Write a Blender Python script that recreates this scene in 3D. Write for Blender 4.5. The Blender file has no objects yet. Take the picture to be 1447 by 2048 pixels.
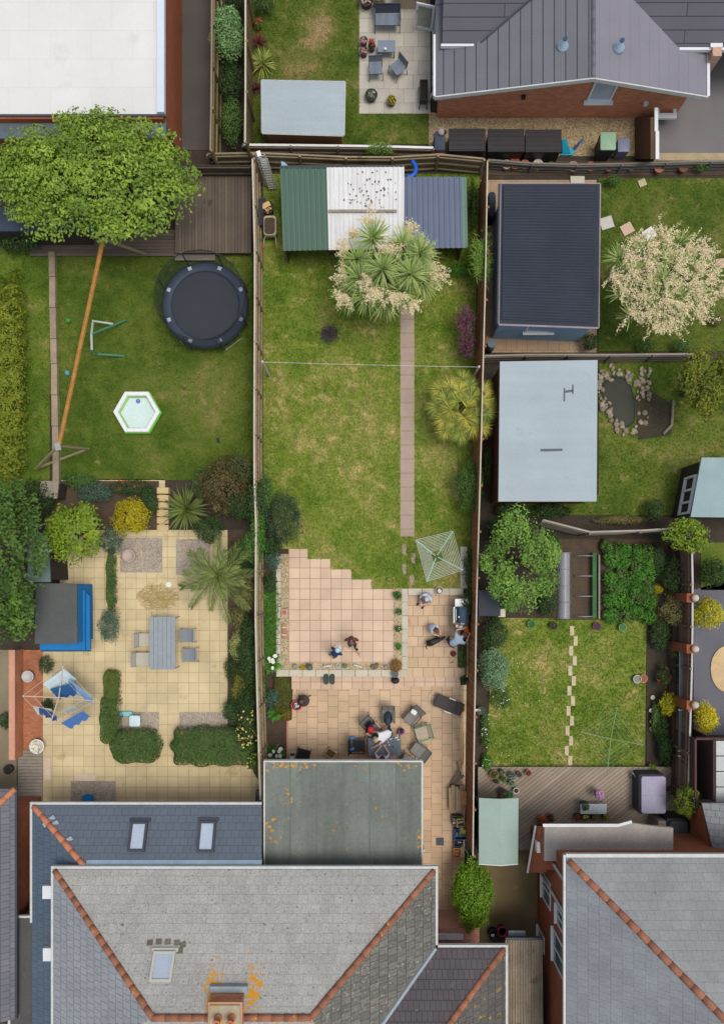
import bpy, math, random
import numpy as np
from mathutils import Vector, Matrix
random.seed(7); RNG=np.random.default_rng(7)
SC=bpy.context.scene; COL=SC.collection
rad=math.radians
# ---------------------------------------------------------------- camera, sky, sun, exposure
S=46.7; H=30.0; CX,CY=735.0,1150.0       # pixels per metre on the lawn, camera height, point straight below
cam=bpy.data.cameras.new('camera'); co=bpy.data.objects.new('camera',cam); COL.objects.link(co)
co.location=(0,0,H); cam.sensor_fit='VERTICAL'; cam.sensor_height=36; cam.lens=36*S*H/2048
cam.shift_x=(723.5-CX)/2048; cam.shift_y=(CY-1024)/2048; cam.clip_end=2000; cam.clip_start=.1
SC.camera=co
w=bpy.data.worlds.new("World"); SC.world=w; w.use_nodes=True
sky=w.node_tree.nodes.new('ShaderNodeTexSky'); sky.sky_type='NISHITA'; sky.sun_disc=False
sky.sun_elevation=rad(74); sky.sun_rotation=rad(98); sky.air_density=1.4; sky.dust_density=3.0; sky.ozone_density=.6
bg=w.node_tree.nodes['Background']; bg.inputs['Strength'].default_value=.125
hs_=w.node_tree.nodes.new('ShaderNodeHueSaturation'); hs_.inputs['Saturation'].default_value=.5   # thin overcast: a greyer sky
w.node_tree.links.new(sky.outputs[0],hs_.inputs['Color']); w.node_tree.links.new(hs_.outputs[0],bg.inputs[0])
sl=bpy.data.lights.new('sun','SUN'); sl.energy=1.55; sl.angle=rad(28); sl.color=(1,.94,.85)
so=bpy.data.objects.new('sun',sl); COL.objects.link(so); so.location=(8,-25,40)
sd=Vector((math.sin(rad(98))*math.cos(rad(74)),math.cos(rad(98))*math.cos(rad(74)),math.sin(rad(74))))
so.rotation_euler=sd.to_track_quat('Z','Y').to_euler()
SC.view_settings.view_transform='Standard'; SC.view_settings.look='None'; SC.view_settings.gamma=1
SC.view_settings.exposure=0.46
E=1.45
# ---------------------------------------------------------------- helpers
def W(px,py,h=0.0):
    k=(H-h)/(H*S); return Vector(((px-CX)*k,(CY-py)*k,h))
def hit(px,py,P,n):
    o=Vector((0,0,H)); d=W(px,py,0)-o; return o+d*((P-o).dot(n)/d.dot(n))
def lin(c): c=c/255; return c/12.92 if c<=.04045 else ((c+.055)/1.055)**2.4
def C(r,g,b,k=1.0): return tuple(min(.9,lin(v)*k/E) for v in (r,g,b))
class MB:
    def __init__(s): s.v=[];s.f=[];s.m=[];s.r=[]
    def add(s,vs,fs,m=0,r=None):
        o=len(s.v); s.v+= [tuple(v) for v in vs]; rr=random.random() if r is None else r
        for f in fs: s.f.append([i+o for i in f]); s.m.append(m); s.r.append(rr)
        return s
    def box(s,a,b,m=0):
        x0,x1=sorted((a[0],b[0]));y0,y1=sorted((a[1],b[1]));z0,z1=sorted((a[2],b[2]))
        return s.hexa([(x0,y0,z0),(x1,y0,z0),(x1,y1,z0),(x0,y1,z0)],[(x0,y0,z1),(x1,y0,z1),(x1,y1,z1),(x0,y1,z1)],m)
    def hexa(s,b,t,m=0):
        n=len(b); fs=[list(range(n))[::-1],[i+n for i in range(n)]]+[[i,(i+1)%n,(i+1)%n+n,i+n] for i in range(n)]
        return s.add(list(b)+list(t),fs,m)
    def obox(s,c,sz,rot=0,tilt=0,m=0):
        M=Matrix.Translation(c)@Matrix.Rotation(rot,4,'Z')@Matrix.Rotation(tilt,4,'X')
        x,y,z=[q/2 for q in sz]
        v=[M@Vector(p) for p in [(-x,-y,-z),(x,-y,-z),(x,y,-z),(-x,y,-z),(-x,-y,z),(x,-y,z),(x,y,z),(-x,y,z)]]
        return s.hexa(v[:4],v[4:],m)
    def rbox(s,c,sz,rr,rot=0,m=0,n=4):   # plan-rounded box with softened top edge
        x,y,z=sz[0]/2,sz[1]/2,sz[2]; pl=[]
        def ring(r,inset,zz):
            o=[]
            for qx,qy,a0 in((1,1,0),(-1,1,90),(-1,-1,180),(1,-1,270)):
                for k in range(n+1):
                    a=rad(a0+90*k/n); o.append((qx*(x-rr)+(rr-inset)*math.cos(a),qy*(y-rr)+(rr-inset)*math.sin(a),zz))
            return o
        e=min(rr*.5,z*.3); R=Matrix.Translation(c)@Matrix.Rotation(rot,4,'Z')
        rings=[ring(rr,0,0),ring(rr,0,z-e),ring(rr,e*.35,z-e*.3),ring(rr,e,z)]
        N=len(rings[0]); vs=[R@Vector(p) for r in rings for p in r]
        fs=[[k*N+i,k*N+(i+1)%N,(k+1)*N+(i+1)%N,(k+1)*N+i] for k in range(3) for i in range(N)]+[list(range(N))[::-1],[3*N+i for i in range(N)]]
        return s.add(vs,fs,m)
    def prism(s,poly,z0,z1,m=0):
        if sum(poly[i-1][0]*poly[i][1]-poly[i][0]*poly[i-1][1] for i in range(len(poly)))<0: poly=poly[::-1]
        return s.hexa([(p[0],p[1],z0) for p in poly],[(p[0],p[1],z1) for p in poly],m)
    def pp(s,px,z0,z1,m=0): return s.prism([W(a,b,z1)[:2] for a,b in px],z0,z1,m)
    def rect(s,x0,y0,x1,y1,z0,z1,m=0): return s.pp([(x0,y0),(x1,y0),(x1,y1),(x0,y1)],z0,z1,m)
    def tube(s,pts,r,n=6,m=0,cap=True,rn=None):
        pts=[Vector(p) for p in pts]; rs=r if isinstance(r,(list,tuple)) else [r]*len(pts); vs=[]
        for i,p in enumerate(pts):
            t=(pts[min(i+1,len(pts)-1)]-pts[max(i-1,0)]).normalized()
            u=t.cross(Vector((0,0,1)) if abs(t.z)<.9 else Vector((1,0,0))).normalized(); q=t.cross(u)
            for k in range(n):
                a=2*math.pi*k/n; vs.append(p+(u*math.cos(a)+q*math.sin(a))*rs[i])
        fs=[[i*n+k,i*n+(k+1)%n,(i+1)*n+(k+1)%n,(i+1)*n+k] for i in range(len(pts)-1) for k in range(n)]
        if cap: fs+=[list(range(n))[::-1],[(len(pts)-1)*n+k for k in range(n)]]
        return s.add(vs,fs,m,rn)
    def lathe(s,c,prof,n=16,m=0,sx=1,sy=1,ph=0):
        vs=[];c=Vector(c)
        for r,z in prof:
            for k in range(n):
                a=2*math.pi*k/n+ph; vs.append((c.x+r*sx*math.cos(a),c.y+r*sy*math.sin(a),c.z+z))
        N=len(prof); fs=[[i*n+k,i*n+(k+1)%n,(i+1)*n+(k+1)%n,(i+1)*n+k] for i in range(N-1) for k in range(n)]
        fs+=[list(range(n))[::-1],[(N-1)*n+k for k in range(n)]]
        return s.add(vs,fs,m)
    def ell(s,c,r,n=10,k=7,m=0,rot=0):
        R=Matrix.Rotation(rot,3,'Z'); c=Vector(c); vs=[]
        for i in range(k+1):
            t=math.pi*i/k
            for j in range(n):
                a=2*math.pi*j/n; vs.append(c+R@Vector((r[0]*math.sin(t)*math.cos(a),r[1]*math.sin(t)*math.sin(a),-r[2]*math.cos(t))))
        return s.add(vs,[[i*n+j,i*n+(j+1)%n,(i+1)*n+(j+1)%n,(i+1)*n+j] for i in range(k) for j in range(n)],m)
    def poly(s,vs,m=0): return s.add(vs,[list(range(len(vs)))],m)
    def slab(s,vs,t,m=0):               # planar polygon (counter-clockwise from above) given a thickness below
        vs=[Vector(v) for v in vs]; return s.hexa([v-Vector((0,0,t)) for v in vs],vs,m)
    def blade(s,c,az,el,L,wd,droop=.5,n=4,m=0,tip=0.0,r=None):
        c=Vector(c); d=Vector((math.cos(az),math.sin(az),0)); sd_=Vector((-math.sin(az),math.cos(az),0)); vs=[]; p=c.copy(); e=el
        for i in range(n+1):
            t=i/n; ww=wd*(1-t)**.7*(.55+.9*min(t*3,1)) if i<n else tip
            vs+= [p-sd_*ww/2,p+sd_*ww/2]; p=p+(d*math.cos(e)+Vector((0,0,1))*math.sin(e))*L/n; e-=droop/n
        return s.add(vs,[[2*i,2*i+1,2*i+3,2*i+2] for i in range(n)],m,r)
    def build(s,name,mats,loc=(0,0,0),smooth=False):
        me=bpy.data.meshes.new(name); l=Vector(loc)
        me.from_pydata([(v[0]-l.x,v[1]-l.y,v[2]-l.z) for v in s.v],[],s.f)
        for m in (mats if isinstance(mats,(list,tuple)) else [mats]): me.materials.append(m)
        me.polygons.foreach_set('material_index',s.m)
        if smooth: me.polygons.foreach_set('use_smooth',[True]*len(s.f))
        at=me.attributes.new('rnd','FLOAT','FACE'); at.data.foreach_set('value',s.r)
        me.update(); o=bpy.data.objects.new(name,me); COL.objects.link(o); return o
def tag(o,label=None,cat=None,group=None,kind=None):
    for k,v in(('label',label),('category',cat),('group',group),('kind',kind)):
        if v: o[k]=v
    return o
def thing(name,label,cat,loc=(0,0,0),rot=0,group=None):
    o=bpy.data.objects.new(name,None); o.empty_display_size=.2; COL.objects.link(o); o.location=loc; o.rotation_euler=(0,0,rot)
    return tag(o,label,cat,group)
def part(p,name,mb,mats,w=False,smooth=False,label=None):   # w: the mesh was laid out in world coordinates
    r=p
    while r.parent: r=r.parent
    o=mb.build(name,mats,r.location if w else (0,0,0),smooth); o.parent=p
    if label: o['label']=label
    return o
def solo(name,mb,mats,label,cat,group=None,smooth=False,kind=None):
    a=np.array(mb.v); c=((a[:,0].min()+a[:,0].max())/2,(a[:,1].min()+a[:,1].max())/2,a[:,2].min())
    o=mb.build(name,mats,c,smooth); o.location=c; return tag(o,label,cat,group,kind)
def struct(name,mb,mats,kind='structure'): return tag(mb.build(name,mats),kind=kind)
def dup(o,parent=None):
    c=o.copy(); COL.objects.link(c); c.parent=parent
    for ch in o.children: dup(ch,c)
    return c
# ---------------------------------------------------------------- materials
class N:
    def __init__(s,name):
        s.m=bpy.data.materials.new(name); s.m.use_nodes=True; s.t=s.m.node_tree; s.p=s.t.nodes['Principled BSDF']; s.tc=s.n('ShaderNodeTexCoord').outputs['Object']
    def n(s,t,**k):
        x=s.t.nodes.new(t)
        for a,b in k.items(): setattr(x,a,b)
        return x
    def L(s,a,b): s.t.links.new(a,b)
    def val(s,x,i):
        if hasattr(x,'is_output'): s.L(x,i)
        else: i.default_value=x
    def noise(s,sc,det=3,vec=None,rough=.55,dist=0):
        x=s.n('ShaderNodeTexNoise'); x.inputs['Scale'].default_value=sc; x.inputs['Detail'].default_value=det; x.inputs['Roughness'].default_value=rough; x.inputs['Distortion'].default_value=dist
        s.L(vec or s.tc,x.inputs['Vector']); return x.outputs['Fac']
    def mr(s,x,a,b,c,d,smooth=False):
        y=s.n('ShaderNodeMapRange'); y.interpolation_type='SMOOTHSTEP' if smooth else 'LINEAR'
        for i,q in enumerate((a,b,c,d)): y.inputs[i+1].default_value=q
        s.val(x,y.inputs[0]); return y.outputs[0]
    def mix(s,f,a,b,mode='MIX'):
        y=s.n('ShaderNodeMixRGB',blend_type=mode); s.val(f,y.inputs[0])
        for q,i in((a,1),(b,2)):
            if hasattr(q,'is_output'): s.L(q,y.inputs[i])
            else: y.inputs[i].default_value=(*q,1) if len(q)==3 else q
        return y.outputs[0]
    def math(s,op,a,b=0.):
        y=s.n('ShaderNodeMath',operation=op); s.val(a,y.inputs[0]); s.val(b,y.inputs[1]); return y.outputs[0]
    def grey(s,v):
        y=s.n('ShaderNodeCombineXYZ')
        for i in range(3): s.L(v,y.inputs[i])
        return y.outputs[0]
    def wallvec(s,rot=0,axis='xy',scale=(1,1,1),loc=(0,0,0)):
        v=s.tc
        if axis=='wall':
            a=s.n('ShaderNodeSeparateXYZ'); s.L(v,a.inputs[0]); b=s.n('ShaderNodeCombineXYZ')
            s.L(s.math('ADD',a.outputs[0],a.outputs[1]),b.inputs[0]); s.L(a.outputs[2],b.inputs[1]); v=b.outputs[0]
        mp=s.n('ShaderNodeMapping'); mp.inputs['Rotation'].default_value=(0,0,rot); mp.inputs['Scale'].default_value=scale; mp.inputs['Location'].default_value=loc
        s.L(v,mp.inputs['Vector']); return mp.outputs[0]
def mat(name,col,var=.12,vs=1.2,fine=25,fv=.12,rough=.85,bump=0.,metal=0.,spots=(),brick=None,patches=(),attr=None,streak=None,spec=.3,alpha=1.,trans=0.):
    n=N(name); c=tuple(col)
    if brick:
        b=n.n('ShaderNodeTexBrick'); b.offset=brick.get('off',0.5); b.offset_frequency=2; b.squash=1
        n.L(n.wallvec(brick.get('rot',0),brick.get('axis','xy'),loc=brick.get('loc',(0,0,0))),b.inputs['Vector'])
        bv=brick.get('bv',.12); mc=brick.get('mc',tuple(x*.45 for x in col))
        b.inputs['Color1'].default_value=(*[x*(1-bv) for x in col],1); b.inputs['Color2'].default_value=(*[min(.9,x*(1+bv)) for x in col],1); b.inputs['Mortar'].default_value=(*mc,1)
        b.inputs['Scale'].default_value=1; b.inputs['Mortar Size'].default_value=brick.get('ms',.008); b.inputs['Mortar Smooth'].default_value=.1
        b.inputs['Brick Width'].default_value=brick['w']; b.inputs['Row Height'].default_value=brick['h']; c=b.outputs['Color']; bf=b.outputs['Fac']
    if attr:
        a=n.n('ShaderNodeAttribute',attribute_name='rnd'); c=n.mix(a.outputs['Fac'],c if hasattr(c,'is_output') else tuple(col),attr)
    nz=n.noise(vs,4); fz=n.noise(fine,3)
    g=n.math('MULTIPLY',n.mr(nz,.25,.75,1-var,1+var),n.mr(fz,.25,.75,1-fv,1+fv))
    if streak:
        sz=n.noise(1,3,n.wallvec(streak.get('rot',0),scale=streak['s'])); g=n.math('MULTIPLY',g,n.mr(sz,.3,.7,1-streak['a'],1+streak['a']))
    c=n.mix(1.,c,n.grey(g),'MULTIPLY')
    for sc_,thr,sh,scol in spots: c=n.mix(n.mr(n.noise(sc_,4,rough=.6),thr,thr+sh,0,1,True),c,scol)
    for (cx,cy,rx,ry,sc_,am,scol) in patches:
        mp=n.wallvec(loc=(-cx/rx,-cy/ry,0),scale=(1/rx,1/ry,0)); ln=n.n('ShaderNodeVectorMath',operation='LENGTH'); n.L(mp,ln.inputs[0])
        q=n.math('SUBTRACT',n.math('ADD',n.math('MULTIPLY',n.noise(sc_,5,rough=.65),1.6),am),n.math('MULTIPLY',ln.outputs['Value'],.55)); c=n.mix(n.mr(q,.92,1.12,0,1,True),c,scol)
    n.L(c,n.p.inputs['Base Color']); n.p.inputs['Roughness'].default_value=rough; n.p.inputs['Metallic'].default_value=metal; n.p.inputs['Specular IOR Level'].default_value=spec
    if bump or brick:
        bp=n.n('ShaderNodeBump'); bp.inputs['Strength'].default_value=bump or .3; bp.inputs['Distance'].default_value=.02
        hh=fz
        if brick: hh=n.math('SUBTRACT',n.math('MULTIPLY',fz,.4),bf)
        n.L(hh,bp.inputs['Height']); n.L(bp.outputs[0],n.p.inputs['Normal'])
    if alpha<1: n.p.inputs['Alpha'].default_value=alpha
    if trans:
        tr=n.n('ShaderNodeBsdfTranslucent'); n.L(c,tr.inputs['Color']); mx=n.n('ShaderNodeMixShader'); mx.inputs[0].default_value=trans
        n.L(n.p.outputs[0],mx.inputs[1]); n.L(tr.outputs[0],mx.inputs[2]); n.L(mx.outputs[0],n.t.nodes['Material Output'].inputs['Surface'])
    return n.m
def leafmat(name,a,b,k=2.0,trans=.3): return mat(name,C(*a,k),attr=C(*b,k),var=.18,vs=2.5,fine=30,fv=.1,rough=.6,trans=trans,spec=.35)
def grassmat(name,cols,scale=.45,bias=0.,burns=(),patches=()):
    n=N(name); f=n.math('ADD',n.math('MULTIPLY',n.noise(scale,4,dist=.4),.55),n.math('ADD',n.math('MULTIPLY',n.noise(2.3,4,rough=.65),.3),n.math('MULTIPLY',n.noise(11,3),.15)))
    for (cx,cy,rx,ry,am) in patches:
        p=W(cx,cy); mp=n.wallvec(loc=(-p.x/(rx/S),-p.y/(ry/S),0),scale=(S/rx,S/ry,0)); ln=n.n('ShaderNodeVectorMath',operation='LENGTH'); n.L(mp,ln.inputs[0])
        f=n.math('ADD',f,n.mr(ln.outputs['Value'],0,1,am,0,True))
    r=n.n('ShaderNodeValToRGB'); e=r.color_ramp.elements
    pos=[.30,.44,.54,.64,.76]
    while len(e)<len(cols): e.new(.5)
    for i,cc in enumerate(cols): e[i].position=pos[i]-bias; e[i].color=(*cc,1)
    tn=n.math('ADD',n.math('MULTIPLY',n.noise(1.5,6,rough=.75,dist=.2),.75),n.math('MULTIPLY',f,.35)); c0=n.mix(n.mr(tn,.60-bias*.5,.72-bias*.5,0,.85,True),None,cols[4]) if 0 else None
    n.L(f,r.inputs[0]); tf=n.mr(tn,.60-bias*.6,.73-bias*.6,0,.62,True); c=n.mix(tf,r.outputs[0],tuple(cols[4])); c=n.mix(n.mr(n.noise(1.7,5,rough=.7),.56,.7,0,.55,True),c,tuple(cols[0])); c=n.mix(1.,c,n.grey(n.mr(n.noise(45,2),.25,.75,.72,1.28)),'MULTIPLY')
    a=n.n('ShaderNodeAttribute',attribute_name='rnd'); c=n.mix(1.,c,n.grey(n.mr(a.outputs['Fac'],0,1,.75,1.25)),'MULTIPLY')
    for (cx,cy,r_) in burns:
        p=W(cx,cy); mp=n.wallvec(loc=(-p.x/(r_/S),-p.y/(r_/S),0),scale=(S/r_,S/r_,0)); ln=n.n('ShaderNodeVectorMath',operation='LENGTH'); n.L(mp,ln.inputs[0])
        q=n.math('ADD',ln.outputs['Value'],n.math('MULTIPLY',n.noise(7,4),.9)); c=n.mix(n.mr(q,.85,1.45,1,0,True),c,C(72,66,62)); c=n.mix(n.mr(n.math('ADD',q,0.),.5,.95,.8,0,True),c,C(60,56,58))
    n.L(c,n.p.inputs['Base Color']); n.p.inputs['Roughness'].default_value=.8; n.p.inputs['Specular IOR Level'].default_value=.15
    bp=n.n('ShaderNodeBump'); bp.inputs['Strength'].default_value=.6; bp.inputs['Distance'].default_value=.03; n.L(n.noise(30,3),bp.inputs['Height']); n.L(bp.outputs[0],n.p.inputs['Normal'])
    return n.m
# ---------------------------------------------------------------- foliage
def leafobj(name,P,Nn,sz,m,parent=None,loc=(0,0,0),asp=.55,rnd=None,fold=.15):
    k=len(P); P=P-np.array(loc); t=RNG.normal(size=(k,3)); t-= (t*Nn).sum(1,keepdims=True)*Nn; t/=np.linalg.norm(t,axis=1,keepdims=True)+1e-9
    b=np.cross(Nn,t); s=sz[:,None]
    v=np.stack([P-t*s*.5,P+b*s*asp*.5-t*s*.05+Nn*s*fold,P+t*s*.5,P-b*s*asp*.5-t*s*.05+Nn*s*fold],1).reshape(-1,3)
    me=bpy.data.meshes.new(name); me.vertices.add(4*k); me.vertices.foreach_set('co',v.astype(np.float32).ravel())
    me.loops.add(4*k); me.loops.foreach_set('vertex_index',np.arange(4*k,dtype=np.int32)); me.polygons.add(k)
    me.polygons.foreach_set('loop_start',np.arange(0,4*k,4,dtype=np.int32)); me.polygons.foreach_set('loop_total',np.full(k,4,dtype=np.int32))
    at=me.attributes.new('rnd','FLOAT','FACE'); at.data.foreach_set('value',(RNG.random(k) if rnd is None else rnd).astype(np.float32))
    me.materials.append(m); me.update(calc_edges=True); o=bpy.data.objects.new(name,me); COL.objects.link(o)
    if parent: o.parent=parent
    return o
def cloud(c,r,n,size,clumps=25,cr=.38,up=.5,box=0,inner=.55,fill=.45):
    c=np.array(c); r=np.array(r); d=RNG.normal(size=(clumps,3)); d[:,2]=np.abs(d[:,2])*.9-.25; d/=np.linalg.norm(d,axis=1,keepdims=True)
    if box: d=np.sign(d)*np.abs(d)**box; d/=np.maximum(np.abs(d).max(1,keepdims=True)**.5,.5); d=np.clip(d,-1,1)
    n1=int(n*(1-fill)); n2=n-n1
    cc=d*RNG.uniform(inner,1.0,(clumps,1)); ci=RNG.integers(0,clumps,n1); q=RNG.normal(size=(n1,3)); q/=np.linalg.norm(q,axis=1,keepdims=True); q[:,2]=np.where(q[:,2]<-.35,-q[:,2],q[:,2])
    crs=RNG.uniform(.6,1.25,clumps)*cr
    P1=(cc[ci]*(1-cr*.6)+q*crs[ci][:,None]*RNG.uniform(.55,1.05,(n1,1)))
    # a closed lower layer of leaves over the whole outline, lumpy like the clumps
    e=RNG.normal(size=(n2,3)); e[:,2]=np.abs(e[:,2])-.1; e/=np.linalg.norm(e,axis=1,keepdims=True); s_=e.copy()
    if box: s_=np.sign(e)*np.abs(e)**box; s_/=np.maximum(np.abs(s_).max(1,keepdims=True)**.5,.5); s_=np.clip(s_,-1,1)
    ph=RNG.uniform(0,6.28,6); az=np.arctan2(e[:,1],e[:,0]); lum=1+.10*np.sin(3*az+ph[0])+.08*np.sin(5*az+ph[1]+3*e[:,2])+.06*np.sin(9*az+ph[2]-5*e[:,2]); rr=.86*np.sqrt(RNG.uniform(.25,1.,n2))**.6
    P2=s_*(lum*rr)[:,None]
    if box:   # clipped hedge: rounded rectangle in plan, flat top with soft shoulders
        uv=RNG.uniform(-1,1,(n2*2,2)); k=(np.abs(uv)**4).sum(1); uv=uv[k<1][:n2]; k=(np.abs(uv)**4).sum(1); n2=len(uv)
        wob=1+.05*np.sin(7*uv[:,0]*r[0]+ph[0])+.05*np.sin(9*uv[:,1]*r[1]+ph[1]); zt=(1-k)**.3*(.9+.12*np.sin(5*uv[:,0]*r[0]+ph[2])*np.sin(6*uv[:,1]*r[1]+ph[3])); zz=np.where(RNG.random(n2)<.75,zt,zt*RNG.random(n2)); P2=np.stack([uv[:,0]*wob,uv[:,1]*wob,zz*1.7-.85],1); e=np.stack([uv[:,0]*k*1.2,uv[:,1]*k*1.2,1.1-k],1); e/=np.linalg.norm(e,axis=1,keepdims=True)
        P1=P1[:int(n1*.3)]; q=q[:int(n1*.3)]; ci=ci[:int(n1*.3)]; n1=len(P1)
    P=c+np.concatenate([P1,P2])*r; q=np.concatenate([q,e]); N_=len(P)
    Nn=q+np.array([0,0,up])+RNG.normal(size=(N_,3))*.45; Nn/=np.linalg.norm(Nn,axis=1,keepdims=True)
    P[:,2]=np.maximum(P[:,2],c[2]-r[2]*.98)
    rc=RNG.random(clumps)**1.3; rnd=np.concatenate([np.clip(rc[ci]*.75+RNG.random(n1)*.3,0,1),RNG.random(n2)*.8+.2])
    return P,Nn,size*RNG.uniform(.6,1.35,N_),rnd
BARK=None
def shrub(label,px,py,rx,ry,h,m,n=1500,size=.07,name='shrub',cat='shrub',z=0,clumps=22,cr=.38,group=None,box=0,flowers=None,asp=.55,trunk=False,up=.5,stemcol=None,inner=.55,fill=None):
    n=int(n*(3.2 if box else 1.0 if trunk else 1.6)); size*=1.3 if box else 1.12
    hm=z+h*(.72 if trunk else .55); c=W(px,py,hm); k=(H-hm)/(H*S); t=thing(name,label,cat,(c.x,c.y,z),0,group)
    zb=.42 if trunk else .0
    cz=z+h*(.5+zb*.5); rr=(rx*k,ry*k,h*(.5-zb*.42))
    P,Nn,sz,rn=cloud((c.x,c.y,cz),rr,n,size,clumps,cr,up,box,inner,(.1 if trunk else .9 if box else .5) if fill is None else fill); leafobj('crown' if trunk else 'foliage',P,Nn,sz,m,t,t.location,asp,rn)
    b=MB(); top=h*.75
    if trunk:
        r0=.05+h*.022; b.tube([(0,0,-.02),(.03,.02,h*.25),(0,.03,h*.5),(.02,0,top)],[r0*1.3,r0,r0*.8,r0*.3],8)
        for i in range(9):
            a=i*2.4; b.tube([(0,.02,h*(.3+.03*i)),(math.cos(a)*rr[0]*.4,math.sin(a)*rr[1]*.4,h*(.45+.03*i)),(math.cos(a)*rr[0]*.8,math.sin(a)*rr[1]*.8,h*(.55+.03*i))],[r0*.5,r0*.3,r0*.1],5)
        part(t,'trunk',b,stemcol or BARK)
    else:
        for i in range(5):
            a=i*1.3; q=RNG.uniform(.3,.7); b.tube([(math.cos(a)*.04,math.sin(a)*.04,-.02),(math.cos(a)*rr[0]*.3,math.sin(a)*rr[1]*.3,h*.4),(math.cos(a)*rr[0]*q,math.sin(a)*rr[1]*q,h*.75)],[.022,.015,.006],5)
        part(t,'stem',b,stemcol or BARK)
    if flowers:
        fm,fn,fs=flowers; P,Nn,sz,rn=cloud((c.x,c.y,cz+.02),(rr[0]*1.02,rr[1]*1.02,rr[2]*1.04),fn,fs,clumps,cr*1.05,1.2,box,.55,.2)
        ok=P[:,2]>cz-.1*rr[2]; leafobj('blossom',P[ok],Nn[ok],sz[ok],fm,t,t.location,.9,rn[ok])
    return t
def rosette(b,c,n,L,wd,el=(.1,1.3),droop=(.5,1.2),m=0,nseg=4):
    for i in range(n):
        b.blade(c,random.uniform(0,6.283),random.uniform(*el),L*random.uniform(.75,1.1),wd,random.uniform(*droop),nseg,m)
def grass(name,polys,zf,m,dens=220,h=.05,skip=()):
    tri=[]
    for poly in polys:
        pts=[W(a,b_,zf) for a,b_ in poly]; x=[p.x for p in pts]; y=[p.y for p in pts]
        k=int((max(x)-min(x))*(max(y)-min(y))*dens); q=np.stack([RNG.uniform(min(x),max(x),k),RNG.uniform(min(y),max(y),k)],1); ins=np.zeros(k,bool); n=len(pts)
        for i in range(n):
            a,b_=pts[i],pts[i-1]
            if a.y!=b_.y: ins^=((a.y>q[:,1])!=(b_.y>q[:,1]))&(q[:,0]<(b_.x-a.x)*(q[:,1]-a.y)/(b_.y-a.y)+a.x)
        [ins.__iand__(~((q[:,0]>W(x0,y0).x)&(q[:,0]<W(x1,y1).x)&(q[:,1]<W(x0,y0).y)&(q[:,1]>W(x1,y1).y))) for x0,y0,x1,y1 in skip]; tri.append(q[ins])
    q=np.concatenate(tri); k=len(q); V=[]
    for j in range(3):
        a=RNG.uniform(0,6.283,k); L=h*RNG.uniform(.5,1.5,k); ww=RNG.uniform(.008,.018,k); c=np.stack([q[:,0]+RNG.normal(0,.012,k),q[:,1]+RNG.normal(0,.012,k),np.full(k,zf)],1)
        sdv=np.stack([-np.sin(a),np.cos(a),np.zeros(k)],1)*ww[:,None]; tip=c+np.stack([np.cos(a)*L*.9,np.sin(a)*L*.9,L*.8],1)
        V.append(np.stack([c-sdv,c+sdv,tip],1))
    V=np.concatenate(V).reshape(-1,3); k3=len(V)//3
    me=bpy.data.meshes.new(name); me.vertices.add(len(V)); me.vertices.foreach_set('co',V.astype(np.float32).ravel()); me.loops.add(len(V)); me.loops.foreach_set('vertex_index',np.arange(len(V),dtype=np.int32)); me.polygons.add(k3)
    me.polygons.foreach_set('loop_start',np.arange(0,len(V),3,dtype=np.int32)); me.polygons.foreach_set('loop_total',np.full(k3,3,dtype=np.int32))
    at=me.attributes.new('rnd','FLOAT','FACE'); at.data.foreach_set('value',RNG.random(k3).astype(np.float32)); me.materials.append(m); me.update(calc_edges=True)
    o=bpy.data.objects.new(name,me); COL.objects.link(o); return o
# ---------------------------------------------------------------- material library
BARK=mat('bark',C(92,74,58),var=.2,fine=20,fv=.3)
SOIL=mat('soil',C(84,68,54),var=.25,vs=2,fine=30,fv=.35,bump=.5,spots=[(14,.66,.05,C(140,125,105))])
SOILD=mat('dark_soil',C(64,55,45),var=.25,vs=2,fine=30,fv=.3,bump=.5,spots=[(6,.62,.06,C(82,84,48)),(17,.68,.04,C(120,108,90))])
LG=[C(58,82,18),C(80,104,28),C(104,120,42),C(128,130,64),C(182,156,108)]
def lawnm(name,bias,k=1.,burns=(),cols=LG,patches=()): return grassmat(name,[tuple(v*k for v in c) for c in cols],bias=bias,burns=burns,patches=patches)
G_C=lawnm('lawn_grass',.045,1.32,[(658,668,26)],patches=((720,880,190,240,.06),(600,560,150,90,-.06),(880,960,60,120,.05)))
G_L=lawnm('left_lawn_grass',-.005,1.06,patches=((420,790,110,140,.16),(60,760,40,200,-.1)))
G_T=lawnm('top_lawn_grass',.02,.95,patches=((640,60,60,90,.2),(600,140,50,40,.12)))
G_R=lawnm('right_lawn_grass',.01,.94,patches=((1320,900,120,60,.05),))
G_B=lawnm('daisy_lawn_grass',.02,1.12,patches=((1080,1320,70,90,.12),(1190,1360,60,100,.06)))
WOODG=mat('grey_wood',C(150,140,126),var=.15,vs=3,fine=40,fv=.2,streak={'s':(2,30,2),'a':.12})
FENG=mat('weathered_fence',C(150,134,106),var=.22,vs=1.5,fine=25,fv=.2,spots=[(1.3,.6,.1,C(100,98,58))])
FENCAP=mat('pale_fence_capping',C(196,186,168),var=.12,vs=2,fine=30,fv=.15)
FENB=mat('brown_fence_board',C(160,108,72),var=.2,vs=2,fine=20,fv=.15,attr=C(132,88,58))
DECK=mat('deck_board',C(112,98,86),var=.2,vs=1,fine=30,fv=.15,attr=C(92,82,72),spots=[(2,.62,.1,C(74,68,60))])
BRICKW=mat('brick_wall',C(196,120,84),brick=dict(w=.225,h=.075,ms=.010,axis='wall',mc=C(196,150,120),bv=.22),var=.12,vs=1.2,fine=30,fv=.12)
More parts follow.
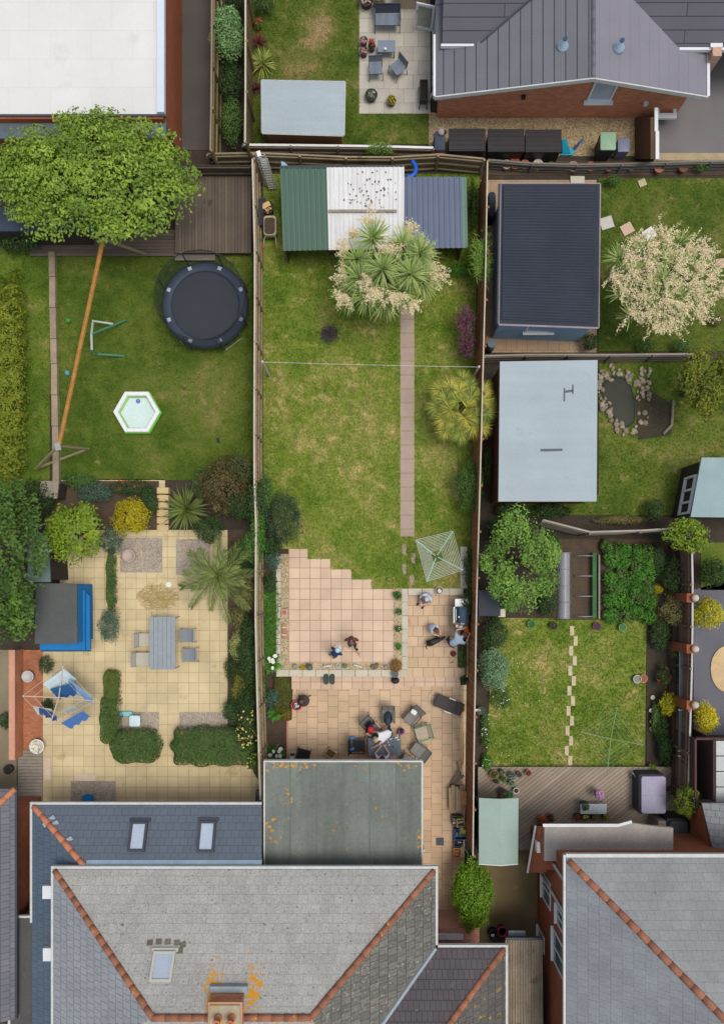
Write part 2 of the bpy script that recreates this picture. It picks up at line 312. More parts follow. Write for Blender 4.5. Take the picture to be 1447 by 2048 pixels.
BRICKD=mat('dark_brick_wall',C(158,86,56),brick=dict(w=.225,h=.075,ms=.010,axis='wall',mc=C(140,96,70),bv=.2),var=.12,vs=1.2,fine=30,fv=.12)
WHITE=mat('white_upvc',C(225,228,230),var=.04,vs=3,fine=30,fv=.04,rough=.45)
GUT=mat('pale_gutter',C(198,200,198),var=.1,vs=3,fine=20,fv=.12,rough=.5)
LEAD=mat('lead',C(150,162,168),var=.1,vs=4,fine=20,fv=.12,rough=.6)
GLASS=mat('window_glass',C(96,108,112),var=.05,rough=.08,spec=.8)
SKYG=mat('skylight_glass',C(176,188,206),var=.06,rough=.06,spec=1.)
TERRA=mat('terracotta_ridge',C(162,108,82),var=.22,vs=2,fine=20,fv=.2,attr=C(150,100,78),spots=[(2.2,.64,.05,C(205,150,50)),(20,.68,.04,C(190,170,150))])
TERRO=mat('orange_terracotta_ridge',C(196,130,98),var=.1,vs=3,fine=20,fv=.12,attr=C(196,124,92))
BLACK=mat('black_plastic',C(44,44,46),var=.15,vs=6,fine=30,fv=.15,rough=.5)
STEEL=mat('galvanised_steel',C(170,174,176),var=.08,vs=6,fine=40,fv=.1,rough=.4,metal=.4)
DKMET=mat('dark_metal',C(70,74,80),var=.1,fine=30,fv=.1,rough=.45,metal=.2)
PEBBLE=N('pebble_gravel')
def gravel(name,cols,sc=28):
    n=N(name); v=n.n('ShaderNodeTexVoronoi'); v.inputs['Scale'].default_value=sc; n.L(n.tc,v.inputs['Vector'])
    r=n.n('ShaderNodeValToRGB'); r.color_ramp.interpolation='LINEAR'; e=r.color_ramp.elements
    while len(e)<len(cols): e.new(.5)
    for i,c in enumerate(cols): e[i].position=i/(len(cols)-1); e[i].color=(*c,1)
    s=n.n('ShaderNodeSeparateXYZ'); n.L(v.outputs['Color'],s.inputs[0]); n.L(s.outputs[0],r.inputs[0])
    c=n.mix(1.,r.outputs[0],n.grey(n.mr(n.noise(1.5,4),.25,.75,.82,1.15)),'MULTIPLY'); n.L(c,n.p.inputs['Base Color']); n.p.inputs['Roughness'].default_value=.85
    b=n.n('ShaderNodeBump'); b.inputs['Strength'].default_value=.6; b.inputs['Distance'].default_value=.02; b.invert=True; n.L(v.outputs['Distance'],b.inputs['Height']); n.L(b.outputs[0],n.p.inputs['Normal']); return n.m
GRAV=gravel('tan_gravel',[C(150,126,92),C(186,166,126),C(214,198,160),C(120,100,78)],30)
GRAVB=gravel('brown_gravel',[C(140,116,84),C(170,146,108),C(196,176,136),C(104,86,64)],24)
GRAVG=gravel('grey_gravel',[C(150,136,122),C(176,160,142),C(190,178,160),C(128,116,104)],30)
def slabs(name,col,w,h,off=0.,bv=.06,mc=None,px0=(0,0),rot=0,**k):
    p=W(*px0); return mat(name,col,brick=dict(w=w,h=h,off=off,ms=k.pop('ms',.009),bv=bv,mc=mc or tuple(x*.5 for x in col),loc=(-p.x,-p.y,0),rot=rot),rough=.9,**k)
PATIO=slabs('buff_paving',C(217,189,163),.448,.448,0.,px0=(578,1115),mc=C(132,108,80),var=.1,vs=.8,fv=.07,bv=.08,spots=[(1.3,.62,.15,C(196,164,132)),(6,.72,.05,C(176,148,118))])
PAT2=slabs('buff_paving_bond',C(210,182,150),.448,.448,.5,px0=(815,1190),mc=C(132,108,80),var=.12,vs=.9,fv=.08,bv=.09,spots=[(1.3,.6,.15,C(180,150,120)),(6,.72,.05,C(166,138,108))])
PAT3=slabs('lower_paving',C(210,182,150),.47,.45,.5,px0=(585,1378),rot=rad(90),mc=C(146,120,92),var=.12,vs=.8,fv=.08,bv=.09,spots=[(.9,.6,.2,C(188,156,124)),(5,.71,.05,C(164,136,106))])
PATHM=mat('path_concrete',C(178,156,140),var=.08,vs=2,fine=40,fv=.07,attr=C(170,150,136),spots=[(22,.78,.03,C(206,192,178))])
COPE=mat('coping_stone',C(208,200,180),var=.08,vs=2,fine=30,fv=.08,attr=C(196,190,170),spots=[(3,.68,.08,C(170,168,140))])
SAND=slabs('yellow_paving',C(212,193,152),.448,.448,0.,px0=(440,1240),mc=C(168,144,98),var=.16,vs=.7,fv=.1,spots=[(.8,.62,.12,C(178,156,112)),(1.1,.58,.2,C(188,166,130)),(.5,.6,.15,C(198,176,134))])
STONE=slabs('grey_stone_paving',C(184,178,166),.62,.6,.37,px0=(720,10),bv=.1,mc=C(140,134,122),var=.1,vs=1.6,fv=.08,spots=[(1.2,.58,.2,C(186,168,132))])
ASPH=mat('asphalt',C(122,118,118),var=.1,vs=.7,fine=45,fv=.2,rough=.95)
ALLEY=mat('dark_alley_tarmac',C(86,80,78),var=.15,vs=.8,fine=35,fv=.2,rough=.95)
CONC=mat('brown_concrete',C(128,112,78),var=.2,vs=1,fine=30,fv=.15,spots=[(1.4,.6,.15,C(160,146,112))])
# ---------------------------------------------------------------- ground, lawns, paving
LOW,STP,MID=-.45,-.30,-.22
g=MB(); z=-.02
def gr(x0,y0,x1,y1,z):
    a,b_=W(x0,y0),W(x1,y1); g.poly([(a.x,b_.y,z),(b_.x,b_.y,z),(b_.x,a.y,z),(a.x,a.y,z)])
B_=9000
gr(-B_,-B_,523,B_,z); gr(949,-B_,B_,B_,z); gr(523,-B_,949,1186,z); gr(523,1186,805,1353,z); gr(937,1186,949,1353,z); gr(523,1905,949,B_,z); gr(523,1186,949,1905,LOW-.06)
struct('ground',g,SOILD)
def lawn(poly,m,z=.0,dens=220,h=.05,thick=.03,skip=()):
    struct('lawn',MB().pp(poly,z-thick,z),m); tag(grass('grass',[poly],z,m,dens,h,skip),kind='stuff')
lawn([(526,348),(958,348),(952,560),(946,900),(936,1178),(815,1178),(786,1178),(742,1178),(742,1159),(702,1159),(702,1139),(660,1139),(660,1118),(615,1118),(615,1098),(560,1098),(540,1010),(526,940)],G_C,0,300,skip=((799.5,608,828.5,1073.5),))
lawn([(108,505),(505,505),(505,960),(108,960)],G_L,0,160)
lawn([(-200,470),(100,470),(100,985),(-200,985)],G_L,-.005,120)
lawn([(505,-300),(720,-300),(718,228),(857,228),(857,288),(505,288)],G_T,0,200)
lawn([(1196,356),(1700,356),(1700,702),(1196,702)],G_R,0,130)
lawn([(1196,722),(1700,722),(1700,1030),(1000,1030),(1000,990),(1196,990)],G_R,0,130)
lawn([(985,1236),(1292,1236),(1288,1534),(972,1534)],G_B,0,200)
b=MB()
y=610
while y<1070:
    b.rect(800,y+.5,828,min(y+27.6,1073),-.03,.012); y+=28
struct('path',b,PATHM)
struct('raised_patio',MB().pp([(577,1098),(615,1098),(615,1118),(660,1118),(660,1139),(702,1139),(702,1159),(742,1159),(742,1178),(786,1178),(786,1326),(577,1326)],-.1,.012),PATIO)
struct('gravel_strip',MB().pp([(561,1108),(577,1108),(577,1326),(786,1326),(786,1176),(803,1176),(803,1341),(561,1341)],-.1,.006),GRAV)
struct('side_patio',MB().rect(806,1186,936,1354,LOW,MID),PAT2)
struct('patio_step',MB().rect(815,1188,855.5,1233,MID,MID+.13),PAT2)
b=MB(); b.rect(583,1350,806,1378,LOW,STP); b.rect(806,1350,920,1373,LOW,STP+.003); struct('patio_step',b,PATIO)
struct('lower_patio',MB().pp([(575,1370),(932,1370),(930,1520),(926,1905),(523,1905),(523,1515),(575,1515)],LOW-.1,LOW),PAT3)
struct('soil_bed',MB().pp([(525,1352),(586,1352),(583,1440),(573,1442),(573,1518),(525,1518)],LOW,LOW+.06),SOIL)
struct('brick_edging',MB().rect(573,1442,576,1518,LOW,LOW+.09),mat('pink_brick_edging',C(200,150,128)))
struct('soil_bed',MB().pp([(525,1095),(556,1095),(556,1340),(525,1340)],-.06,.0),SOIL)
# left neighbour
struct('yellow_patio',MB().pp([(120,1060),(330,1060),(330,958),(110,958),(110,965),(318,965),(318,1060),(515,1060),(520,1640),(86,1640),(86,1300),(120,1180)],-.06,.0),SAND)
for p in ([(240,1075),(325,1075),(325,1145),(240,1145)],[(352,1078),(420,1078),(420,1150),(352,1150)],[(236,1424),(318,1424),(318,1462),(236,1462)],[(358,1424),(455,1424),(455,1462),(358,1462)],[(142,1562),(232,1562),(232,1605),(142,1605)]):
    struct('gravel_bed',MB().pp(p,-.05,.006),GRAVG)
struct('soil_bed',MB().pp([(110,962),(318,962),(318,1058),(110,1058)],-.05,.01),SOIL)
struct('soil_bed',MB().pp([(455,1060),(512,1060),(516,1560),(455,1460)],-.05,.012),SOIL)
b=MB(); p0=STP
for i in range(6):
    b.rect(314,975+i*15,337,987+i*15,-.05,.30-.045*i)
struct('garden_steps',b,mat('step_stone',C(212,186,136)))
def deck(name,x0,y0,x1,y1,z,vert=True,ang=0,m=DECK,bw=.14):
    a,c=W(x0,y1,z),W(x1,y0,z); b=MB(); L=c-a; n=int((L.x if vert else L.y)/bw)
    for i in range(n):
        if vert: b.box((a.x+i*bw+.006,a.y,z-.05),(a.x+(i+1)*bw-.006,c.y,z))
        else: b.box((a.x,a.y+i*bw+.006,z-.05),(c.x,a.y+(i+1)*bw-.006,z))
    return b
struct('upper_deck',deck('d',350,352,506,506,.35),DECK)
struct('lower_deck',deck('d',60,455,350,512,.12,False),DECK)
b=deck('d',350,506,430,521,.15,False); struct('deck_step',b,WOODG)
struct('dark_alley',MB().rect(340,-300,424,300,-.05,.0),ALLEY)
# top centre and right
struct('stone_patio',MB().rect(718,-300,860,227,-.05,.012),STONE)
struct('side_gravel',MB().rect(857,225,1312,312,-.05,.008),GRAVB)
struct('driveway',MB().rect(1306,-300,2200,306,-.05,.0),ASPH)
struct('driveway_edge',MB().rect(1306,306,2200,321,-.05,.02),mat('tan_kerb',C(176,158,126),var=.15,vs=3))
struct('pot_border',MB().rect(975,322,1700,350,-.05,.0),SOIL)
struct('side_paving',MB().rect(960,360,1192,705,-.05,.004),slabs('tan_side_paving',C(176,150,122),.45,.6,.5,px0=(980,700),var=.12,vs=1))
# right lower
struct('veg_bed',MB().rect(1105,1078,1340,1240,-.05,.01),SOIL)
struct('soil_bed',MB().rect(1292,1236,1345,1600,-.05,.008),SOILD)
struct('side_concrete',MB().rect(955,1650,1090,1900,-.05,.006),CONC)
a=W(955,1700,.25); c=W(1375,1534,.25); b=MB(); 
import mathutils
for i in range(90):   # diagonal deck boards clipped to the deck rectangle
    d0=-4.6+i*.145; pts=[]
    poly=[Vector((a.x,a.y)),Vector((c.x,a.y)),Vector((c.x,c.y)),Vector((a.x,c.y))]; nrm=Vector((.62,-.785)); o=Vector((a.x,a.y+ (c.y-a.y)))
    for lo,hi in ((d0+.006,1),(d0+.139,-1)):
        out=[]
        for q in range(len(poly)):
            A,Bq=poly[q-1],poly[q]; da=((A-o).dot(nrm)-lo)*hi; db=((Bq-o).dot(nrm)-lo)*hi
            if (da>=0)!=(db>=0): out.append(A+(Bq-A)*(da/(da-db)))
            if db>=0: out.append(Bq)
        poly=out
        if len(poly)<3: break
    if len(poly)>=3: b.prism([tuple(q) for q in poly],.18,.25)
struct('diagonal_deck',b,mat('pale_deck_board',C(166,150,132),attr=C(146,132,116),var=.14,vs=.8,fine=25,fv=.15))
struct('blue_patio',MB().pp([(1386,1180),(1700,1080),(1700,1470),(1386,1470)],-.05,.0),mat('slate_chippings',C(104,104,112),var=.12,vs=.8,fine=30,fv=.25))
struct('paved_circle',MB().pp([(1452+32*math.cos(i*.2618),1338+46*math.sin(i*.2618)) for i in range(24)],-.02,.05),mat('tan_circle_paving',C(206,178,136),var=.14,vs=3,spots=[(5,.6,.1,C(186,150,120))]))
struct('far_lawn',MB().rect(1400,1085,1700,1180,-.05,.0),G_R)
struct('brick_path',MB().rect(42,1300,86,1502,-.05,.02),mat('brick_paving',C(178,112,80),brick=dict(w=.22,h=.11,ms=.008,bv=.15,mc=C(150,110,84)),var=.15,vs=1))
struct('far_left_yard',MB().rect(-300,1300,34,1580,-.05,.0),mat('far_yard',C(140,128,104),var=.2,vs=1))
# ---------------------------------------------------------------- fences
def fence(label,pts,h=1.8,z0=0.,m=FENG,cap=FENCAP,bay=1.83,side=1,rails=True,boards=True,cat='fence',capw=.07,postm=None,name='fence'):
    P=[W(a,b_,h) for a,b_ in pts]; P=[Vector((p.x,p.y,0)) for p in P]
    t=thing(name,label,cat,(P[0].x,P[0].y,z0)); seg=[0]
    for i in range(1,len(P)): seg.append(seg[-1]+(P[i]-P[i-1]).length)
    n=max(1,round(seg[-1]/bay))
    def at(d):
        for i in range(1,len(P)):
            if d<=seg[i]+1e-6: return P[i-1].lerp(P[i],(d-seg[i-1])/(seg[i]-seg[i-1]))
        return P[-1]
    for i in range(n+1):
        A=at(seg[-1]*i/n); Bq=at(min(seg[-1]*(i+1)/n,seg[-1])); d=(Bq-A) if i<n else (A-at(seg[-1]*(n-1)/n)); ang=math.atan2(d.y,d.x); u=Vector((math.cos(ang),math.sin(ang),0)); v=Vector((-u.y,u.x,0))*side
        part(t,'post',MB().obox((A.x+v.x*.06,A.y+v.y*.06,(z0+h+.04)/2+z0/2),(.09,.09,h+.04-z0),ang),postm or m,True)
        if i==n: break
        L=d.length; b=MB(); k=max(1,int(L/.11)); 
        for j in range(k):
            c=A+u*(L*(j+.5)/k)+v*(.003 if j%2 else -.012); b.obox((c.x,c.y,(z0+h-.01+random.uniform(-.012,.012))/2+z0/2),(L/k+.012,.018,h-z0-.03),ang+.06)
        part(t,'panel',b,m,True)
        if rails:
            b=MB()
            for f in (.12,.5,.88):
                c=A+u*L/2+v*.045; b.obox((c.x,c.y,z0+(h-z0)*f),(L-.1,.06,.08),ang)
            part(t,'rail',b,m,True)
        if cap: 
            c=A+u*L/2; part(t,'capping',MB().obox((c.x,c.y,h+.012),(L-.004,capw,.03),ang),cap,True)
    return t
fence('long weathered fence with pale capping and exposed rails left of the central lawn',[(505,318),(510,520),(509,720),(508,940),(512,1040),(511,1250),(516,1450),(521,1600)],1.8,0,side=1,bay=1.9)
fence('brown featheredge fence with pale top along the right of the central lawn and patio',[(974,322),(970,560),(965,740),(961,900),(957,1040),(952,1200),(950,1350),(947,1500),(945,1712)],2.0,0,FENB,FENCAP,side=1,rails=False,capw=.05)
fence('grey back fence bowed behind the corrugated shelter',[(415,308),(500,306),(560,308),(640,312),(730,316),(820,314),(880,309),(968,318)],1.05,0,FENG,FENG,side=-1)
fence('white topped fence along the bottom of the top garden',[(486,290),(620,291),(760,293),(866,296)],.85,0,mat('drab_plank_fence',C(132,120,100),var=.2,vs=2),mat('white_fence_rail',C(232,230,226),var=.06),side=-1,capw=.09)  # mottled grey-brown boards below a white rail
fence('white topped slatted fence on the left of the top garden',[(491,-120),(491,60),(491,180),(490,286)],1.8,0,mat('olive_fence_board',C(150,134,92),var=.15,vs=2,attr=C(112,98,66)),FENCAP,side=1,rails=False)
fence('brown plank fence beside the dark alley',[(424,-120),(424,60),(423,180),(421,302)],1.8,0,mat('alley_fence_board',C(136,122,84),var=.15,vs=2,attr=C(104,94,62)),mat('brown_capping',C(146,128,108)),side=1)
fence('low dark fence behind the grey upper deck',[(388,330),(440,330),(504,330)],1.1,.0,mat('dark_deck_fence',C(92,80,66),var=.2,vs=2),None,side=-1)
fence('dark grey fence behind the terracotta pot border',[(975,320),(1060,327),(1180,330),(1300,326),(1447,322),(1600,320)],.55,0,mat('slate_grey_fence',C(112,106,98),var=.15,vs=2),mat('grey_capping',C(124,118,110)),side=-1)
fence('grey fence between the blue shed and the pale roofed shed',[(968,712),(1080,709),(1200,710),(1390,708)],.8,0,mat('mid_grey_fence',C(120,110,98),var=.15,vs=2),mat('pale_grey_capping',C(160,152,140)),side=-1)
fence('curving grey fence above the vegetable beds',[(1085,1040),(1105,1056),(1160,1064),(1230,1064),(1330,1058),(1378,1055)],1.5,0,mat('curved_grey_fence',C(128,118,106),var=.15,vs=2),mat('curved_capping',C(166,158,148)),side=-1)
fence('brown plank and glass topped screen fence on the far right',[(1382,1085),(1384,1200),(1382,1340),(1378,1470),(1375,1590)],1.7,0,mat('pink_brown_fence',C(126,98,84),var=.15,vs=2),mat('white_rail',C(190,190,186)),side=-1)
# far right brick wall with posts
t=thing('garden_wall','low brick wall with pale ball topped piers by the yellow shrubs',"wall",W(1352,1400))
part(t,'wall',MB().rect(1345,1090,1356,1590,0,.45),mat('dull_brick',C(112,84,72),brick=dict(w=.225,h=.075,ms=.01,axis='wall'),var=.2),True)
for y in (1196,1298,1410):
    part(t,'pier',MB().rect(1372,y-9,1390,y+9,0,1.75),BRICKD,True); part(t,'pier_ball',MB().ell(W(1389,y,1.87),(.15,.15,.15)),COPE,True,True)
t=thing('trellis','long glazed trellis panel between the brick wall and the far patio',"trellis",W(1366,1500))
for y0,y1 in ((1300,1398),(1420,1500),(1512,1588)): part(t,'pane',MB().rect(1357,y0,1374,y1,.95,.98),mat('pane_grey',C(120,130,132),rough=.2),True)
for y in (1300,1400,1419,1501,1511,1589): part(t,'frame',MB().rect(1356,y,1375,y+2.5,.94,1.0),WHITE,True)
for x in (1358,1372): part(t,'post',MB().rect(x,1587,x+3,1590,0,.93),WHITE,True)
# retaining wall with coping
t=thing('retaining_wall','pale stone capped retaining wall round the raised patio','wall',W(680,1347,LOW))
part(t,'wall',MB().rect(556,1343,812,1351,LOW-.05,-.005).rect(804,1178,811,1343,LOW-.05,-.005).rect(811,1178,926,1187,LOW-.05,-.005),BRICKW,True)
b=MB()
def cop(x0,y0,x1,y1,vert,n):
    for i in range(n):
        if vert: b.rect(x0,y0+(y1-y0)*i/n+.5,x1,y0+(y1-y0)*(i+1)/n-.5,.0,.05)
        else: b.rect(x0+(x1-x0)*i/n+.5,y0,x1-(x1-x0)*(1-(i+1)/n)-.5,y1,.0,.05)
cop(552,1340,815,1353,False,10); cop(803,1177,815,1340,True,6); cop(815.5,1177,926,1190,False,4); cop(552,1112,561,1340,True,9); cop(920,1093,934,1177,True,3)
part(t,'coping',b,COPE,True)
# ---------------------------------------------------------------- buildings
def ridge(b,A,Bq,r=.12,pl=.42):
    A=Vector(A);Bq=Vector(Bq); L=(Bq-A).length; n=max(1,int(L/pl))
    for i in range(n):
        p=A.lerp(Bq,i/n); q=A.lerp(Bq,(i+1.04)/n); b.tube([p+Vector((0,0,-.02)),q+Vector((0,0,-.02))],[r*random.uniform(.92,1.02),r*random.uniform(1.0,1.05)],10,rn=random.random())
def roofm(name,col,row,w_,rot=0,bv=.1,mc=None,off=.5,**k): return mat(name,col,brick=dict(w=w_,h=row,ms=k.pop('ms',.012),bv=bv,mc=mc or tuple(x*.55 for x in col),rot=rot,off=off),bump=.35,**k)
LICH=C(212,150,30)
hE,hR=3.6,6.4
A=W(107,1739,hE);B=W(870,1738,hE);R1=W(305,2036,hR);R2=W(622,2040,hR); B=Vector((B.x,A.y,hE)); R2=Vector((R2.x,R1.y,hR)); sy=2*R1.y-A.y
pc=W(455,1990,6)-Vector((R1.x+2.7,R1.y,0))
SP=[(12,.64,.03,C(96,94,92)),(15,.66,.03,C(214,212,204)),(8,.69,.04,C(190,164,124)),(2.2,.66,.1,C(150,148,144))]
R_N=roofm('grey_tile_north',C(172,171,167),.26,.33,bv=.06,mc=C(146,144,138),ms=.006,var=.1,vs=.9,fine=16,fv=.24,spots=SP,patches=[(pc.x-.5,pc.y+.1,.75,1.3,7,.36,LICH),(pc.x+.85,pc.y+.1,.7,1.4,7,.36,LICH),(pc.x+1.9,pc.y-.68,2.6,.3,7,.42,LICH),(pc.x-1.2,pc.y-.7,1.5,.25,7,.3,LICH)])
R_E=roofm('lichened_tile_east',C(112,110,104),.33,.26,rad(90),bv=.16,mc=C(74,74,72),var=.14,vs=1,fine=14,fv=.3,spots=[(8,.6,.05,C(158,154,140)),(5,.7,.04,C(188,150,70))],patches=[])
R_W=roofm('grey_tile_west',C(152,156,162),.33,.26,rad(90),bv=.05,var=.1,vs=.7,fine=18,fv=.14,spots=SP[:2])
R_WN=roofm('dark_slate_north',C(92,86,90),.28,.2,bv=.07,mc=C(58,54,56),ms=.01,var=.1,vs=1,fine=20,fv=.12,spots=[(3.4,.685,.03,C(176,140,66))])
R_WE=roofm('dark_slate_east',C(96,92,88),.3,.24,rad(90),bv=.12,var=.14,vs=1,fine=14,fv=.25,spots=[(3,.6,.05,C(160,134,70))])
hE,hR=3.6,6.4
Vt=Vector((B.x,W(872,1896,hE).y,hE)); N2=Vector((W(1010,1892,hE).x,Vt.y,hE)); p=(hR-hE)/(B.x-R2.x)
D=3.3; V2=Vector((Vt.x-D,Vt.y-D,hE+p*D)); H2=Vector((N2.x-D*1.1,N2.y-D,hE+p*D))
t=thing('house','large grey tiled house at the bottom centre with terracotta hips and a brick chimney','house',(R1.x+2.7,R1.y,0)); house=t
w_=.5
part(t,'wall',MB().box((A.x+w_,A.y-w_,LOW),(B.x-w_,sy+w_,hE-.12)).box((B.x-w_,Vt.y-1.15,LOW),(N2.x-w_,sy,hE-.12)),BRICKW,True)
part(t,'roof',MB().slab([A,R1,R2,B][::-1],.12),R_N,True,label='broad grey lichen spotted roof slope')
part(t,'roof',MB().slab([B,Vt,V2,R2],.12),R_E,True,label='dark lichened roof slope right of the hip')
S1=Vector((A.x,sy,hE)); part(t,'roof',MB().slab([A,S1,R1],.12),R_W,True,label='blue grey roof slope left of the hip')
S2=Vector((V2.x,sy,hE)); part(t,'roof',MB().slab([R1,S1,S2,R2],.12),R_N,True)
part(t,'roof',MB().slab([R2,S2,V2],.12),R_N,True); part(t,'roof',MB().slab([V2,H2,Vector((H2.x,sy,H2.z-.02)),Vector((V2.x,sy,V2.z-.02))][::-1],.12),R_WE,True)
part(t,'roof',MB().slab([Vt,N2,H2,V2],.12),R_WN,True,label='dark slate slope of the side wing')
E2=Vector((N2.x,N2.y-8,hE)); part(t,'roof',MB().slab([N2,E2,E2+Vector((-D*1.1,0,p*D)),H2],.12),R_WE,True,label='mossy dark slope at the right of the side wing')
for a_,b_ in ((B+Vector((-.05,-.05,.0)),R2),(R2,R1),(A+Vector((.05,-.05,0)),R1),(N2+Vector((-.05,-.05,0)),H2)):
    b=MB(); ridge(b,a_,b_,.115); part(t,'ridge_tiles',b,TERRA,True,True)
b=MB(); b.tube([Vt+Vector((0,0,.02)),V2+Vector((0,0,.03))],.09,6); part(t,'valley_lead',b,LEAD,True)
gz=.02
b=MB(); b.box((A.x-.1,A.y+.01,hE-.16),(B.x+.1,A.y+.11,hE-.02)).box((B.x+.01,A.y,hE-.161),(B.x+.1,Vt.y+.1,hE-.021)).box((B.x+.1,Vt.y+.01,hE-.16),(N2.x+.1,Vt.y+.1,hE-.02)).box((N2.x+.01,Vt.y,hE-.161),(N2.x+.1,E2.y,hE-.021)).box((A.x-.1,A.y,hE-.161),(A.x-.01,sy,hE-.021)); part(t,'gutter',b,GUT,True)
# chimney
nN=(R1-A).cross(B-A).normalized(); nN=nN if nN.z>0 else -nN
c0=hit(427,1984,A,nN); c1=hit(489,1984,A,nN); z0=c0.z-.6; cy=c0.y
ch=part(t,'chimney',MB().box((c0.x,cy-1.0,z0),(c1.x,cy,6.5)).box((c0.x-.04,cy-1.04,6.5),(c1.x+.04,cy+.04,6.6)),BRICKW,True)
part(ch,'flaunching',MB().box((c0.x+.03,cy-.97,6.6),(c1.x-.03,cy-.03,6.66)),mat('chimney_mortar',C(170,160,136),var=.15,vs=4,spots=[(5,.58,.1,LICH)]),True)
part(ch,'flashing',MB().box((c0.x-.1,cy+.01,c0.z-.1),(c1.x+.1,cy+.22,c0.z+.06)),LEAD,True)
for f in (.3,.72):
    x=c0.x+(c1.x-c0.x)*f; part(ch,'chimney_pot',MB().lathe((x,cy-.42,6.64),[(.13,0),(.14,.05),(.11,.1),(.105,.35),(.13,.36),(.13,.42),(.09,.42),(.09,.1)],14),TERRO,True,True)
def skylight(t,px,py,wx,hy,P,n,fm,gm):
    c=hit(px,py,P,n); X=Vector((1,0,0)); Y=n.cross(X).normalized(); k=(H-c.z)/(H*S); a,h_=wx*k/2,hy*k/2; 
    def bar(b,x0,x1,y0,y1,z0,z1): b.hexa([c+X*x+Y*y+n*z0 for x,y in((x0,y0),(x1,y0),(x1,y1),(x0,y1))],[c+X*x+Y*y+n*z1 for x,y in((x0,y0),(x1,y0),(x1,y1),(x0,y1))])
    b=MB(); e=.09; bar(b,-a,-a+e,-h_,h_,0,.13);bar(b,a-e,a,-h_,h_,0,.13);bar(b,-a+e,a-e,-h_,-h_+e,0,.13);bar(b,-a+e,a-e,h_-e,h_,0,.13); bar(b,-a-.08,a+.08,h_,h_+.12,0,.06)
    f=part(t,'roof_window',b,fm,True); b=MB(); bar(b,-a+e,a-e,-h_+e,h_-e,.05,.09); part(f,'pane',b,gm,True)
skylight(t,326,1934,44,54,A,nN,mat('pale_window_frame',C(196,196,186),var=.1),SKYG)
b=MB(); 
for (x,y) in ((300,1886),(318,1884),(336,1884),(354,1886),(360,1902),(366,1890)): q=hit(x,y,A,nN); b.obox(q+nN*.02,(.2,.16,.04),.1,-.6)
part(t,'moss_clump',b,mat('dark_moss',C(112,106,94),var=.3,fv=.3),True)
# porch wall and window of side wing
b=MB(); q=W(878,1866,1.2); r=W(958,1866,1.2); part(t,'porch_wall',MB().box((q.x,Vt.y-w_+.01,LOW),(r.x,q.y-.55,1.15)),mat('pink_brick',C(196,132,112),brick=dict(w=.225,h=.075,ms=.01,mc=C(206,160,140),bv=.12)),True)
wf=part(t,'window',MB().rect(874,1838,925,1848,.2,.35).rect(874,1870,926,1880,1.16,1.3),WHITE,True); part(wf,'pane',MB().rect(874,1849,922,1858,.2,.3),mat('dark_pane',C(60,66,70),rough=.2),True)
# flat roofed extension
XR=W(685,1625)
FELT=mat('green_grey_felt',C(112,118,112),var=.2,vs=.5,fine=10,fv=.12,streak={'s':(2.2,.25,1),'a':.16},spots=[(.9,.6,.2,C(92,100,94)),(4.5,.655,.05,C(186,132,40)),(9,.67,.03,C(74,80,76)),(11,.7,.03,C(186,192,186))],patches=[(x_-XR.x,y_-XR.y,a1,a2,a3*1.7,a4,a5) for (x_,y_,a1,a2,a3,a4,a5) in [(W(580,1530,2.6).x,W(580,1530,2.6).y,3.2,.55,3.2,0.24,LICH),(W(815,1532,2.6).x,W(815,1532,2.6).y,1.6,.4,3.2,0.23,LICH),(W(543,1660,2.6).x,W(543,1660,2.6).y,.9,1.9,3.2,0.20,LICH),(W(576,1600,2.6).x,W(576,1600,2.6).y,.5,1.8,3.2,0.20,LICH),(W(838,1680,2.6).x,W(838,1680,2.6).y,.4,1.6,3.2,0.20,LICH)]])
t=thing('extension','flat roofed rear extension covered in green grey felt with orange lichen','extension',W(685,1625))
wy=A.y-w_; h=2.55; a_=W(527,1521,h); c_=W(845,1521,h)
part(t,'wall',MB().box((a_.x+.15,a_.y-.95,LOW),(c_.x-.25,wy+.01,h-.2)),BRICKW,True)
rf=MB().box((a_.x+.06,a_.y-.06,h-.2),(c_.x-.06,wy,h)); fr=part(t,'roof',rf,FELT,True)
b=MB()
for i in range(1,6): x=a_.x+(c_.x-a_.x)*i/6; b.box((x-.025,a_.y-.08,h),(x+.025,wy+.3,h+.008))
part(fr,'felt_seam',b,mat('felt_seam',C(102,112,104),var=.15,vs=2,fv=.15),True)
part(t,'fascia',MB().box((a_.x,a_.y-.06,h-.22),(c_.x,a_.y,h+.03)).box((c_.x-.06,wy,h-.22),(c_.x,a_.y-.061,h+.028)).box((a_.x,wy,h-.22),(a_.x+.06,a_.y-.061,h+.028)),GUT,True)
part(t,'downpipe',MB().tube([(c_.x+.05,wy+.75,LOW),(c_.x+.05,wy+.75,h-.1)],.04,8),WHITE,True)
# slate lean-to and left wing
SLB=roofm('blue_slate',C(94,104,116),.25,.3,bv=.05,mc=C(66,76,90),ms=.007,var=.07,vs=.6,fine=20,fv=.08,spots=[(4,.76,.02,C(170,184,196))])
SLW=roofm('blue_slate_west',C(84,100,116),.3,.25,rad(90),bv=.05,ms=.007,mc=C(60,70,82),var=.12,vs=.8,fine=20,fv=.1,spots=[(1.5,.62,.1,C(88,82,80))])
t=thing('lean_to','blue slate lean-to roof with two skylights against the grey tiled house','extension',W(300,1670))
h0,h1=2.5,3.42; a_=W(65,1611,h0); c_=W(523,1610,h0); d_=W(523,1739,h1); e_=W(172,1739,h1); a_.y=c_.y; d_.y=e_.y=wy+.02+.46
part(t,'wall',MB().box((a_.x+.2,c_.y-.85,0),(c_.x-.05,wy+.02,h0-.1)),BRICKW,True)
part(t,'roof',MB().slab([a_,e_,d_,c_][::-1],.1),SLB,True)
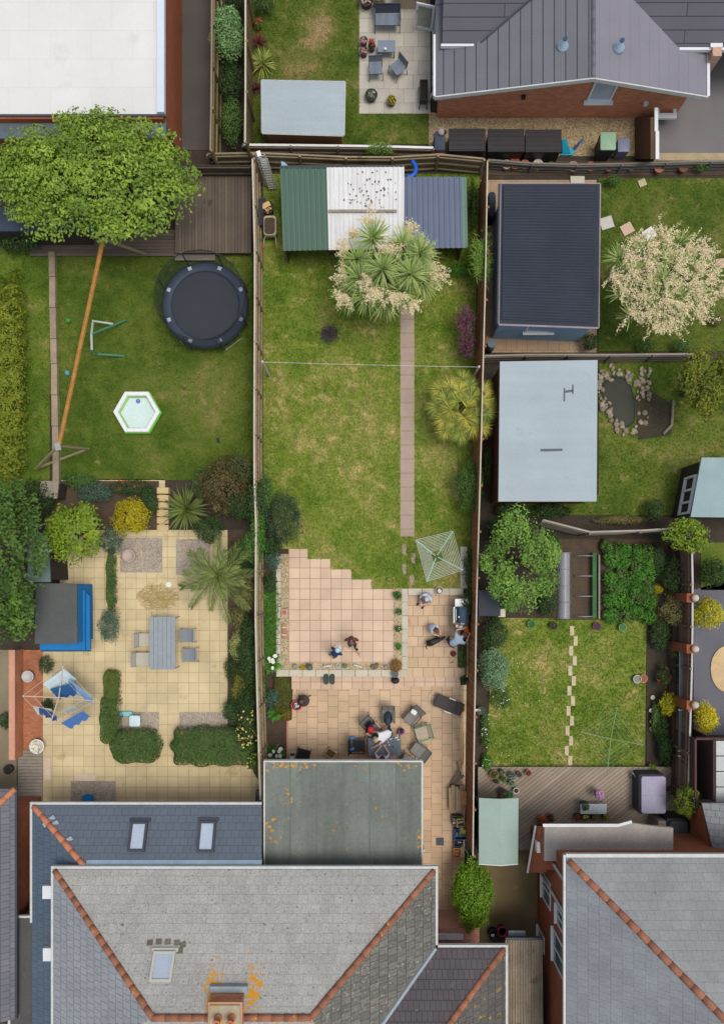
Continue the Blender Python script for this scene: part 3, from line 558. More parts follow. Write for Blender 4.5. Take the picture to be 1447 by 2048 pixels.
g0=Vector((a_.x,a_.y-10,h0)); g1=Vector((e_.x,e_.y-10,h1)); part(t,'roof',MB().slab([a_,g0,g1,e_],.1),SLW,True,label='dark blue slate slope on the left side')
q=W(22,1836,2.3); part(t,'flat_roof',MB().box((q.x,q.y-8,2.1),(a_.x-.02,q.y,2.3)),mat('dark_felt',C(84,82,82),var=.15,vs=.6,fine=12,fv=.15),True)
part(t,'wall',MB().box((q.x+.2,q.y-8,0),(a_.x+.3,q.y-.2,2.1)),BRICKW,True)
b=MB(); ridge(b,a_+Vector((.05,-.05,.02)),e_+Vector((0,0,.02)),.11); part(t,'ridge_tiles',b,TERRO,True,True)
b=MB().box((a_.x-.1,c_.y+.01,h0-.13),(c_.x,c_.y+.1,h0-.01)).box((a_.x-.1,q.y-.1,h0-.13),(a_.x-.01,c_.y,h0-.012)).box((q.x-.1,q.y-8,2.2),(q.x-.01,q.y+.1,2.33)).box((q.x,q.y+.01,2.2),(a_.x,q.y+.1,2.32)); part(t,'gutter',b,GUT,True)
part(t,'lead_flashing',MB().hexa([Vector((e_.x,e_.y+.28,h1-.2)),Vector((d_.x,d_.y+.28,h1-.2)),Vector((d_.x,d_.y,h1-.02)),Vector((e_.x,e_.y,h1-.02))],[Vector((e_.x,e_.y+.28,h1-.07)),Vector((d_.x,d_.y+.28,h1-.07)),Vector((d_.x,d_.y,h1+.03)),Vector((e_.x,e_.y,h1+.03))]),mat('pale_lead',C(136,156,174),var=.15,vs=2,fv=.15),True)
nL=(e_-a_).cross(c_-a_).normalized(); nL=nL if nL.z>0 else -nL
skylight(t,277,1673,34,56,a_,nL,DKMET,SKYG); skylight(t,414,1673,34,58,a_,nL,DKMET,SKYG)
for x,y in ((97,1782),(98,1906)): q=hit(x,y,a_,Vector((-(h1-h0),0,e_.x-a_.x)).normalized()); part(t,'roof_vent',MB().obox(q+Vector((0,0,.05)),(.34,.5,.16)),WHITE,True)
b=MB(); 
for x,y in ((105,1636),(112,1646),(92,1648),(140,1678)): q=hit(x,y,a_,nL); b.obox(q+Vector((0,0,.012)),(.22,.16,.02),.6)
part(t,'pale_slate',b,LEAD,True)
# far left house
t=thing('far_house','dark roofed neighbouring house cut by the left edge with an orange ridge','house',W(0,1720))
h=2.6; a_=W(30,1578,h); part(t,'wall',MB().box((a_.x-7,a_.y-9,0),(a_.x-.15,a_.y-1.1,h-.1)),BRICKD,True)
r_=Vector((a_.x-3.4,a_.y-.0,h+1.6)); dd=Vector((0,-9,0)); part(t,'roof',MB().slab([a_,Vector((a_.x-3.4,a_.y-3.4,h+1.6)),Vector((a_.x-3.4,a_.y-9,h+1.6)),a_+dd][::-1],.1),roofm('far_grey_tile',C(112,112,120),.3,.25,rad(90),var=.1,vs=.8),True)
part(t,'roof',MB().slab([a_,a_+Vector((-6.8,0,0)),Vector((a_.x-3.4,a_.y-3.4,h+1.6))],.1),roofm('far_grey_tile_north',C(104,106,116),.25,.3,var=.1,vs=.8),True)
b=MB(); ridge(b,a_,Vector((a_.x-3.4,a_.y-3.4,h+1.6)),.12); part(t,'ridge_tiles',b,TERRO,True,True)
part(t,'gutter',MB().box((a_.x,a_.y-9,h-.12),(a_.x+.08,a_.y+.08,h-.01)),DKMET,True)
# bottom right house
t=thing('brick_house','tall red brick house at the bottom right with a grey roof and white windows','house',W(1330,1900))
h=4.8; a_=W(1131,1716,h); hr=7.4; r0=W(1450,1992,hr); part(t,'wall',MB().box((a_.x+.12,a_.y-14,0),(a_.x+12,a_.y-.4,h-.12)),BRICKD,True)
L=r0.x-a_.x; Rr=Vector((r0.x,a_.y-L*.95,hr)); far=Vector((a_.x+12,0,0))
R_G=roofm('pale_grey_tile',C(148,151,153),.26,.33,bv=.05,mc=C(128,130,130),ms=.007,var=.12,vs=.7,fine=16,fv=.15,spots=[(6,.68,.05,C(112,114,116)),(4,.73,.04,C(190,160,100))])
R_G2=roofm('pale_grey_tile_west',C(140,145,150),.33,.26,rad(90),bv=.05,ms=.007,mc=C(122,124,126),var=.12,vs=.7,fine=16,fv=.15,spots=[(6,.68,.05,C(112,114,116)),(4,.73,.04,C(190,160,100))])
part(t,'roof',MB().slab([a_,Vector((a_.x+12,a_.y,h)),Vector((a_.x+12,Rr.y,hr)),Rr],.12),R_G,True)
part(t,'roof',MB().slab([a_,Rr,Vector((Rr.x,Rr.y-8,hr)),Vector((a_.x,Rr.y-8,h))][::-1],.12),R_G2,True)
b=MB(); ridge(b,a_+Vector((.1,-.1,.0)),Rr,.125); part(t,'ridge_tiles',b,TERRA,True,True)
part(t,'gutter',MB().box((a_.x-.09,a_.y-14,h-.14),(a_.x-.005,a_.y+.1,h-.01)).box((a_.x,a_.y+.01,h-.141),(a_.x+12,a_.y+.14,h-.011)),GUT,True)
wx=a_.x+.12
def wwin(px,py,z0,z1,wy_,lab=None):    # window on the left (west) brick wall
    yc=(CY-py)*((H-(z0+z1)/2)/(H*S)); f=part(t,'window',MB().box((wx-.05,yc-wy_/2,z0),(wx-.01,yc+wy_/2,z0+.07)).box((wx-.05,yc-wy_/2,z1-.07),(wx-.01,yc+wy_/2,z1)).box((wx-.05,yc-wy_/2,z0+.07),(wx-.012,yc-wy_/2+.07,z1-.07)).box((wx-.05,yc+wy_/2-.07,z0+.07),(wx-.012,yc+wy_/2,z1-.07)).box((wx-.05,yc-.03,z0+.07),(wx-.012,yc+.03,z1-.07)).box((wx-.12,yc-wy_/2-.05,z0-.05),(wx-.01,yc+wy_/2+.05,z0)),WHITE,True)
    part(f,'pane',MB().box((wx-.03,yc-wy_/2+.07,z0+.07),(wx-.02,yc+wy_/2-.07,z1-.07)),GLASS,True)
wwin(1078,1780,1.0,2.3,1.1); wwin(1118,1838,3.2,4.1,.7); wwin(1086,1880,.3,1.3,.7); wwin(1116,1908,2.7,4.2,1.25)
for y in (1772,1838): q=(CY-y)*((H-h)/(H*S)); part(t,'downpipe',MB().tube([(wx-.07,q,.05),(wx-.07,q,h-.15),(a_.x-.05,q,h-.08)],.055,8),GUT,True)
# its flat roofed rear part and porch
part(t,'rear_roof',MB().pp([(1088,1652),(1236,1652),(1262,1646),(1300,1652),(1345,1656),(1345,1722),(1088,1722)],2.9,3.05),mat('tan_felt',C(172,164,156),var=.14,vs=.8,fine=14,fv=.15),True,label='tan felted flat roof over the rear of the house')
part(t,'rear_wall',MB().pp([(1092,1700),(1340,1704),(1340,1740),(1092,1740)],0,2.9),BRICKD,True)
part(t,'rear_gutter',MB().pp([(1085,1648),(1236,1648),(1262,1641),(1263,1646),(1236,1654),(1085,1654)],3.05,3.1),WHITE,True)
a2=W(1062,1652,1.9); part(t,'side_porch',MB().hexa([W(1066,1656,0),W(1090,1656,0),W(1090,1735,0),W(1052,1735,0)],[W(1072,1652,2.4),W(1090,1652,2.9),W(1092,1745,2.9),W(1055,1745,1.6)]),BRICKD,True)
part(t,'porch_gutter',MB().tube([W(1070,1652,2.45),W(1054,1745,1.66)],.045,6),GUT,True)
q=W(1077,1690,2.3); part(t,'vent_hood',MB().obox(q+Vector((0,0,.12)),(.28,.42,.3)),WHITE,True)
# far right brick house
t=thing('slate_house','red brick house wall with a slate roof at the right edge by the hot tub','house',W(1410,1660))
part(t,'wall',MB().hexa([W(1362,1625,0),W(1500,1625,0),W(1500,1712,0),W(1362,1712,0)],[W(1400,1612,2.6),W(1560,1612,2.6),W(1560,1718,2.6),W(1420,1718,2.6)]),BRICKD,True)
part(t,'roof',MB().hexa([W(1400,1605,2.62),W(1560,1605,2.62),W(1560,1722,2.62),W(1428,1722,2.62)],[W(1402,1606,2.8),W(1560,1606,3.6),W(1560,1722,3.6),W(1430,1722,2.8)]),roofm('rear_slate',C(138,142,146),.26,.3,bv=.12,var=.14,vs=1),True)
# conservatory / pergola at right edge
t=thing('conservatory','brown framed conservatory with pale roof panels at the right edge','conservatory',W(1430,1540))
b=MB(); 
for x in (1388,1425): b.rect(x,1478,x+4,1606,0,2.2)
b.rect(1392,1476,1560,1480,2.0,2.2); b.rect(1392,1602,1425,1606,2.0,2.2); part(t,'frame',b,mat('brown_frame',C(84,60,58)),True)
for i in range(4): part(t,'roof_panel',MB().rect(1431,1482+i*31,1570,1511+i*31,2.2,2.26),mat('pale_panel',C(180,184,182),rough=.4),True)
part(t,'floor',MB().rect(1392,1482,1424,1602,0,.05),mat('dark_floor',C(48,42,40),var=.3,vs=3),True)
# top left white roofed house
t=thing('white_roofed_house','large flat white roofed brick building at the top left','building',W(160,60))
h=2.8; c_=W(330,228,h); wx=W(370,262,0)
part(t,'wall',MB().box((c_.x-14,c_.y-.15+0.,0),(c_.x-.08,c_.y+12,h-.06)),mat('orange_brick',C(160,88,54),brick=dict(w=.225,h=.075,ms=.008,axis='wall',mc=C(150,96,66),bv=.14),var=.1),True)
part(t,'roof',MB().box((c_.x-14,c_.y,h-.06),(c_.x-.28,c_.y+12,h)),mat('white_membrane',C(222,221,219),var=.05,vs=.5,fine=6,fv=.02,brick=dict(w=1.6,h=1.1,ms=.006,mc=C(206,205,202),bv=.015),spots=[(.55,.58,.2,C(210,208,203)),(3,.72,.05,C(196,194,188))]),True)
part(t,'parapet',MB().box((c_.x-.28,c_.y-.0,h-.1),(c_.x,c_.y+12,h+.12)),mat('white_parapet',C(212,222,232),var=.04),True)
part(t,'canopy',MB().box((c_.x-14,c_.y-.75,h-.45),(c_.x-.05,c_.y-.02,h-.32)),mat('slate_blue_canopy',C(96,108,118),var=.2,vs=1),True)
part(t,'gutter',MB().box((c_.x-14,c_.y-.09,h-.12),(c_.x-.0,c_.y-.01,h-.01)),DKMET,True)
# top right house
t=thing('gabled_house','brick bungalow at the top right with a dark slate roof and gable wall','house',W(1150,90))
hb,ht=2.1,3.15; ea=W(871,188,hb); ap=W(1186,155,ht); ec=W(1412,191,hb); ea.y=ec.y=ap.y; wyy=W(1000,236,0).y
part(t,'wall',MB().hexa([(ea.x+.25,wyy,0),(ec.x-.4,wyy,0),(ec.x-.4,wyy+14,0),(ea.x+.25,wyy+14,0)],[(ea.x+.25,wyy,hb-.05),(ec.x-.4,wyy,hb-.05),(ec.x-.4,wyy+14,hb-.05),(ea.x+.25,wyy+14,hb-.05)]),BRICKW,True)
part(t,'gable',MB().hexa([(ea.x+.4,wyy,hb-.05),(ec.x-.55,wyy,hb-.05),(ap.x,wyy,ht-.16)],[(ea.x+.4,wyy+.2,hb-.05),(ec.x-.55,wyy+.2,hb-.05),(ap.x,wyy+.2,ht-.16)]),BRICKW,True)
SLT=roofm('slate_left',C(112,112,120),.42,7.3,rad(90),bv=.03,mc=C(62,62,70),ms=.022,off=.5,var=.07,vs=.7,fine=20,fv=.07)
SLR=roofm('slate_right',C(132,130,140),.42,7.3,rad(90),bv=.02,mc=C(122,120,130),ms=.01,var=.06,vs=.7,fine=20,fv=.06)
SLM=roofm('slate_main',C(90,89,97),.44,7.1,0,bv=.03,mc=C(56,56,62),ms=.02,var=.07,vs=.7,fine=20,fv=.07)
up=Vector((0,8,0)); part(t,'roof',MB().slab([ea,ap,ap+up,ea+up],.1),SLT,True,label='left gable slope of grey slate'); part(t,'roof',MB().slab([ap,ec,ec+up,ap+up],.1),SLR,True,label='right gable slope of paler slate')
pl=(ht-hb)/(ap.x-ea.x)     # main roof: eaves cross the gable roof, its slope climbs north and meets the gable slopes in valleys
def mainslope(x0,x1,y_px,zz,toward):
    e0=W(x0,y_px,zz); e1=W(x1,y_px,zz); e1.y=e0.y; rise=.27; Dm=6.0
    return e0,e1,Vector((e0.x,e0.y+Dm,zz+rise*Dm)),Vector((e1.x,e1.y+Dm,zz+rise*Dm))
z1=hb+.28; e0,e1,f0,f1=mainslope(884,960,86,z1,1); va=Vector((e1.x+pl and e1.x,e1.y,z1)); vb=Vector((ap.x-.15,e1.y+(ap.x-e1.x)*.72,z1+.27*(ap.x-e1.x)*.72))
part(t,'roof',MB().slab([e0,va,vb,vb+Vector((0,4,1.08)),Vector((e0.x,vb.y+4,vb.z+1.08))],.1),SLM,True,label='dark slate slope left of the valley')
q0,q1,_,_=mainslope(1352,1440,93,z1,1); vc=Vector((ap.x+.9,q0.y+(q0.x-ap.x-.9)*.78,z1+.27*(q0.x-ap.x-.9)*.78))
part(t,'roof',MB().slab([q0,Vector((q0.x+8,q0.y,z1)),Vector((q0.x+8,vc.y+4,vc.z+1.08)),vc+Vector((0,4,1.08)),vc],.1),SLM,True,label='dark slate slope right of the valley')
part(t,'gutter',MB().box((e0.x-.05,e0.y-.1,z1-.16),(e1.x-.02,e0.y-.01,z1-.02)).box((q0.x,q0.y-.12,z1-.16),(q0.x+8,q0.y-.01,z1-.02)),WHITE,True)
part(t,'valley_lead',MB().tube([va+Vector((0,0,.02)),vb+Vector((0,0,.03))],.05,6),DKMET,True)
part(t,'bargeboard',MB().hexa([ea+Vector((-.05,-.06,-.16)),ap+Vector((0,-.06,-.16)),ap+Vector((0,-.01,-.16)),ea+Vector((-.05,-.01,-.16))],[ea+Vector((-.05,-.06,.02)),ap+Vector((0,-.06,.02)),ap+Vector((0,-.01,.02)),ea+Vector((-.05,-.01,.02))]).hexa([ap+Vector((0,-.06,-.16)),ec+Vector((.05,-.06,-.16)),ec+Vector((.05,-.01,-.16)),ap+Vector((0,-.01,-.16))],[ap+Vector((0,-.06,.02)),ec+Vector((.05,-.06,.02)),ec+Vector((.05,-.01,.02)),ap+Vector((0,-.01,.02))]),GUT,True)
part(t,'fascia',MB().box((ea.x-.1,ea.y,hb-.16),(ea.x-.01,ea.y+2.45,hb+.02)),WHITE,True); part(t,'fascia',MB().box((ec.x+.01,ec.y,hb-.16),(ec.x+.12,ec.y+2.0,hb+.02)),WHITE,True)
b=MB(); ridge(b,ap+Vector((0,0,.0)),ap+up*.6,.09); part(t,'ridge_tiles',b,mat('grey_ridge',C(112,111,120),attr=C(104,103,112)),True,True)
for x,y in ((1124,93),(1236,96)):
    n_=Vector((-pl if x<1186 else pl,0,1)).normalized(); q=hit(x,y,ap,n_); f=part(t,'flue',MB().lathe(q-Vector((0,0,.05)),[(.22,0),(.22,.1),(.12,.14),(.1,.42),(.06,.42),(.06,.2)],14),mat('flue_blue',C(150,172,190)),True,True); part(f,'flue_cap',MB().lathe(q+Vector((0,0,.38)),[(.09,0),(.09,.03)],12),mat('flue_cap',C(60,80,104)),True)
q=W(1208,176,1.9); wf=part(t,'window',MB().box((q.x-.5,wyy-.06,1.15),(q.x+.5,wyy-.005,1.25)).box((q.x-.5,wyy-.06,2.25),(q.x+.5,wyy-.005,2.33)).box((q.x-.5,wyy-.06,1.25),(q.x-.42,wyy-.006,2.25)).box((q.x+.42,wyy-.06,1.25),(q.x+.5,wyy-.006,2.25)).box((q.x-.6,wyy-.2,1.1),(q.x+.6,wyy-.005,1.15)),WHITE,True); part(wf,'pane',MB().box((q.x-.42,wyy-.03,1.25),(q.x+.42,wyy-.008,2.25)),SKYG,True)
for x,z in ((1046,1.4),(1290,1.0)): q=W(x,205,z); part(t,'wall_vent',MB().obox((q.x,wyy-.06,z),(.16,.12,.16)),WHITE if x>1200 else BLACK,True)
# white framed glazing and downpipe on the patio side
xw=W(868,60,0).x; f=part(t,'window',MB().box((xw-.1,W(0,182).y,0.02),(xw-.02,W(0,62).y,.12)).box((xw-.1,W(0,182).y,1.9),(xw-.02,W(0,-20).y,2.0)),WHITE,True)
for y in (62,92,122,152,182): part(f,'mullion',MB().box((xw-.1,W(0,y).y-.035,.12),(xw-.03,W(0,y).y+.035,1.9)),WHITE,True)
part(f,'pane',MB().box((xw-.06,W(0,181).y,.12),(xw-.05,W(0,63).y,1.9)),GLASS,True)
part(t,'downpipe',MB().tube([W(858,200,.05),W(858,200,.3),W(868,178,2.0)],.04,8),WHITE,True)
# open glazed door
t2=part(t,'door',MB(),WHITE) if 0 else None
d0=W(862,60,0); ang=math.radians(168); dl=.78; b=MB(); u=Vector((math.cos(ang),math.sin(ang),0))
hinge=W(864,62,.1); dz=1.4
def dbar(b,s0,s1,z0,z1,th=.05):
    n_=Vector((-u.y,u.x,0))*th/2; A_=hinge+u*s0; B2=hinge+u*s1; b.hexa([(A_-n_).to_tuple()[:2]+(z0,),(B2-n_).to_tuple()[:2]+(z0,),(B2+n_).to_tuple()[:2]+(z0,),(A_+n_).to_tuple()[:2]+(z0,)],[(A_-n_).to_tuple()[:2]+(z1,),(B2-n_).to_tuple()[:2]+(z1,),(B2+n_).to_tuple()[:2]+(z1,),(A_+n_).to_tuple()[:2]+(z1,)])
dbar(b,0,.1,.1,dz);dbar(b,dl-.1,dl,.1,dz);dbar(b,.1,dl-.1,.1,.22);dbar(b,.1,dl-.1,dz-.12,dz)
dr=part(t,'door',b,WHITE,True); b=MB(); dbar(b,.1,dl-.1,.22,dz-.12,.015); part(dr,'pane',b,mat('clear_pane',C(150,158,150),rough=.1,alpha=.45),True); b=MB(); dbar(b,dl-.08,dl-.04,.95,1.1,.14); part(dr,'handle',b,STEEL,True)
# ---------------------------------------------------------------- sheds and shelters
def ribbed(b,P00,P10,P01,P11,n,amp=.035,prof=((0,0),(.55,0),(.63,1),(.87,1),(.95,0)),th=.02,m=0):
    P00,P10,P01,P11=[Vector(p) for p in(P00,P10,P01,P11)]; up=Vector((0,0,1)); T=[]
    for i in range(n):
        for t,hh in prof: T.append(((i+t)/n,hh*amp))
    T.append((1,0)); vs=[]
    for t,hh in T: vs+= [P00.lerp(P10,t)+up*hh,P01.lerp(P11,t)+up*hh]
    N_=len(vs); vs+=[v-up*th for v in vs]; fs=[]
    for i in range(len(T)-1):
        a=2*i; fs+=[[a,a+2,a+3,a+1],[N_+a,N_+a+1,N_+a+3,N_+a+2],[a,N_+a,N_+a+2,a+2],[a+1,a+3,N_+a+3,N_+a+1]]
    fs+=[[0,1,N_+1,N_],[N_-2,2*N_-2,2*N_-1,N_-1]]
    b.add(vs,fs,m)
GRN=mat('green_metal',C(76,105,90),var=.06,vs=.7,fine=14,fv=.05,rough=.5,spots=[(9,.74,.02,C(150,160,150)),(1.3,.66,.1,C(104,128,114))])
GRN2=mat('green_metal_strip',C(98,126,112),var=.08,vs=2,rough=.5,spots=[(9,.7,.03,C(190,170,90))])
WHT=mat('white_metal',C(222,222,222),var=.07,vs=1.5,fine=20,fv=.06,rough=.5,streak={'s':(6,.5,1),'a':.06},spots=[(2.2,.68,.06,C(190,186,176))])
BLU=mat('blue_metal',C(94,106,130),var=.07,vs=.7,fine=14,fv=.05,rough=.5,spots=[(12,.75,.02,C(190,196,204))],streak={'s':(5,.4,1),'a':.05})
hs=1.55
t=thing('open_shelter','long garden shelter with green, white and blue corrugated roof panels','shelter',(W(740,420,0)))
hb_=hs+.22   # back edge higher
def roofp(b,x0,y0,x1,y1,x2,y2,x3,y3,n,amp,z0,z1,prof=None):  # NW,NE,SE,SW pixels
    kw={'prof':prof} if prof else {}
    ribbed(b,W(x0,y0,z1),W(x1,y1,z1),W(x3,y3,z0),W(x2,y2,z0),n,amp,**kw)
b=MB(); roofp(b,560,337,655,337,659,500,566,502,9,.035,hs,hb_); part(t,'roof_panel',b,GRN,True,label='green corrugated roof panel')
b=MB(); roofp(b,653,335,808,334,807,497,657,500,17,.025,hs+.04,hb_+.04); part(t,'roof_panel',b,WHT,True,label='white corrugated roof panel')
b=MB(); roofp(b,806,354,922,354,925,496,808,497,11,.03,hs-.05,hb_-.06); part(t,'roof_panel',b,BLU,True,label='blue corrugated roof panel')
b=MB(); roofp(b,922,354,932,354,935,495,925,496,1,.02,hs-.05,hb_-.06); part(t,'roof_panel',b,GRN2,True,label='narrow green roof strip')
z=hs+.17; part(t,'batten',MB().hexa([W(657,424,z),W(793,424,z),W(793,419,z),W(657,419,z)],[W(657,424,z+.07),W(793,424,z+.07),W(793,419,z+.07),W(657,419,z+.07)]),WOODG,True)
part(t,'gutter',MB().hexa([W(560,336,hb_-.1),W(808,335,hb_-.1),W(808,330,hb_-.1),W(560,331,hb_-.1)],[W(560,336,hb_+.03),W(808,335,hb_+.03),W(808,330,hb_+.03),W(560,331,hb_+.03)]),DKMET,True)
q=[W(566,345,hb_),W(930,358,hb_),W(566,498,hs)]
part(t,'back_wall',MB().box((q[0].x,q[0].y-.1,0),(q[1].x,q[0].y-.06,hs-.05)),mat('dark_shed_board',C(84,72,58),var=.2,vs=3),True)
part(t,'side_wall',MB().box((q[0].x,q[2].y+.1,0),(q[0].x+.04,q[0].y-.11,hs-.06)),mat('shed_side',C(92,78,62),var=.2,vs=3),True)
part(t,'side_wall',MB().box((q[1].x-.08,q[2].y+.2,0),(q[1].x-.04,q[0].y-.5,hs-.1)),mat('shed_side2',C(90,76,60),var=.2,vs=3),True)
for x in (572,655,730,806,925): r=W(x,492,hs); part(t,'post',MB().box((r.x-.04,r.y+.3,0),(r.x+.04,r.y+.38,hs-.03)),BARK,True)
part(t,'front_wall',MB().box((q[0].x+.05,q[2].y+1.1,0),(q[1].x-.1,q[2].y+1.14,hs-.1)),mat('shed_front',C(70,62,52),var=.2,vs=3),True)
# dead leaves on the white roof
b=MB()
for i in range(75):
    px=random.gauss(745,26); py=random.gauss(385,28)
    if not(688<px<800 and 340<py<416): continue
    f=(py-335)/163; zz=hb_+(hs-hb_)*f+.075; p=W(px,py,zz); a=random.random()*6; s_=random.uniform(.03,.06)
    b.add([p+Vector((math.cos(a+k*1.57)*s_*(1 if k%2 else .6),math.sin(a+k*1.57)*s_*(1 if k%2 else .6),.01*(k%2))) for k in range(4)],[[0,1,2,3]])
solo('leaf_litter',b,mat('dead_leaf',C(66,50,40),attr=C(120,96,76),var=.2),'scattered dead brown leaves lying on the white corrugated roof','leaves',kind='stuff')
def shed(label,roofpx,h,m,wallm,ins=(.12,.12),edge=None,hd=(0,0,0,0),cat='shed',name='shed',z0=0,roofmat_label=None,seams=0,seamm=None):
    t=thing(name,label,cat,W(sum(p[0] for p in roofpx)/4,sum(p[1] for p in roofpx)/4)); V=[W(p[0],p[1],h+d) for p,d in zip(roofpx,hd)]
    c=sum(V,Vector())/4; wv=[]
    for v in V: d=c-v; wv.append((v.x+math.copysign(ins[0],d.x),v.y+math.copysign(ins[1],d.y),v.z-.09))
    part(t,'wall',MB().hexa([(v[0],v[1],z0) for v in wv][::-1],wv[::-1]),wallm,True)
    r=part(t,'roof',MB().slab(V[::-1],.08),m,True)
    if edge:
        b=MB()
        for i in range(4): A_,B2=V[i],V[(i+1)%4]; b.tube([A_+Vector((0,0,-.03)),B2+Vector((0,0,-.03))],.045,4)
        part(t,'roof_edge',b,edge,True)
    return t,V
FELTG=mat('pale_grey_felt',C(166,178,184),var=.06,vs=.6,fine=10,fv=.05,streak={'s':(.25,3,1),'a':.05})
t,V=shed('grey felt roofed wooden shed in the corner of the top garden',[(523,160),(689,163),(687,270),(524,265)],1.35,FELTG,mat('orange_shed_board',C(156,112,70),var=.15,vs=2,streak={'s':(.3,.3,12),'a':.15}),(.1,.3),mat('shed_roof_edge',C(196,198,196)),hd=(.25,.25,0,0))
PALE=mat('pale_blue_felt',C(168,180,186),var=.07,vs=.6,fine=10,fv=.04,streak={'s':(.3,2,1),'a':.04},spots=[(1.2,.6,.15,C(158,168,172)),(.7,.6,.2,C(158,168,174))])
t,V=shed('large shed with a smooth pale blue grey flat roof beside the fan palm',[(999,723),(1194,720),(1192,1003),(996,1003)],2.1,PALE,mat('red_brown_board',C(110,70,52),var=.15,vs=2,streak={'s':(.3,.3,12),'a':.15}),(.05,.12),None)
b=MB(); 
for px in ([(1126,776),(1129,776),(1129,803),(1126,803)],[(1129,781),(1144,779),(1144,784),(1129,786)],[(1143,769),(1146,769),(1146,788),(1143,788)],[(1080,898),(1124,897),(1124,902),(1080,903)]): b.prism([W(a_,c_,2.1)[:2] for a_,c_ in px],2.1,2.108)
part(t,'felt_patch',b,mat('dark_felt_patch',C(96,106,114)),True)
BLUW=mat('blue_painted_board',C(150,184,210),var=.06,vs=2,streak={'s':(.3,.3,14),'a':.1})
t,V=shed('blue painted garden room with a ribbed charcoal roof',[(1001,367),(1199,367),(1196,655),(997,648)],2.3,mat('charcoal_metal',C(52,58,68),var=.1,vs=1,rough=.6,spec=.12),BLUW,(.12,.2),mat('mauve_trim',C(168,156,162)))
b=MB(); ribbed(b,V[0]+Vector((.1,-.12,.035)),V[3]+Vector((.1,.18,.035)),V[1]+Vector((-.22,-.12,.035)),V[2]+Vector((-.22,.18,.035)),46,.03,((0,0),(.3,.5),(.5,1),(.7,.5)),.02)
part(t,'roof_sheet',b,mat('charcoal_sheet',C(54,60,72),var=.14,vs=.6,fine=10,fv=.06,rough=.55,spec=.12),True)
y_=V[3].y+.2-.02; q=W(1082,663,1.5); f=part(t,'window',MB().box((q.x-.6,y_-.06,1.0),(q.x+.6,y_-.0,1.12)).box((q.x-.6,y_-.06,1.8),(q.x+.6,y_-.001,1.88)).box((q.x-.6,y_-.06,1.12),(q.x-.52,y_-.002,1.8)).box((q.x+.52,y_-.06,1.12),(q.x+.6,y_-.002,1.8)).box((q.x-.65,y_-.16,.95),(q.x+.65,y_-.002,1.0)),WHITE,True); part(f,'pane',MB().box((q.x-.52,y_-.03,1.12),(q.x+.52,y_-.02,1.8)),GLASS,True)
part(t,'downpipe',MB().tube([V[3]+Vector((-.02,.05,-.1)),V[3]+Vector((.02,.12,-.5)),W(983,674,.05)],.04,8),DKMET,True)
part(t,'gutter',MB().tube([V[0]+Vector((-.05,0,-.05)),V[3]+Vector((-.05,0,-.05))],.05,8),DKMET,True)
# far right shed with window
t,V=shed('teal roofed dark shed with a white window at the right edge',[(1402,915),(1560,915),(1560,1036),(1380,1034)],2.0,mat('teal_felt',C(148,170,172),var=.08,vs=1),mat('black_brown_board',C(66,54,46),var=.2,vs=2),(.1,.12))
f=part(t,'window',MB(),WHITE); b=MB()
def wq(a_,z_): return W(0,0,0)
xw=W(1392,970,1.2).x-.06
wl=lambda y,z:Vector((V[0].x+(V[3].x-V[0].x)*((V[0].y-y)/(V[0].y-V[3].y))+.06,y,z))
ya,yb=W(0,950).y*.95,W(0,1028).y*.95
for y0,y1,z0,z1 in ((ya,yb,.7,.8),(ya,yb,1.6,1.7),(ya,ya-.09,.8,1.6),(yb+.09,yb,.8,1.6),(ya*.66+yb*.34,ya*.66+yb*.34-.09,.8,1.6),(ya*.34+yb*.66,ya*.34+yb*.66-.09,.8,1.6)):
    o=Vector((-.06,0,0)); A_,B2=wl(y0,0),wl(y1,0); b.hexa([A_+o+Vector((0,0,z0)),B2+o+Vector((0,0,z0)),B2+Vector((.05,0,z0)),A_+Vector((.05,0,z0))],[A_+o+Vector((0,0,z1)),B2+o+Vector((0,0,z1)),B2+Vector((.05,0,z1)),A_+Vector((.05,0,z1))])
bpy.data.objects.remove(f); f=part(t,'window',b,WHITE,True)
# pale green gabled shed
t=thing('shed','pale green gabled shed on the concrete beside the bright round bush','shed',W(996,1660)); h=1.9
a_,r0,c_=W(957,1596,h),W(1000,1595,h+.14),W(1036,1596,h); d_,r1,e_=W(957,1726,h),W(1001,1728,h+.14),W(1035,1727,h)
r0.y=a_.y=c_.y; r1.y=d_.y=e_.y
part(t,'wall',MB().box((a_.x+.1,d_.y+.1,0),(c_.x-.1,a_.y-.5,h-.08)),mat('dark_green_board',C(70,80,74),var=.15,vs=2),True)
PG=mat('pale_green_felt',C(158,178,168),var=.06,vs=1,fine=12,fv=.05); part(t,'roof',MB().slab([a_,d_,r1,r0],.06),PG,True); part(t,'roof',MB().slab([r0,r1,e_,c_],.06),PG,True)
part(t,'fascia',MB().hexa([d_+Vector((0,-.04,-.14)),r1+Vector((0,-.04,-.14)),r1+Vector((0,-.005,-.14)),d_+Vector((0,-.005,-.14))],[d_+Vector((0,-.04,.01)),r1+Vector((0,-.04,.01)),r1+Vector((0,-.005,.01)),d_+Vector((0,-.005,.01))]).hexa([r1+Vector((0,-.04,-.14)),e_+Vector((0,-.04,-.14)),e_+Vector((0,-.005,-.14)),r1+Vector((0,-.005,-.14))],[r1+Vector((0,-.04,.01)),e_+Vector((0,-.04,.01)),e_+Vector((0,-.005,.01)),r1+Vector((0,-.005,.01))]),WHITE,True)
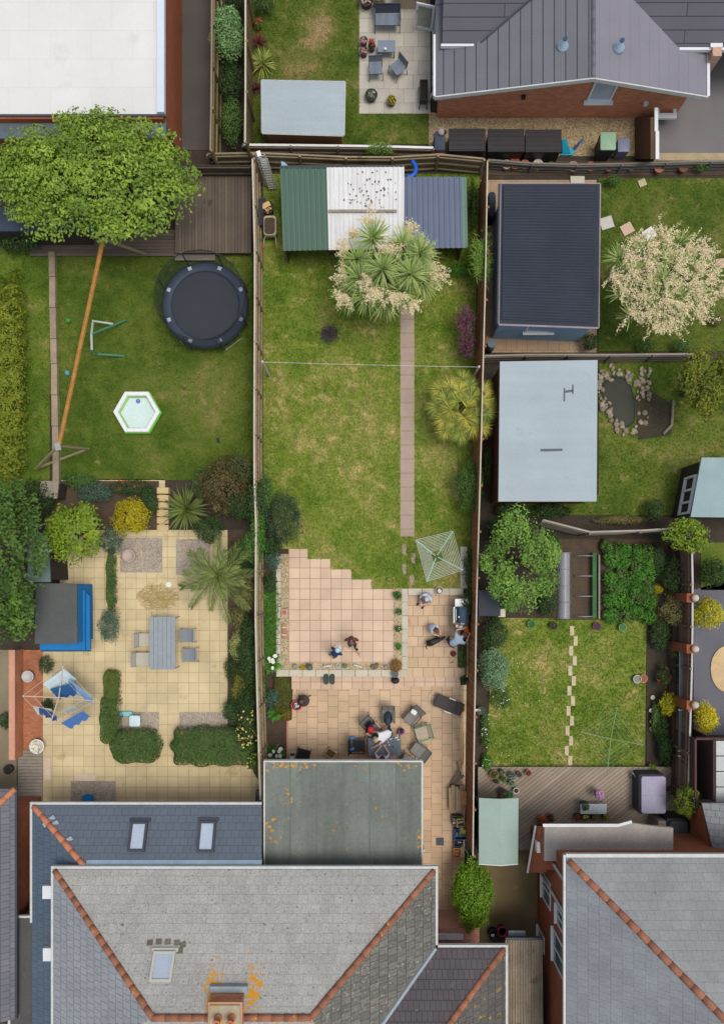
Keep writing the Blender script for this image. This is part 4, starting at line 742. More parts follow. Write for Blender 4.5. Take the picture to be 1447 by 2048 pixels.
# blue playhouse, small grey shed on the left
BPW=mat('bright_blue_board',C(30,122,186),var=.08,vs=2,streak={'s':(.3,.3,14),'a':.1})
t,V=shed('bright blue playhouse with a dark grey felt roof',[(72,1166),(154,1168),(155,1287),(70,1288)],1.7,mat('dark_grey_felt',C(88,92,90),var=.12,vs=1,fine=12,fv=.1),BPW,(.03,.03),None,cat='playhouse',name='playhouse')
a_=W(182,1302,.0); part(t,'veranda',MB().hexa([W(150,1170,0),W(182,1190,0),W(182,1303,0),W(84,1303,0),W(84,1290,0),W(150,1290,0)],[W(152,1168,.9),W(180,1192,.9),W(180,1300,.9),W(80,1300,.9),W(80,1287,.9),W(152,1287,.9)]),BPW,True)
part(t,'railing',MB().rect(166,1180,170,1300,.9,1.05),BPW,True)
t,V=shed('small grey green roofed shed half hidden by the dark left tree',[(54,1062),(96,1068),(101,1164),(56,1164)],1.9,mat('grey_green_felt',C(112,132,128),var=.08,vs=1),mat('dark_board',C(60,52,46),var=.2),(.08,.08))
t,V=shed('long dark blue roofed shed under the big left tree',[(-40,415),(165,415),(165,462),(-40,462)],1.5,mat('navy_felt',C(62,74,90),var=.12,vs=1),mat('dark_board2',C(60,52,46),var=.2),(.08,.08))
solo('tarpaulin',MB().rbox(W(178,455,.12),(.5,.75,.5),.15,.2),mat('blue_tarp',C(80,130,170),var=.12),'small blue covered bundle beneath the big left tree','cover',smooth=True)
t,V=shed('grey weathered plank roofed log store beside the timber edging',[(82,962),(118,962),(114,997),(78,995)],1.0,WOODG,mat('dark_board3',C(66,56,48),var=.2),(.06,.06),cat='log store',name='log_store')
t,V=shed('small charcoal ribbed roofed store behind the fence beneath the round leafy tree',[(956,1180),(1000,1180),(1000,1232),(956,1232)],1.4,mat('charcoal_felt',C(62,66,74),var=.1),mat('dark_board4',C(60,52,46)),(.05,.05),cat='store',name='garden_store')
part(t,'post',MB().rect(996,1218,1010,1234,0,1.35),COPE,True)
# lean-to with corrugated sheet between the houses
t=thing('carport','old grey corrugated lean-to roof between the two bottom houses','carport',W(1050,1960))
a_=[W(1010,1880,2.4),W(1084,1880,2.4),W(1086,2200,2.4),W(1010,2200,2.4)]; b=MB(); ribbed(b,a_[0],a_[1],a_[3],a_[2],14,.04); part(t,'roof_sheet',b,mat('old_corrugated',C(138,126,108),var=.25,vs=.8,fine=12,fv=.2,streak={'s':(4,.3,1),'a':.25},spots=[(1.2,.6,.1,C(92,86,76))]),True)
part(t,'wall',MB().box((a_[0].x+.05,a_[2].y,0),(a_[0].x+.12,a_[0].y-1.6,2.35)).box((a_[1].x-.12,a_[2].y,0),(a_[1].x-.05,a_[0].y-1.6,2.35)),BRICKD,True)
part(t,'gutter',MB().box((a_[0].x,a_[0].y+.01,2.3),(a_[1].x,a_[0].y+.1,2.42)),DKMET,True)
solo('cover_sheet',MB().rect(1016,1862,1050,1877,1.9,1.94),LEAD,'pale grey sheet beside the old corrugated lean-to','sheet')
# hot tub, bin store
t=thing('hot_tub','square hot tub with a lilac grey cover on the pale deck','hot tub',W(1305,1590,.25)); q=W(1306,1590,1.05)
part(t,'shell',MB().rbox((q.x-.02,q.y,.25),(1.12,1.66,.72),.12),mat('dark_tub',C(70,66,74)),True); part(t,'cover',MB().rbox((q.x,q.y,.97),(1.02,1.54,.1),.1).box((q.x-.51,q.y-.01,1.07),(q.x+.51,q.y+.01,1.076)),mat('lilac_cover',C(176,170,194),var=.06,vs=2),True,True)
t=thing('bin_store','dark curved lidded store with a pale half beside the brick wall','storage box',W(1340,1660)); q=W(1352,1672,1.2)
part(t,'body',MB().box((q.x-.4,q.y-.9,0),(q.x+.42,q.y+.72,1.2)),BLACK,True); part(t,'lid',MB().rbox((q.x+.05,q.y-.1,1.2),(.78,1.5,.12),.15),mat('dark_lid',C(70,70,78)),True,True); part(t,'side_panel',MB().box((q.x-.72,q.y-.88,0),(q.x-.41,q.y+.6,1.15)),mat('pink_grey_panel',C(156,142,132)),True)
# storage boxes top right
BOXM=mat('black_resin',C(48,44,46),var=.1,vs=2,rough=.45,streak={'s':(.4,6,1),'a':.15})
for i,(x0,x1,l) in enumerate(((897,970,'black ribbed storage box nearest the rubbish bags on the gravel'),(975,1048,'middle one of three black storage boxes on the gravel'),(1050,1122,'black storage box nearest the turquoise toy on the gravel'))):
    t=thing('storage_box',l,'storage box',W((x0+x1)/2,282),0,'black storage boxes on the gravel'); h=.85; a_=W(x0,257+i,h); c_=W(x1,302+i,h)
    part(t,'body',MB().box((a_.x+.04,c_.y+.04,.008),(c_.x-.04,a_.y-.04,h-.08)),BOXM,True); b=MB().box((a_.x,c_.y,h-.08),(c_.x,a_.y,h))
    for k in range(5): y=c_.y+(a_.y-c_.y)*(k+.5)/5; b.box((a_.x+.05,y-.03,h),(c_.x-.05,y+.03,h+.012))
    part(t,'lid',b,BOXM,True)
t=thing('kettle_barbecue','covered dark grey trolley with red and black items at the fence corner','trolley',W(879,285)); q=W(879,280,.8)
part(t,'body',MB().rbox((q.x,q.y,.01),(.45,.8,.78),.08),mat('slate_cover',C(66,76,90),var=.15,vs=4),True,True); part(t,'tray',MB().box((q.x-.2,q.y-.55,.5),(q.x+.2,q.y-.42,.6)),mat('red_plastic',C(176,60,66)),True); part(t,'lid_pot',MB().ell((q.x+.05,q.y+.3,.85),(.15,.15,.12)),mat('pinkish',C(170,150,150)),True,True); part(t,'wheel',MB().ell((q.x+.2,q.y+.3,.83),(.08,.08,.1)),BLACK,True,True)
t=thing('slide_toy','bright turquoise plastic slide toy at the end of the storage boxes','toy',W(1140,295)); TQ=mat('turquoise_plastic',C(36,160,190),rough=.4)
part(t,'slide',MB().hexa([W(1123,278,.02),W(1132,278,.02),W(1138,308,.02),W(1124,308,.02)],[W(1123,278,.6),W(1132,278,.6),W(1140,306,.15),W(1124,306,.15)]),TQ,True); part(t,'base',MB().hexa([W(1126,300,.01),W(1148,296,.01),W(1146,310,.01),W(1120,310,.01)],[W(1126,300,.1),W(1148,296,.1),W(1146,310,.1),W(1120,310,.1)]),TQ,True); part(t,'handle',MB().tube([W(1146,300,.05),W(1158,285,.4),W(1166,279,.5)],.06,8),mat('steel_blue_plastic',C(70,120,160)),True)
for l,x,y,wd,hg,cc,z in (('pale green wheeled bin beside the brown side wall','1215',282,.62,.95,(146,178,146),0),('grey blue lidded box beside the green bin','1246',290,.48,.6,(124,130,152),0)):
    x=float(x); q=W(x,y,hg); t=thing('wheelie_bin',l,'bin',(q.x,q.y,0)); mm=mat('bin_'+l[:5].strip().replace(' ','_'),C(*cc),rough=.5,var=.08)
    part(t,'body',MB().hexa([(-wd*.42,-wd*.45,0),(wd*.42,-wd*.45,0),(wd*.42,wd*.45,0),(-wd*.42,wd*.45,0)],[(-wd*.5,-wd*.55,hg-.06),(wd*.5,-wd*.55,hg-.06),(wd*.5,wd*.55,hg-.06),(-wd*.5,wd*.55,hg-.06)]),BLACK if hg>.8 else mm); part(t,'lid',MB().rbox((0,0,hg-.06),(wd*1.04,wd*1.2,.08),.06),mm,smooth=True); part(t,'handle',MB().tube([(-wd*.4,wd*.62,hg-.03),(wd*.4,wd*.62,hg-.03)],.02,6),BLACK)
part(thing('side_wall','dark brown side wall with white capping by the driveway','wall',W(1290,270)),'wall',MB().hexa([W(1268,236,0),W(1310,232,0),W(1310,318,0),W(1268,318,0)][::1],[W(1300,236,1.4),W(1310,232,1.4),W(1310,318,1.4),W(1300,318,1.4)]),mat('dark_brown_wall',C(104,76,52),var=.2,vs=1.5),True)
t=thing('wall_capping','white zigzag capping along the driveway side wall','capping',W(1312,260)); part(t,'capping',MB().rect(1308,215,1315,262,1.4,1.47).rect(1310,262,1317,318,1.4,1.47),WHITE,True)
t=thing('meter_cupboard','white framed porch opening at the driveway corner of the brick bungalow','porch',W(1335,222)); part(t,'frame',MB().rect(1310,226,1352,236,.5,.6).rect(1345,195,1352,226,.5,.6).rect(1312,214,1318,226,.5,.6),WHITE,True); part(t,'floor',MB().rect(1318,198,1345,226,.02,.05),SOILD,True)
t=thing('chimney_stack','pink brick chimney stub with white trim at the right of the slate roof','chimney',W(1432,102)); part(t,'stack',MB().rect(1424,94,1442,112,1.6,2.5),mat('pale_brick',C(200,160,140),brick=dict(w=.225,h=.075,ms=.01,axis='wall')),True); part(t,'cap',MB().rect(1420,86,1444,94,2.2,2.45),WHITE,True); part(t,'base',MB().rect(1424,94,1440,110,0,1.6),BRICKW,True)
# ---------------------------------------------------------------- play things, left garden
t=thing('trampoline','round black trampoline with a dark safety net on the left lawn','trampoline',(W(411,611,.75).x,W(411,611,.75).y,0)); R_=1.78
NAVY=mat('navy_padding',C(52,62,78),var=.12,vs=4,fine=20,fv=.1,rough=.6); part(t,'jump_mat',MB().lathe((0,0,.74),[(1.44,0),(1.44,.015)],48),mat('trampoline_mat',C(48,54,62),var=.08,vs=2,rough=.7))
b=MB(); pr=[(1.40,.0),(1.40,.06),(1.5,.09),(1.72,.09),(1.8,.05),(1.8,-.05)]; vs=[]; n=48
for r,z in pr:
    for k in range(n): a=6.28319*k/n; vs.append((r*math.cos(a),r*math.sin(a),.75+z))
b.add(vs,[[i*n+k,i*n+(k+1)%n,(i+1)*n+(k+1)%n,(i+1)*n+k] for i in range(5) for k in range(n)]); part(t,'padding',b,NAVY,smooth=True)
for k in range(8):
    a=.4+k*math.pi/4; x,y=math.cos(a),math.sin(a); part(t,'pole',MB().tube([(x*1.82,y*1.82,.3),(x*1.84,y*1.84,1.2),(x*1.8,y*1.8,1.9)],.028,6),mat('black_pole',C(70,74,80)) if k==0 else bpy.data.materials['black_pole'])
    if k%2==0: part(t,'leg',MB().tube([(x*1.75,y*1.75,.72),(x*1.78,y*1.78,.03),(math.cos(a+.5)*1.78,math.sin(a+.5)*1.78,.03),(math.cos(a+.5)*1.75,math.sin(a+.5)*1.75,.72)],.025,6),STEEL)
    part(t,'pad_tie',MB().obox((x*1.62,y*1.62,.85),(.14,.16,.03),a),mat('white_tie',C(170,176,182)) if k==0 else bpy.data.materials['white_tie'])
b=MB(); vs=[]
for z in (.8,1.35,1.88):
    for k in range(n): a=6.28319*k/n; vs.append((1.79*math.cos(a),1.79*math.sin(a),z))
b.add(vs,[[i*n+k,i*n+(k+1)%n,(i+1)*n+(k+1)%n,(i+1)*n+k] for i in range(2) for k in range(n)]); part(t,'net',b,mat('net_mesh',C(40,48,58),alpha=.42,var=.1),smooth=True)
part(t,'net_rim',MB().tube([(1.8*math.cos(k*.2618),1.8*math.sin(k*.2618),1.9) for k in range(25)],.022,6),BLACK)
t=thing('paddling_pool','hexagonal white and lime paddling pool on the left lawn','pool',W(278,827,0)); A0=math.radians(0)
hx=lambda r,z:[(r*math.cos(A0+k*math.pi/3),r*math.sin(A0+k*math.pi/3),z) for k in range(6)]
LIME=mat('lime_plastic',C(120,220,70),rough=.4); b=MB(); V_=hx(.98,0)+hx(1.04,.16)+hx(.98,.3)
b.add(V_,[[i*6+k,i*6+(k+1)%6,(i+1)*6+(k+1)%6,(i+1)*6+k] for i in range(2) for k in range(6)]); part(t,'outer_wall',b,LIME)
b=MB(); b.add(hx(1.0,.29)+hx(.97,.34)+hx(.82,.34)+hx(.78,.29),[[i*6+k,i*6+(k+1)%6,(i+1)*6+(k+1)%6,(i+1)*6+k] for i in range(3) for k in range(6)]); part(t,'rim',b,mat('white_plastic',C(232,236,234),var=.03,rough=.4))
b=MB(); b.add(hx(.79,.29)+hx(.72,.06),[[k,(k+1)%6,6+(k+1)%6,6+k] for k in range(6)]); part(t,'inner_wall',b,mat('pale_lime',C(178,226,150)))
b=MB(); b.poly(hx(.74,.1)); part(t,'water',b,mat('pool_water',C(212,232,228),rough=.08,spec=.6,var=.03))
part(t,'drain_patch',MB().lathe((.0,.5,.102),[(.1,0),(.1,.01)],12),mat('blue_patch',C(110,130,190)))
WB=mat('orange_brown_beam',C(172,122,62),var=.25,vs=3,fine=18,fv=.25,spots=[(4,.66,.06,C(130,92,52))]); GW=mat('pale_timber',C(150,138,104),var=.15,vs=3)
hB=2.2; pA,pB=W(207,478,hB),W(118,893,hB); t=thing('swing_frame','timber swing frame with a long orange brown beam over the left lawn','swing',(pB.x,pB.y,0))
part(t,'beam',MB().tube([pA,pB],.085,8),WB,True); f0,f1=W(72,938,0.02),W(178,898,.02)
part(t,'leg',MB().tube([pB+Vector((0,0,.06)),f0],.065,6),GW,True); part(t,'leg',MB().tube([pB+Vector((.05,0,.06)),f1],.06,6),GW,True); part(t,'crossbar',MB().tube([f0+Vector((0,0,.05)),f1+Vector((0,0,.05))],.06,6),GW,True)
part(t,'leg',MB().tube([pA,pA+Vector((-1.1,.3,-2.2))],.065,6),GW,True); part(t,'leg',MB().tube([pA,pA+Vector((1.0,.4,-2.2))],.065,6),GW,True)
part(t,'bracket',MB().obox(pB+Vector((0,-.02,.07)),(.22,.3,.06),.2),STEEL,True)
t=thing('football_goal','small white and green tubular goal frame on the left lawn','goal',W(205,680)); GP=mat('green_tube',C(70,130,104),rough=.4); WP=mat('white_tube',C(196,204,196),rough=.4)
part(t,'crossbar',MB().tube([W(183,670,.9),W(184,700,.9)],.05,8),WP,True); part(t,'post',MB().tube([W(184,700,.9),W(195,708,.5),W(248,712,.05)],.05,8),GP,True); part(t,'post',MB().tube([W(183,670,.9),W(186,642,.6),W(226,648,.05)],.05,8),WP,True); part(t,'brace',MB().tube([W(184,668,.85),W(252,640,.05)],.045,8),GP,True)
b=MB(); yy=505; i=0
t=thing('sleeper_edging','row of weathered timber sleepers edging the left lawn','edging',W(106,720))
while yy<950:
    L_=random.choice((50,62,74)); b=MB(); x=100+ (yy-505)*.02; b.obox(W(x+6,yy+L_/2,.12),(.26,L_/S-.03,.22),random.uniform(-.02,.02)); part(t,'sleeper',b,mat('sleeper_wood',C(156,140,116),var=.25,vs=2,fv=.2) if i==0 else bpy.data.materials['sleeper_wood'],True); yy+=L_; i+=1
for l,x,y,cc in (('small turquoise ball on the left lawn',135,746,(90,170,180)),('small green ball beside the timber sleepers',137,641,(70,150,70))): solo('ball',MB().ell(W(x,y,.1),(.11,.11,.11),12,8),mat('ball_'+l.split()[1],C(*cc)),l,'ball',smooth=True)
solo('shoe',MB().ell(W(436,880,.05),(.05,.12,.05),8,6,rot=.3),BLACK,'dark shoe dropped on the left lawn','shoe',smooth=True)
# pond on the right
PS=mat('pond_stone',C(166,152,134),attr=C(128,118,104),var=.2,vs=6)
t=thing('pond','kidney shaped dark garden pond ringed with pale stones','pond',W(1240,800))
pts=[(1205,765),(1222,752),(1245,754),(1262,775),(1270,810),(1268,845),(1252,856),(1234,848),(1220,825),(1208,800),(1200,785)]
part(t,'liner',MB().pp(pts,-.04,.03),mat('pond_liner',C(44,48,54),var=.2,rough=.7,spec=.15),True); inn=[(CXp+(x-CXp)*.9,CYp+(y-CYp)*.92) for CXp,CYp in [(1238,806)] for x,y in pts]; part(t,'water',MB().pp(inn,.03,.045),mat('pond_water',C(38,42,26),rough=.3,spec=.12,var=.2),True)
b=MB()
for i in range(95):
    f=random.random()*len(pts); k=int(f); f-=k; x=pts[k][0]*(1-f)+pts[(k+1)%len(pts)][0]*f; y=pts[k][1]*(1-f)+pts[(k+1)%len(pts)][1]*f; x=1238+(x-1238)*1.3+random.gauss(3,6); y=806+(y-806)*1.18+random.gauss(0,6)
    if x<1196: continue
    r_=random.uniform(.06,.15); b.ell(W(x,y,.05),(r_,r_*random.uniform(.6,1),r_*.5),7,5,rot=random.random()*3)
part(t,'edging_stones',b,PS,True,True)
b=MB()
for i in range(40):
    x=random.uniform(1272,1300); y=random.uniform(735,800); r_=random.uniform(.05,.12); b.ell(W(x,y,.04),(r_,r_*.8,r_*.5),7,5,rot=random.random()*3)
solo('rockery',b,PS,'loose scatter of pale stones beside the pond','stones',smooth=True)
struct('soil_bed',MB().pp([(1268,790),(1300,780),(1345,810),(1340,870),(1275,880)],-.02,.012),SOILD)
b=MB(); b.tube([W(1345,800,.06),W(1342,850,.06),W(1325,868,.06)],.07,6); solo('pipe',b,WOODG,'pale bent edging rail beside the pond','rail',smooth=True)
for l,x,y,s_,a_,c_ in (('white stepping slab nearest the charcoal roof',1212,446,.55,.3,(200,194,186)),('pink stepping slab among the lawn slabs',1253,458,.5,.5,(206,176,154)),('pale white square board by the cream flowered tree',1297,468,.5,.6,(222,222,220)),('small cream slab on the lawn north of the slab row',1283,366,.32,.4,(190,180,140)),('pinkish slab at the right edge of the lawn',1440,527,.45,.1,(200,170,150))): solo('stepping_slab',MB().obox(W(x,y,.03),(s_,s_*.9,.05),a_),mat('slab_'+str(x),C(*c_),var=.08),l,'slab')
solo('gate_step',MB().rect(1140,352,1168,366,.0,.08),COPE,'pale stone step north of the charcoal roof','step')
t=thing('water_butt','dark grey round water butt below the blue garden room downpipe','water butt',W(976,700,0)); part(t,'barrel',MB().lathe((0,0,0),[(.17,0),(.19,.4),(.18,.8),(.15,.85)],16),mat('grey_butt',C(88,94,100)),smooth=True); part(t,'lid',MB().lathe((0,0,.85),[(.19,0),(.19,.03)],16),mat('grey_butt_lid',C(108,114,120)))
t=thing('log_bag','tall dark covered bundle between the brown fence and the blue garden room','cover',W(976,430,0)); part(t,'cover',MB().rbox((0,0,0),(.3,1.05,.9),.12),mat('dark_cover',C(50,58,70),var=.2,vs=4),smooth=True); part(t,'strap',MB().rbox((0,.1,.3),(.31,.06,.61),.02),BLACK)
# vegetable cloches
t=thing('cloche','long low clear plastic cloche tunnel nearest the round leafy tree','cloche',W(1126,1170)); b=MB(); P=[]; n=10
def tunnel(t,x0,x1,y0,y1,hh,mm,hoops):
    a_,c_=W(x0,y1),W(x1,y0); xc=(a_.x+c_.x)/2; wd=(c_.x-a_.x)/2; prof=[(xc-wd*math.cos(i*math.pi/8),hh*math.sin(i*math.pi/8)+.02) for i in range(9)]
    if mm: b=MB(); vs=[(x,y,z) for y in (a_.y,c_.y) for x,z in prof]; b.add(vs,[[i,i+1,i+10,i+9] for i in range(8)]); part(t,'cover',b,mm,True,True)
    for k in range(hoops): y=a_.y+(c_.y-a_.y)*k/(hoops-1); part(t,'hoop',MB().tube([(x,y,z+.015) for x,z in prof],.022,5),STEEL,True)
tunnel(t,1112,1138,1106,1236,.35,mat('clear_plastic',C(176,182,190),alpha=.6,rough=.3),5)
t=thing('cloche','row of bare white hoops over the vegetable bed','cloche',W(1165,1170)); tunnel(t,1147,1184,1112,1232,.4,None,4)
solo('green_net_fence',MB().rect(1184,1106,1192,1236,.01,.3),mat('green_netting',C(62,104,60),var=.2,vs=5),'low strip of green netting beside the bare hoops','netting')
solo('trellis_rail',MB().rect(1196,1110,1199,1238,.01,.25),WOODG,'thin wooden rail between the hoops and the leafy crop bed','rail')
# ---------------------------------------------------------------- plants
L_TREE=leafmat('tree_leaf_yellow_green',(142,166,60),(82,110,34),1.65)
L_LIME=leafmat('tree_leaf_lime',(140,162,40),(82,110,26),1.4)
L_GOLD=leafmat('golden_leaf',(184,170,14),(150,140,16),1.5)
L_YEL=leafmat('yellow_leaf',(224,206,10),(180,170,20),1.5)
L_MID=leafmat('mid_green_leaf',(96,130,56),(50,80,30),1.4)
L_DARK=leafmat('dark_green_leaf',(74,102,50),(38,60,26),1.35)
L_DEEP=leafmat('deep_green_leaf',(64,94,36),(32,54,20),1.3)
L_BRIGHT=leafmat('bright_green_leaf',(126,164,30),(72,112,18),1.4)
L_GREY=leafmat('grey_green_leaf',(128,160,124),(86,122,86),1.5)
L_BLUEG=leafmat('blue_green_leaf',(84,116,96),(56,86,70),1.5)
L_PURP=leafmat('purple_leaf',(124,76,98),(86,48,68),1.5)
L_RED=leafmat('red_brown_leaf',(112,98,54),(70,60,32),1.5)
L_VAR=leafmat('variegated_leaf',(186,184,112),(120,134,74),1.5)
L_OLIVE=leafmat('olive_leaf',(132,126,74),(98,96,56),1.5)
L_ORNG=leafmat('orange_leaf',(170,120,54),(120,96,50),1.5)
L_HEDGE=leafmat('hedge_leaf',(86,116,46),(44,70,24),1.5)
L_FERN=leafmat('bright_grassy_leaf',(84,136,40),(54,100,28),1.5)
F_WHITE=mat('white_petal',C(236,236,228),var=.05); F_YELL=mat('pale_yellow_petal',C(236,214,120),var=.1); F_RED=mat('red_petal',C(196,40,50),var=.15); F_PURP=mat('violet_petal',C(128,118,170),var=.15); F_PINK=mat('pink_petal',C(206,150,196),var=.1)
shrub('big spreading lime green tree overhanging the white roofed building',186,356,236,138,4.2,L_TREE,17000,.135,'tree','tree',trunk=True,clumps=150,cr=.15,up=.8,fill=.3)
shrub('dark leafed tree filling the left edge beside the blue playhouse',10,1130,88,190,4.2,leafmat('shade_tree_leaf',(92,124,44),(50,76,28),1.5),7500,.14,'tree','tree',trunk=True,clumps=60,cr=.22,up=.8)
shrub('round lime green tree behind the blue playhouse',152,1066,64,72,2.8,L_LIME,3500,.12,'tree','tree',trunk=True,clumps=35,cr=.28,up=.9)
shrub('round golden green bush at the top of the yellow patio',263,1034,42,42,1.5,L_GOLD,2600,.06,clumps=40,cr=.25)
shrub('brown tinged green shrub leaning on the central fence',448,972,62,68,2.0,L_RED,3600,.07,clumps=40,cr=.25)
shrub('yellow green hedge strip on the left edge of the far lawn',14,760,34,210,1.2,leafmat('yellow_green_leaf',(150,150,28),(88,110,26),1.3),2600,.09,clumps=50,cr=.22,box=.6)
shrub('dark green patch of shrub in the top left of the far lawn',40,485,50,24,1.0,L_DEEP,900,.08)
shrub('dark hedge mass below the far lawn',60,1000,60,48,1.6,L_DEEP,1500,.09)
shrub('low dark green shrub with red flowers above the golden bush',262,975,54,20,.7,L_DARK,1100,.06,flowers=(F_RED,26,.1))
shrub('blue green shrub left of the red flowers',188,985,42,24,.8,L_BLUEG,900,.06)
shrub('grey green shrub between the lime tree and golden bush',222,1082,30,30,.8,L_BLUEG,700,.06)
shrub('narrow green hedge running down the yellow patio',222,1160,9,66,.6,L_HEDGE,900,.05,'hedge','hedge',box=.6)
shrub('rounded grey green bush at the end of the narrow hedge',219,1252,25,38,.9,L_BLUEG,1100,.055,clumps=26)
shrub('short clipped hedge block on the yellow patio',223,1372,15,34,.8,leafmat('clipped_leaf',(98,112,36),(70,86,26),1.5),900,.05,'hedge','hedge',box=.5,clumps=30)
shrub('dark hedge arm joining the rounded hedge on the yellow patio',220,1440,20,50,.9,leafmat('arm_leaf',(78,104,34),(50,76,24),1.5),1200,.05,'hedge','hedge',box=.6,clumps=30)
shrub('rounded clipped hedge left of the patio gap',270,1493,52,33,.9,L_HEDGE,2400,.05,'hedge','hedge',clumps=60,cr=.22,box=.7)
shrub('long clipped hedge between the patio gap and the rose',426,1494,90,38,1.0,L_HEDGE,4600,.05,'hedge','hedge',clumps=90,cr=.18,box=.6)
shrub('cream variegated shrub against the central fence',480,1288,26,36,1.0,L_VAR,1300,.05)
shrub('dark green shrub below the variegated one by the fence',468,1340,24,32,.9,L_DEEP,1000,.05)
shrub('yellow flecked shrub by the fence above the rose',486,1375,27,42,1.0,leafmat('fleck_leaf',(150,140,50),(84,100,40),1.5),1500,.05)
shrub('olive green shrub under the palm by the fence',478,1235,24,28,1.0,L_OLIVE,900,.05)
shrub('pale yellow flowered rose climbing the central fence',494,1452,24,50,1.5,L_DARK,1500,.06,'rose_bush','rose',flowers=(F_YELL,110,.085))
shrub('small yellow rose below the long hedge corner',504,1522,12,22,1.1,L_MID,400,.055,'rose_bush','rose',flowers=(F_YELL,36,.08))
shrub('ivy draped over the fence beside the palm',517,1070,16,62,2.0,L_FERN,1300,.06,'ivy','ivy')
# centre garden
shrub('dark rounded shrub with violet flowers beside the raised patio',565,1036,45,60,1.6,leafmat('ceanothus_leaf',(66,92,54),(40,60,34),1.4),3200,.05,clumps=60,cr=.2,flowers=(F_PURP,110,.045))
shrub('blue green shrub below the violet flowered shrub',546,1122,18,26,.8,L_BLUEG,800,.05)
shrub('deep green shrub by the fence above the grassy strip',540,1165,17,22,.6,L_DARK,700,.05)
t=thing('ground_cover_plant','bright grassy green border plant along the raised patio','plant',W(540,1235))
b=MB()
for i in range(900):
    p=W(random.gauss(540,8),random.uniform(1175,1318),.05); b.blade(p,random.uniform(0,6.28),random.uniform(.4,1.3),random.uniform(.2,.42),.018,1.2,3)
part(t,'foliage',b,L_FERN,True)
def lily(label,px,py,z,n,r,fl):
    t=thing('arum_lily',label,'lily',W(px,py,z)); b=MB()
    for i in range(n): a=random.random()*6.28; d=random.random()*r; b.blade((math.cos(a)*d*.5,math.sin(a)*d*.5,.02),a,random.uniform(.5,1.3),random.uniform(.3,.55),random.uniform(.05,.1),1.3,4)
    part(t,'leaves',b,L_FERN)
    for (x,y) in fl:
        q=W(x,y,z+.55)-W(px,py,z); part(t,'flower',MB().lathe((q.x,q.y,z*0+.52),[(.02,-.1),(.05,-.03),(.085,.04),(.075,.05),(.02,-.02)],9,sx=random.uniform(.8,1.2),ph=random.random()),F_WHITE,smooth=True)
lily('white flowered lily clump at the bottom left of the raised patio',541,1326,0,110,.35,[(538,1317),(545,1320),(550,1312),(546,1324),(545,1336),(541,1322)])
lily('white flowered lily clump beside the flat roofed extension',548,1507,LOW+.05,90,.35,[(561,1498),(558,1503),(547,1503),(553,1512),(560,1512),(540,1510)])
shrub('low olive moss mat at the edge of the lower soil bed',564,1385,19,44,.35,leafmat('moss_leaf',(100,96,28),(68,80,24),1.5),1500,.035,'ground_cover_plant','plant',LOW+.05,clumps=50,cr=.2,box=.7)
shrub('blue green leafy perennial in the lower soil bed',542,1398,18,22,.5,L_BLUEG,600,.06,'perennial','plant',LOW+.05)
t=thing('hosta','broad leaved green perennial below the blue green one','plant',W(548,1428,LOW+.05)); b=MB()
for i in range(70): a=random.random()*6.28; b.blade((0,0,.03),a,random.uniform(.3,1.2),random.uniform(.25,.45),.1,1.2,4)
part(t,'leaves',b,L_FERN)
shrub('golden tufted plant at the corner of the lower soil bed',572,1430,10,14,.3,leafmat('gold_tuft_leaf',(150,126,24),(110,104,30),1.5),450,.035,'perennial','plant',LOW+.05)
shrub('leafy climber on the fence above the lower soil bed',527,1375,7,36,1.2,L_MID,450,.05,'climber','plant',LOW)
shrub('purple leafed acer at the right of the central lawn',930,640,25,34,1.5,L_PURP,1300,.055,'acer','tree',trunk=True,clumps=26,cr=.3,inner=.3)
shrub('second smaller purple acer just below the first',932,690,20,36,1.3,L_PURP,1100,.055,'acer','tree',trunk=True,clumps=22,cr=.32,inner=.3)
shrub('ivy covered shrub between the fan palm and the round leafy tree',938,975,33,62,1.6,L_MID,2800,.055,clumps=40,cr=.26)
shrub('dark trailing shrub beside the lower right coping',936,1138,12,50,.9,L_DARK,900,.05)
shrub('dark evergreen behind the barbecue',938,1205,16,34,1.2,L_DEEP,1000,.05)
shrub('low bright shrub strip at the foot of the shelter by the fence',918,541,30,15,.5,L_FERN,700,.06,asp=.3)
t=thing('bamboo','feathery bright green bamboo clump over the brown fence','bamboo',W(962,525)); b=MB()
for i in range(520):
    p=W(random.gauss(962,7),random.gauss(520,19),1.6); b.blade(p,random.uniform(0,6.28),random.uniform(.2,1.2),random.uniform(.25,.5),.025,1.1,3)
part(t,'foliage',b,leafmat('bamboo_leaf',(120,150,56),(80,116,40),1.5),True); b=MB()
for i in range(14): p=W(random.gauss(962,5),random.gauss(520,14)); b.tube([p,p+Vector((0,0,1.7))],.012,5)
part(t,'stem',b,L_OLIVE,True)
shrub('very dark ivy along the fence right of the blue roof panel',945,410,8,60,1.0,L_DEEP,800,.05,'ivy','ivy')
shrub('leafy climber tumbling over the white topped fence',757,303,34,7,1.6,leafmat('climber_leaf',(128,156,70),(84,120,46),1.5),420,.06,'climber','plant')
shrub('bright round bush beside the pale green gabled shed',944,1790,45,76,1.9,L_BRIGHT,5000,.075,clumps=90,cr=.2,z=0,up=.7,fill=.55)
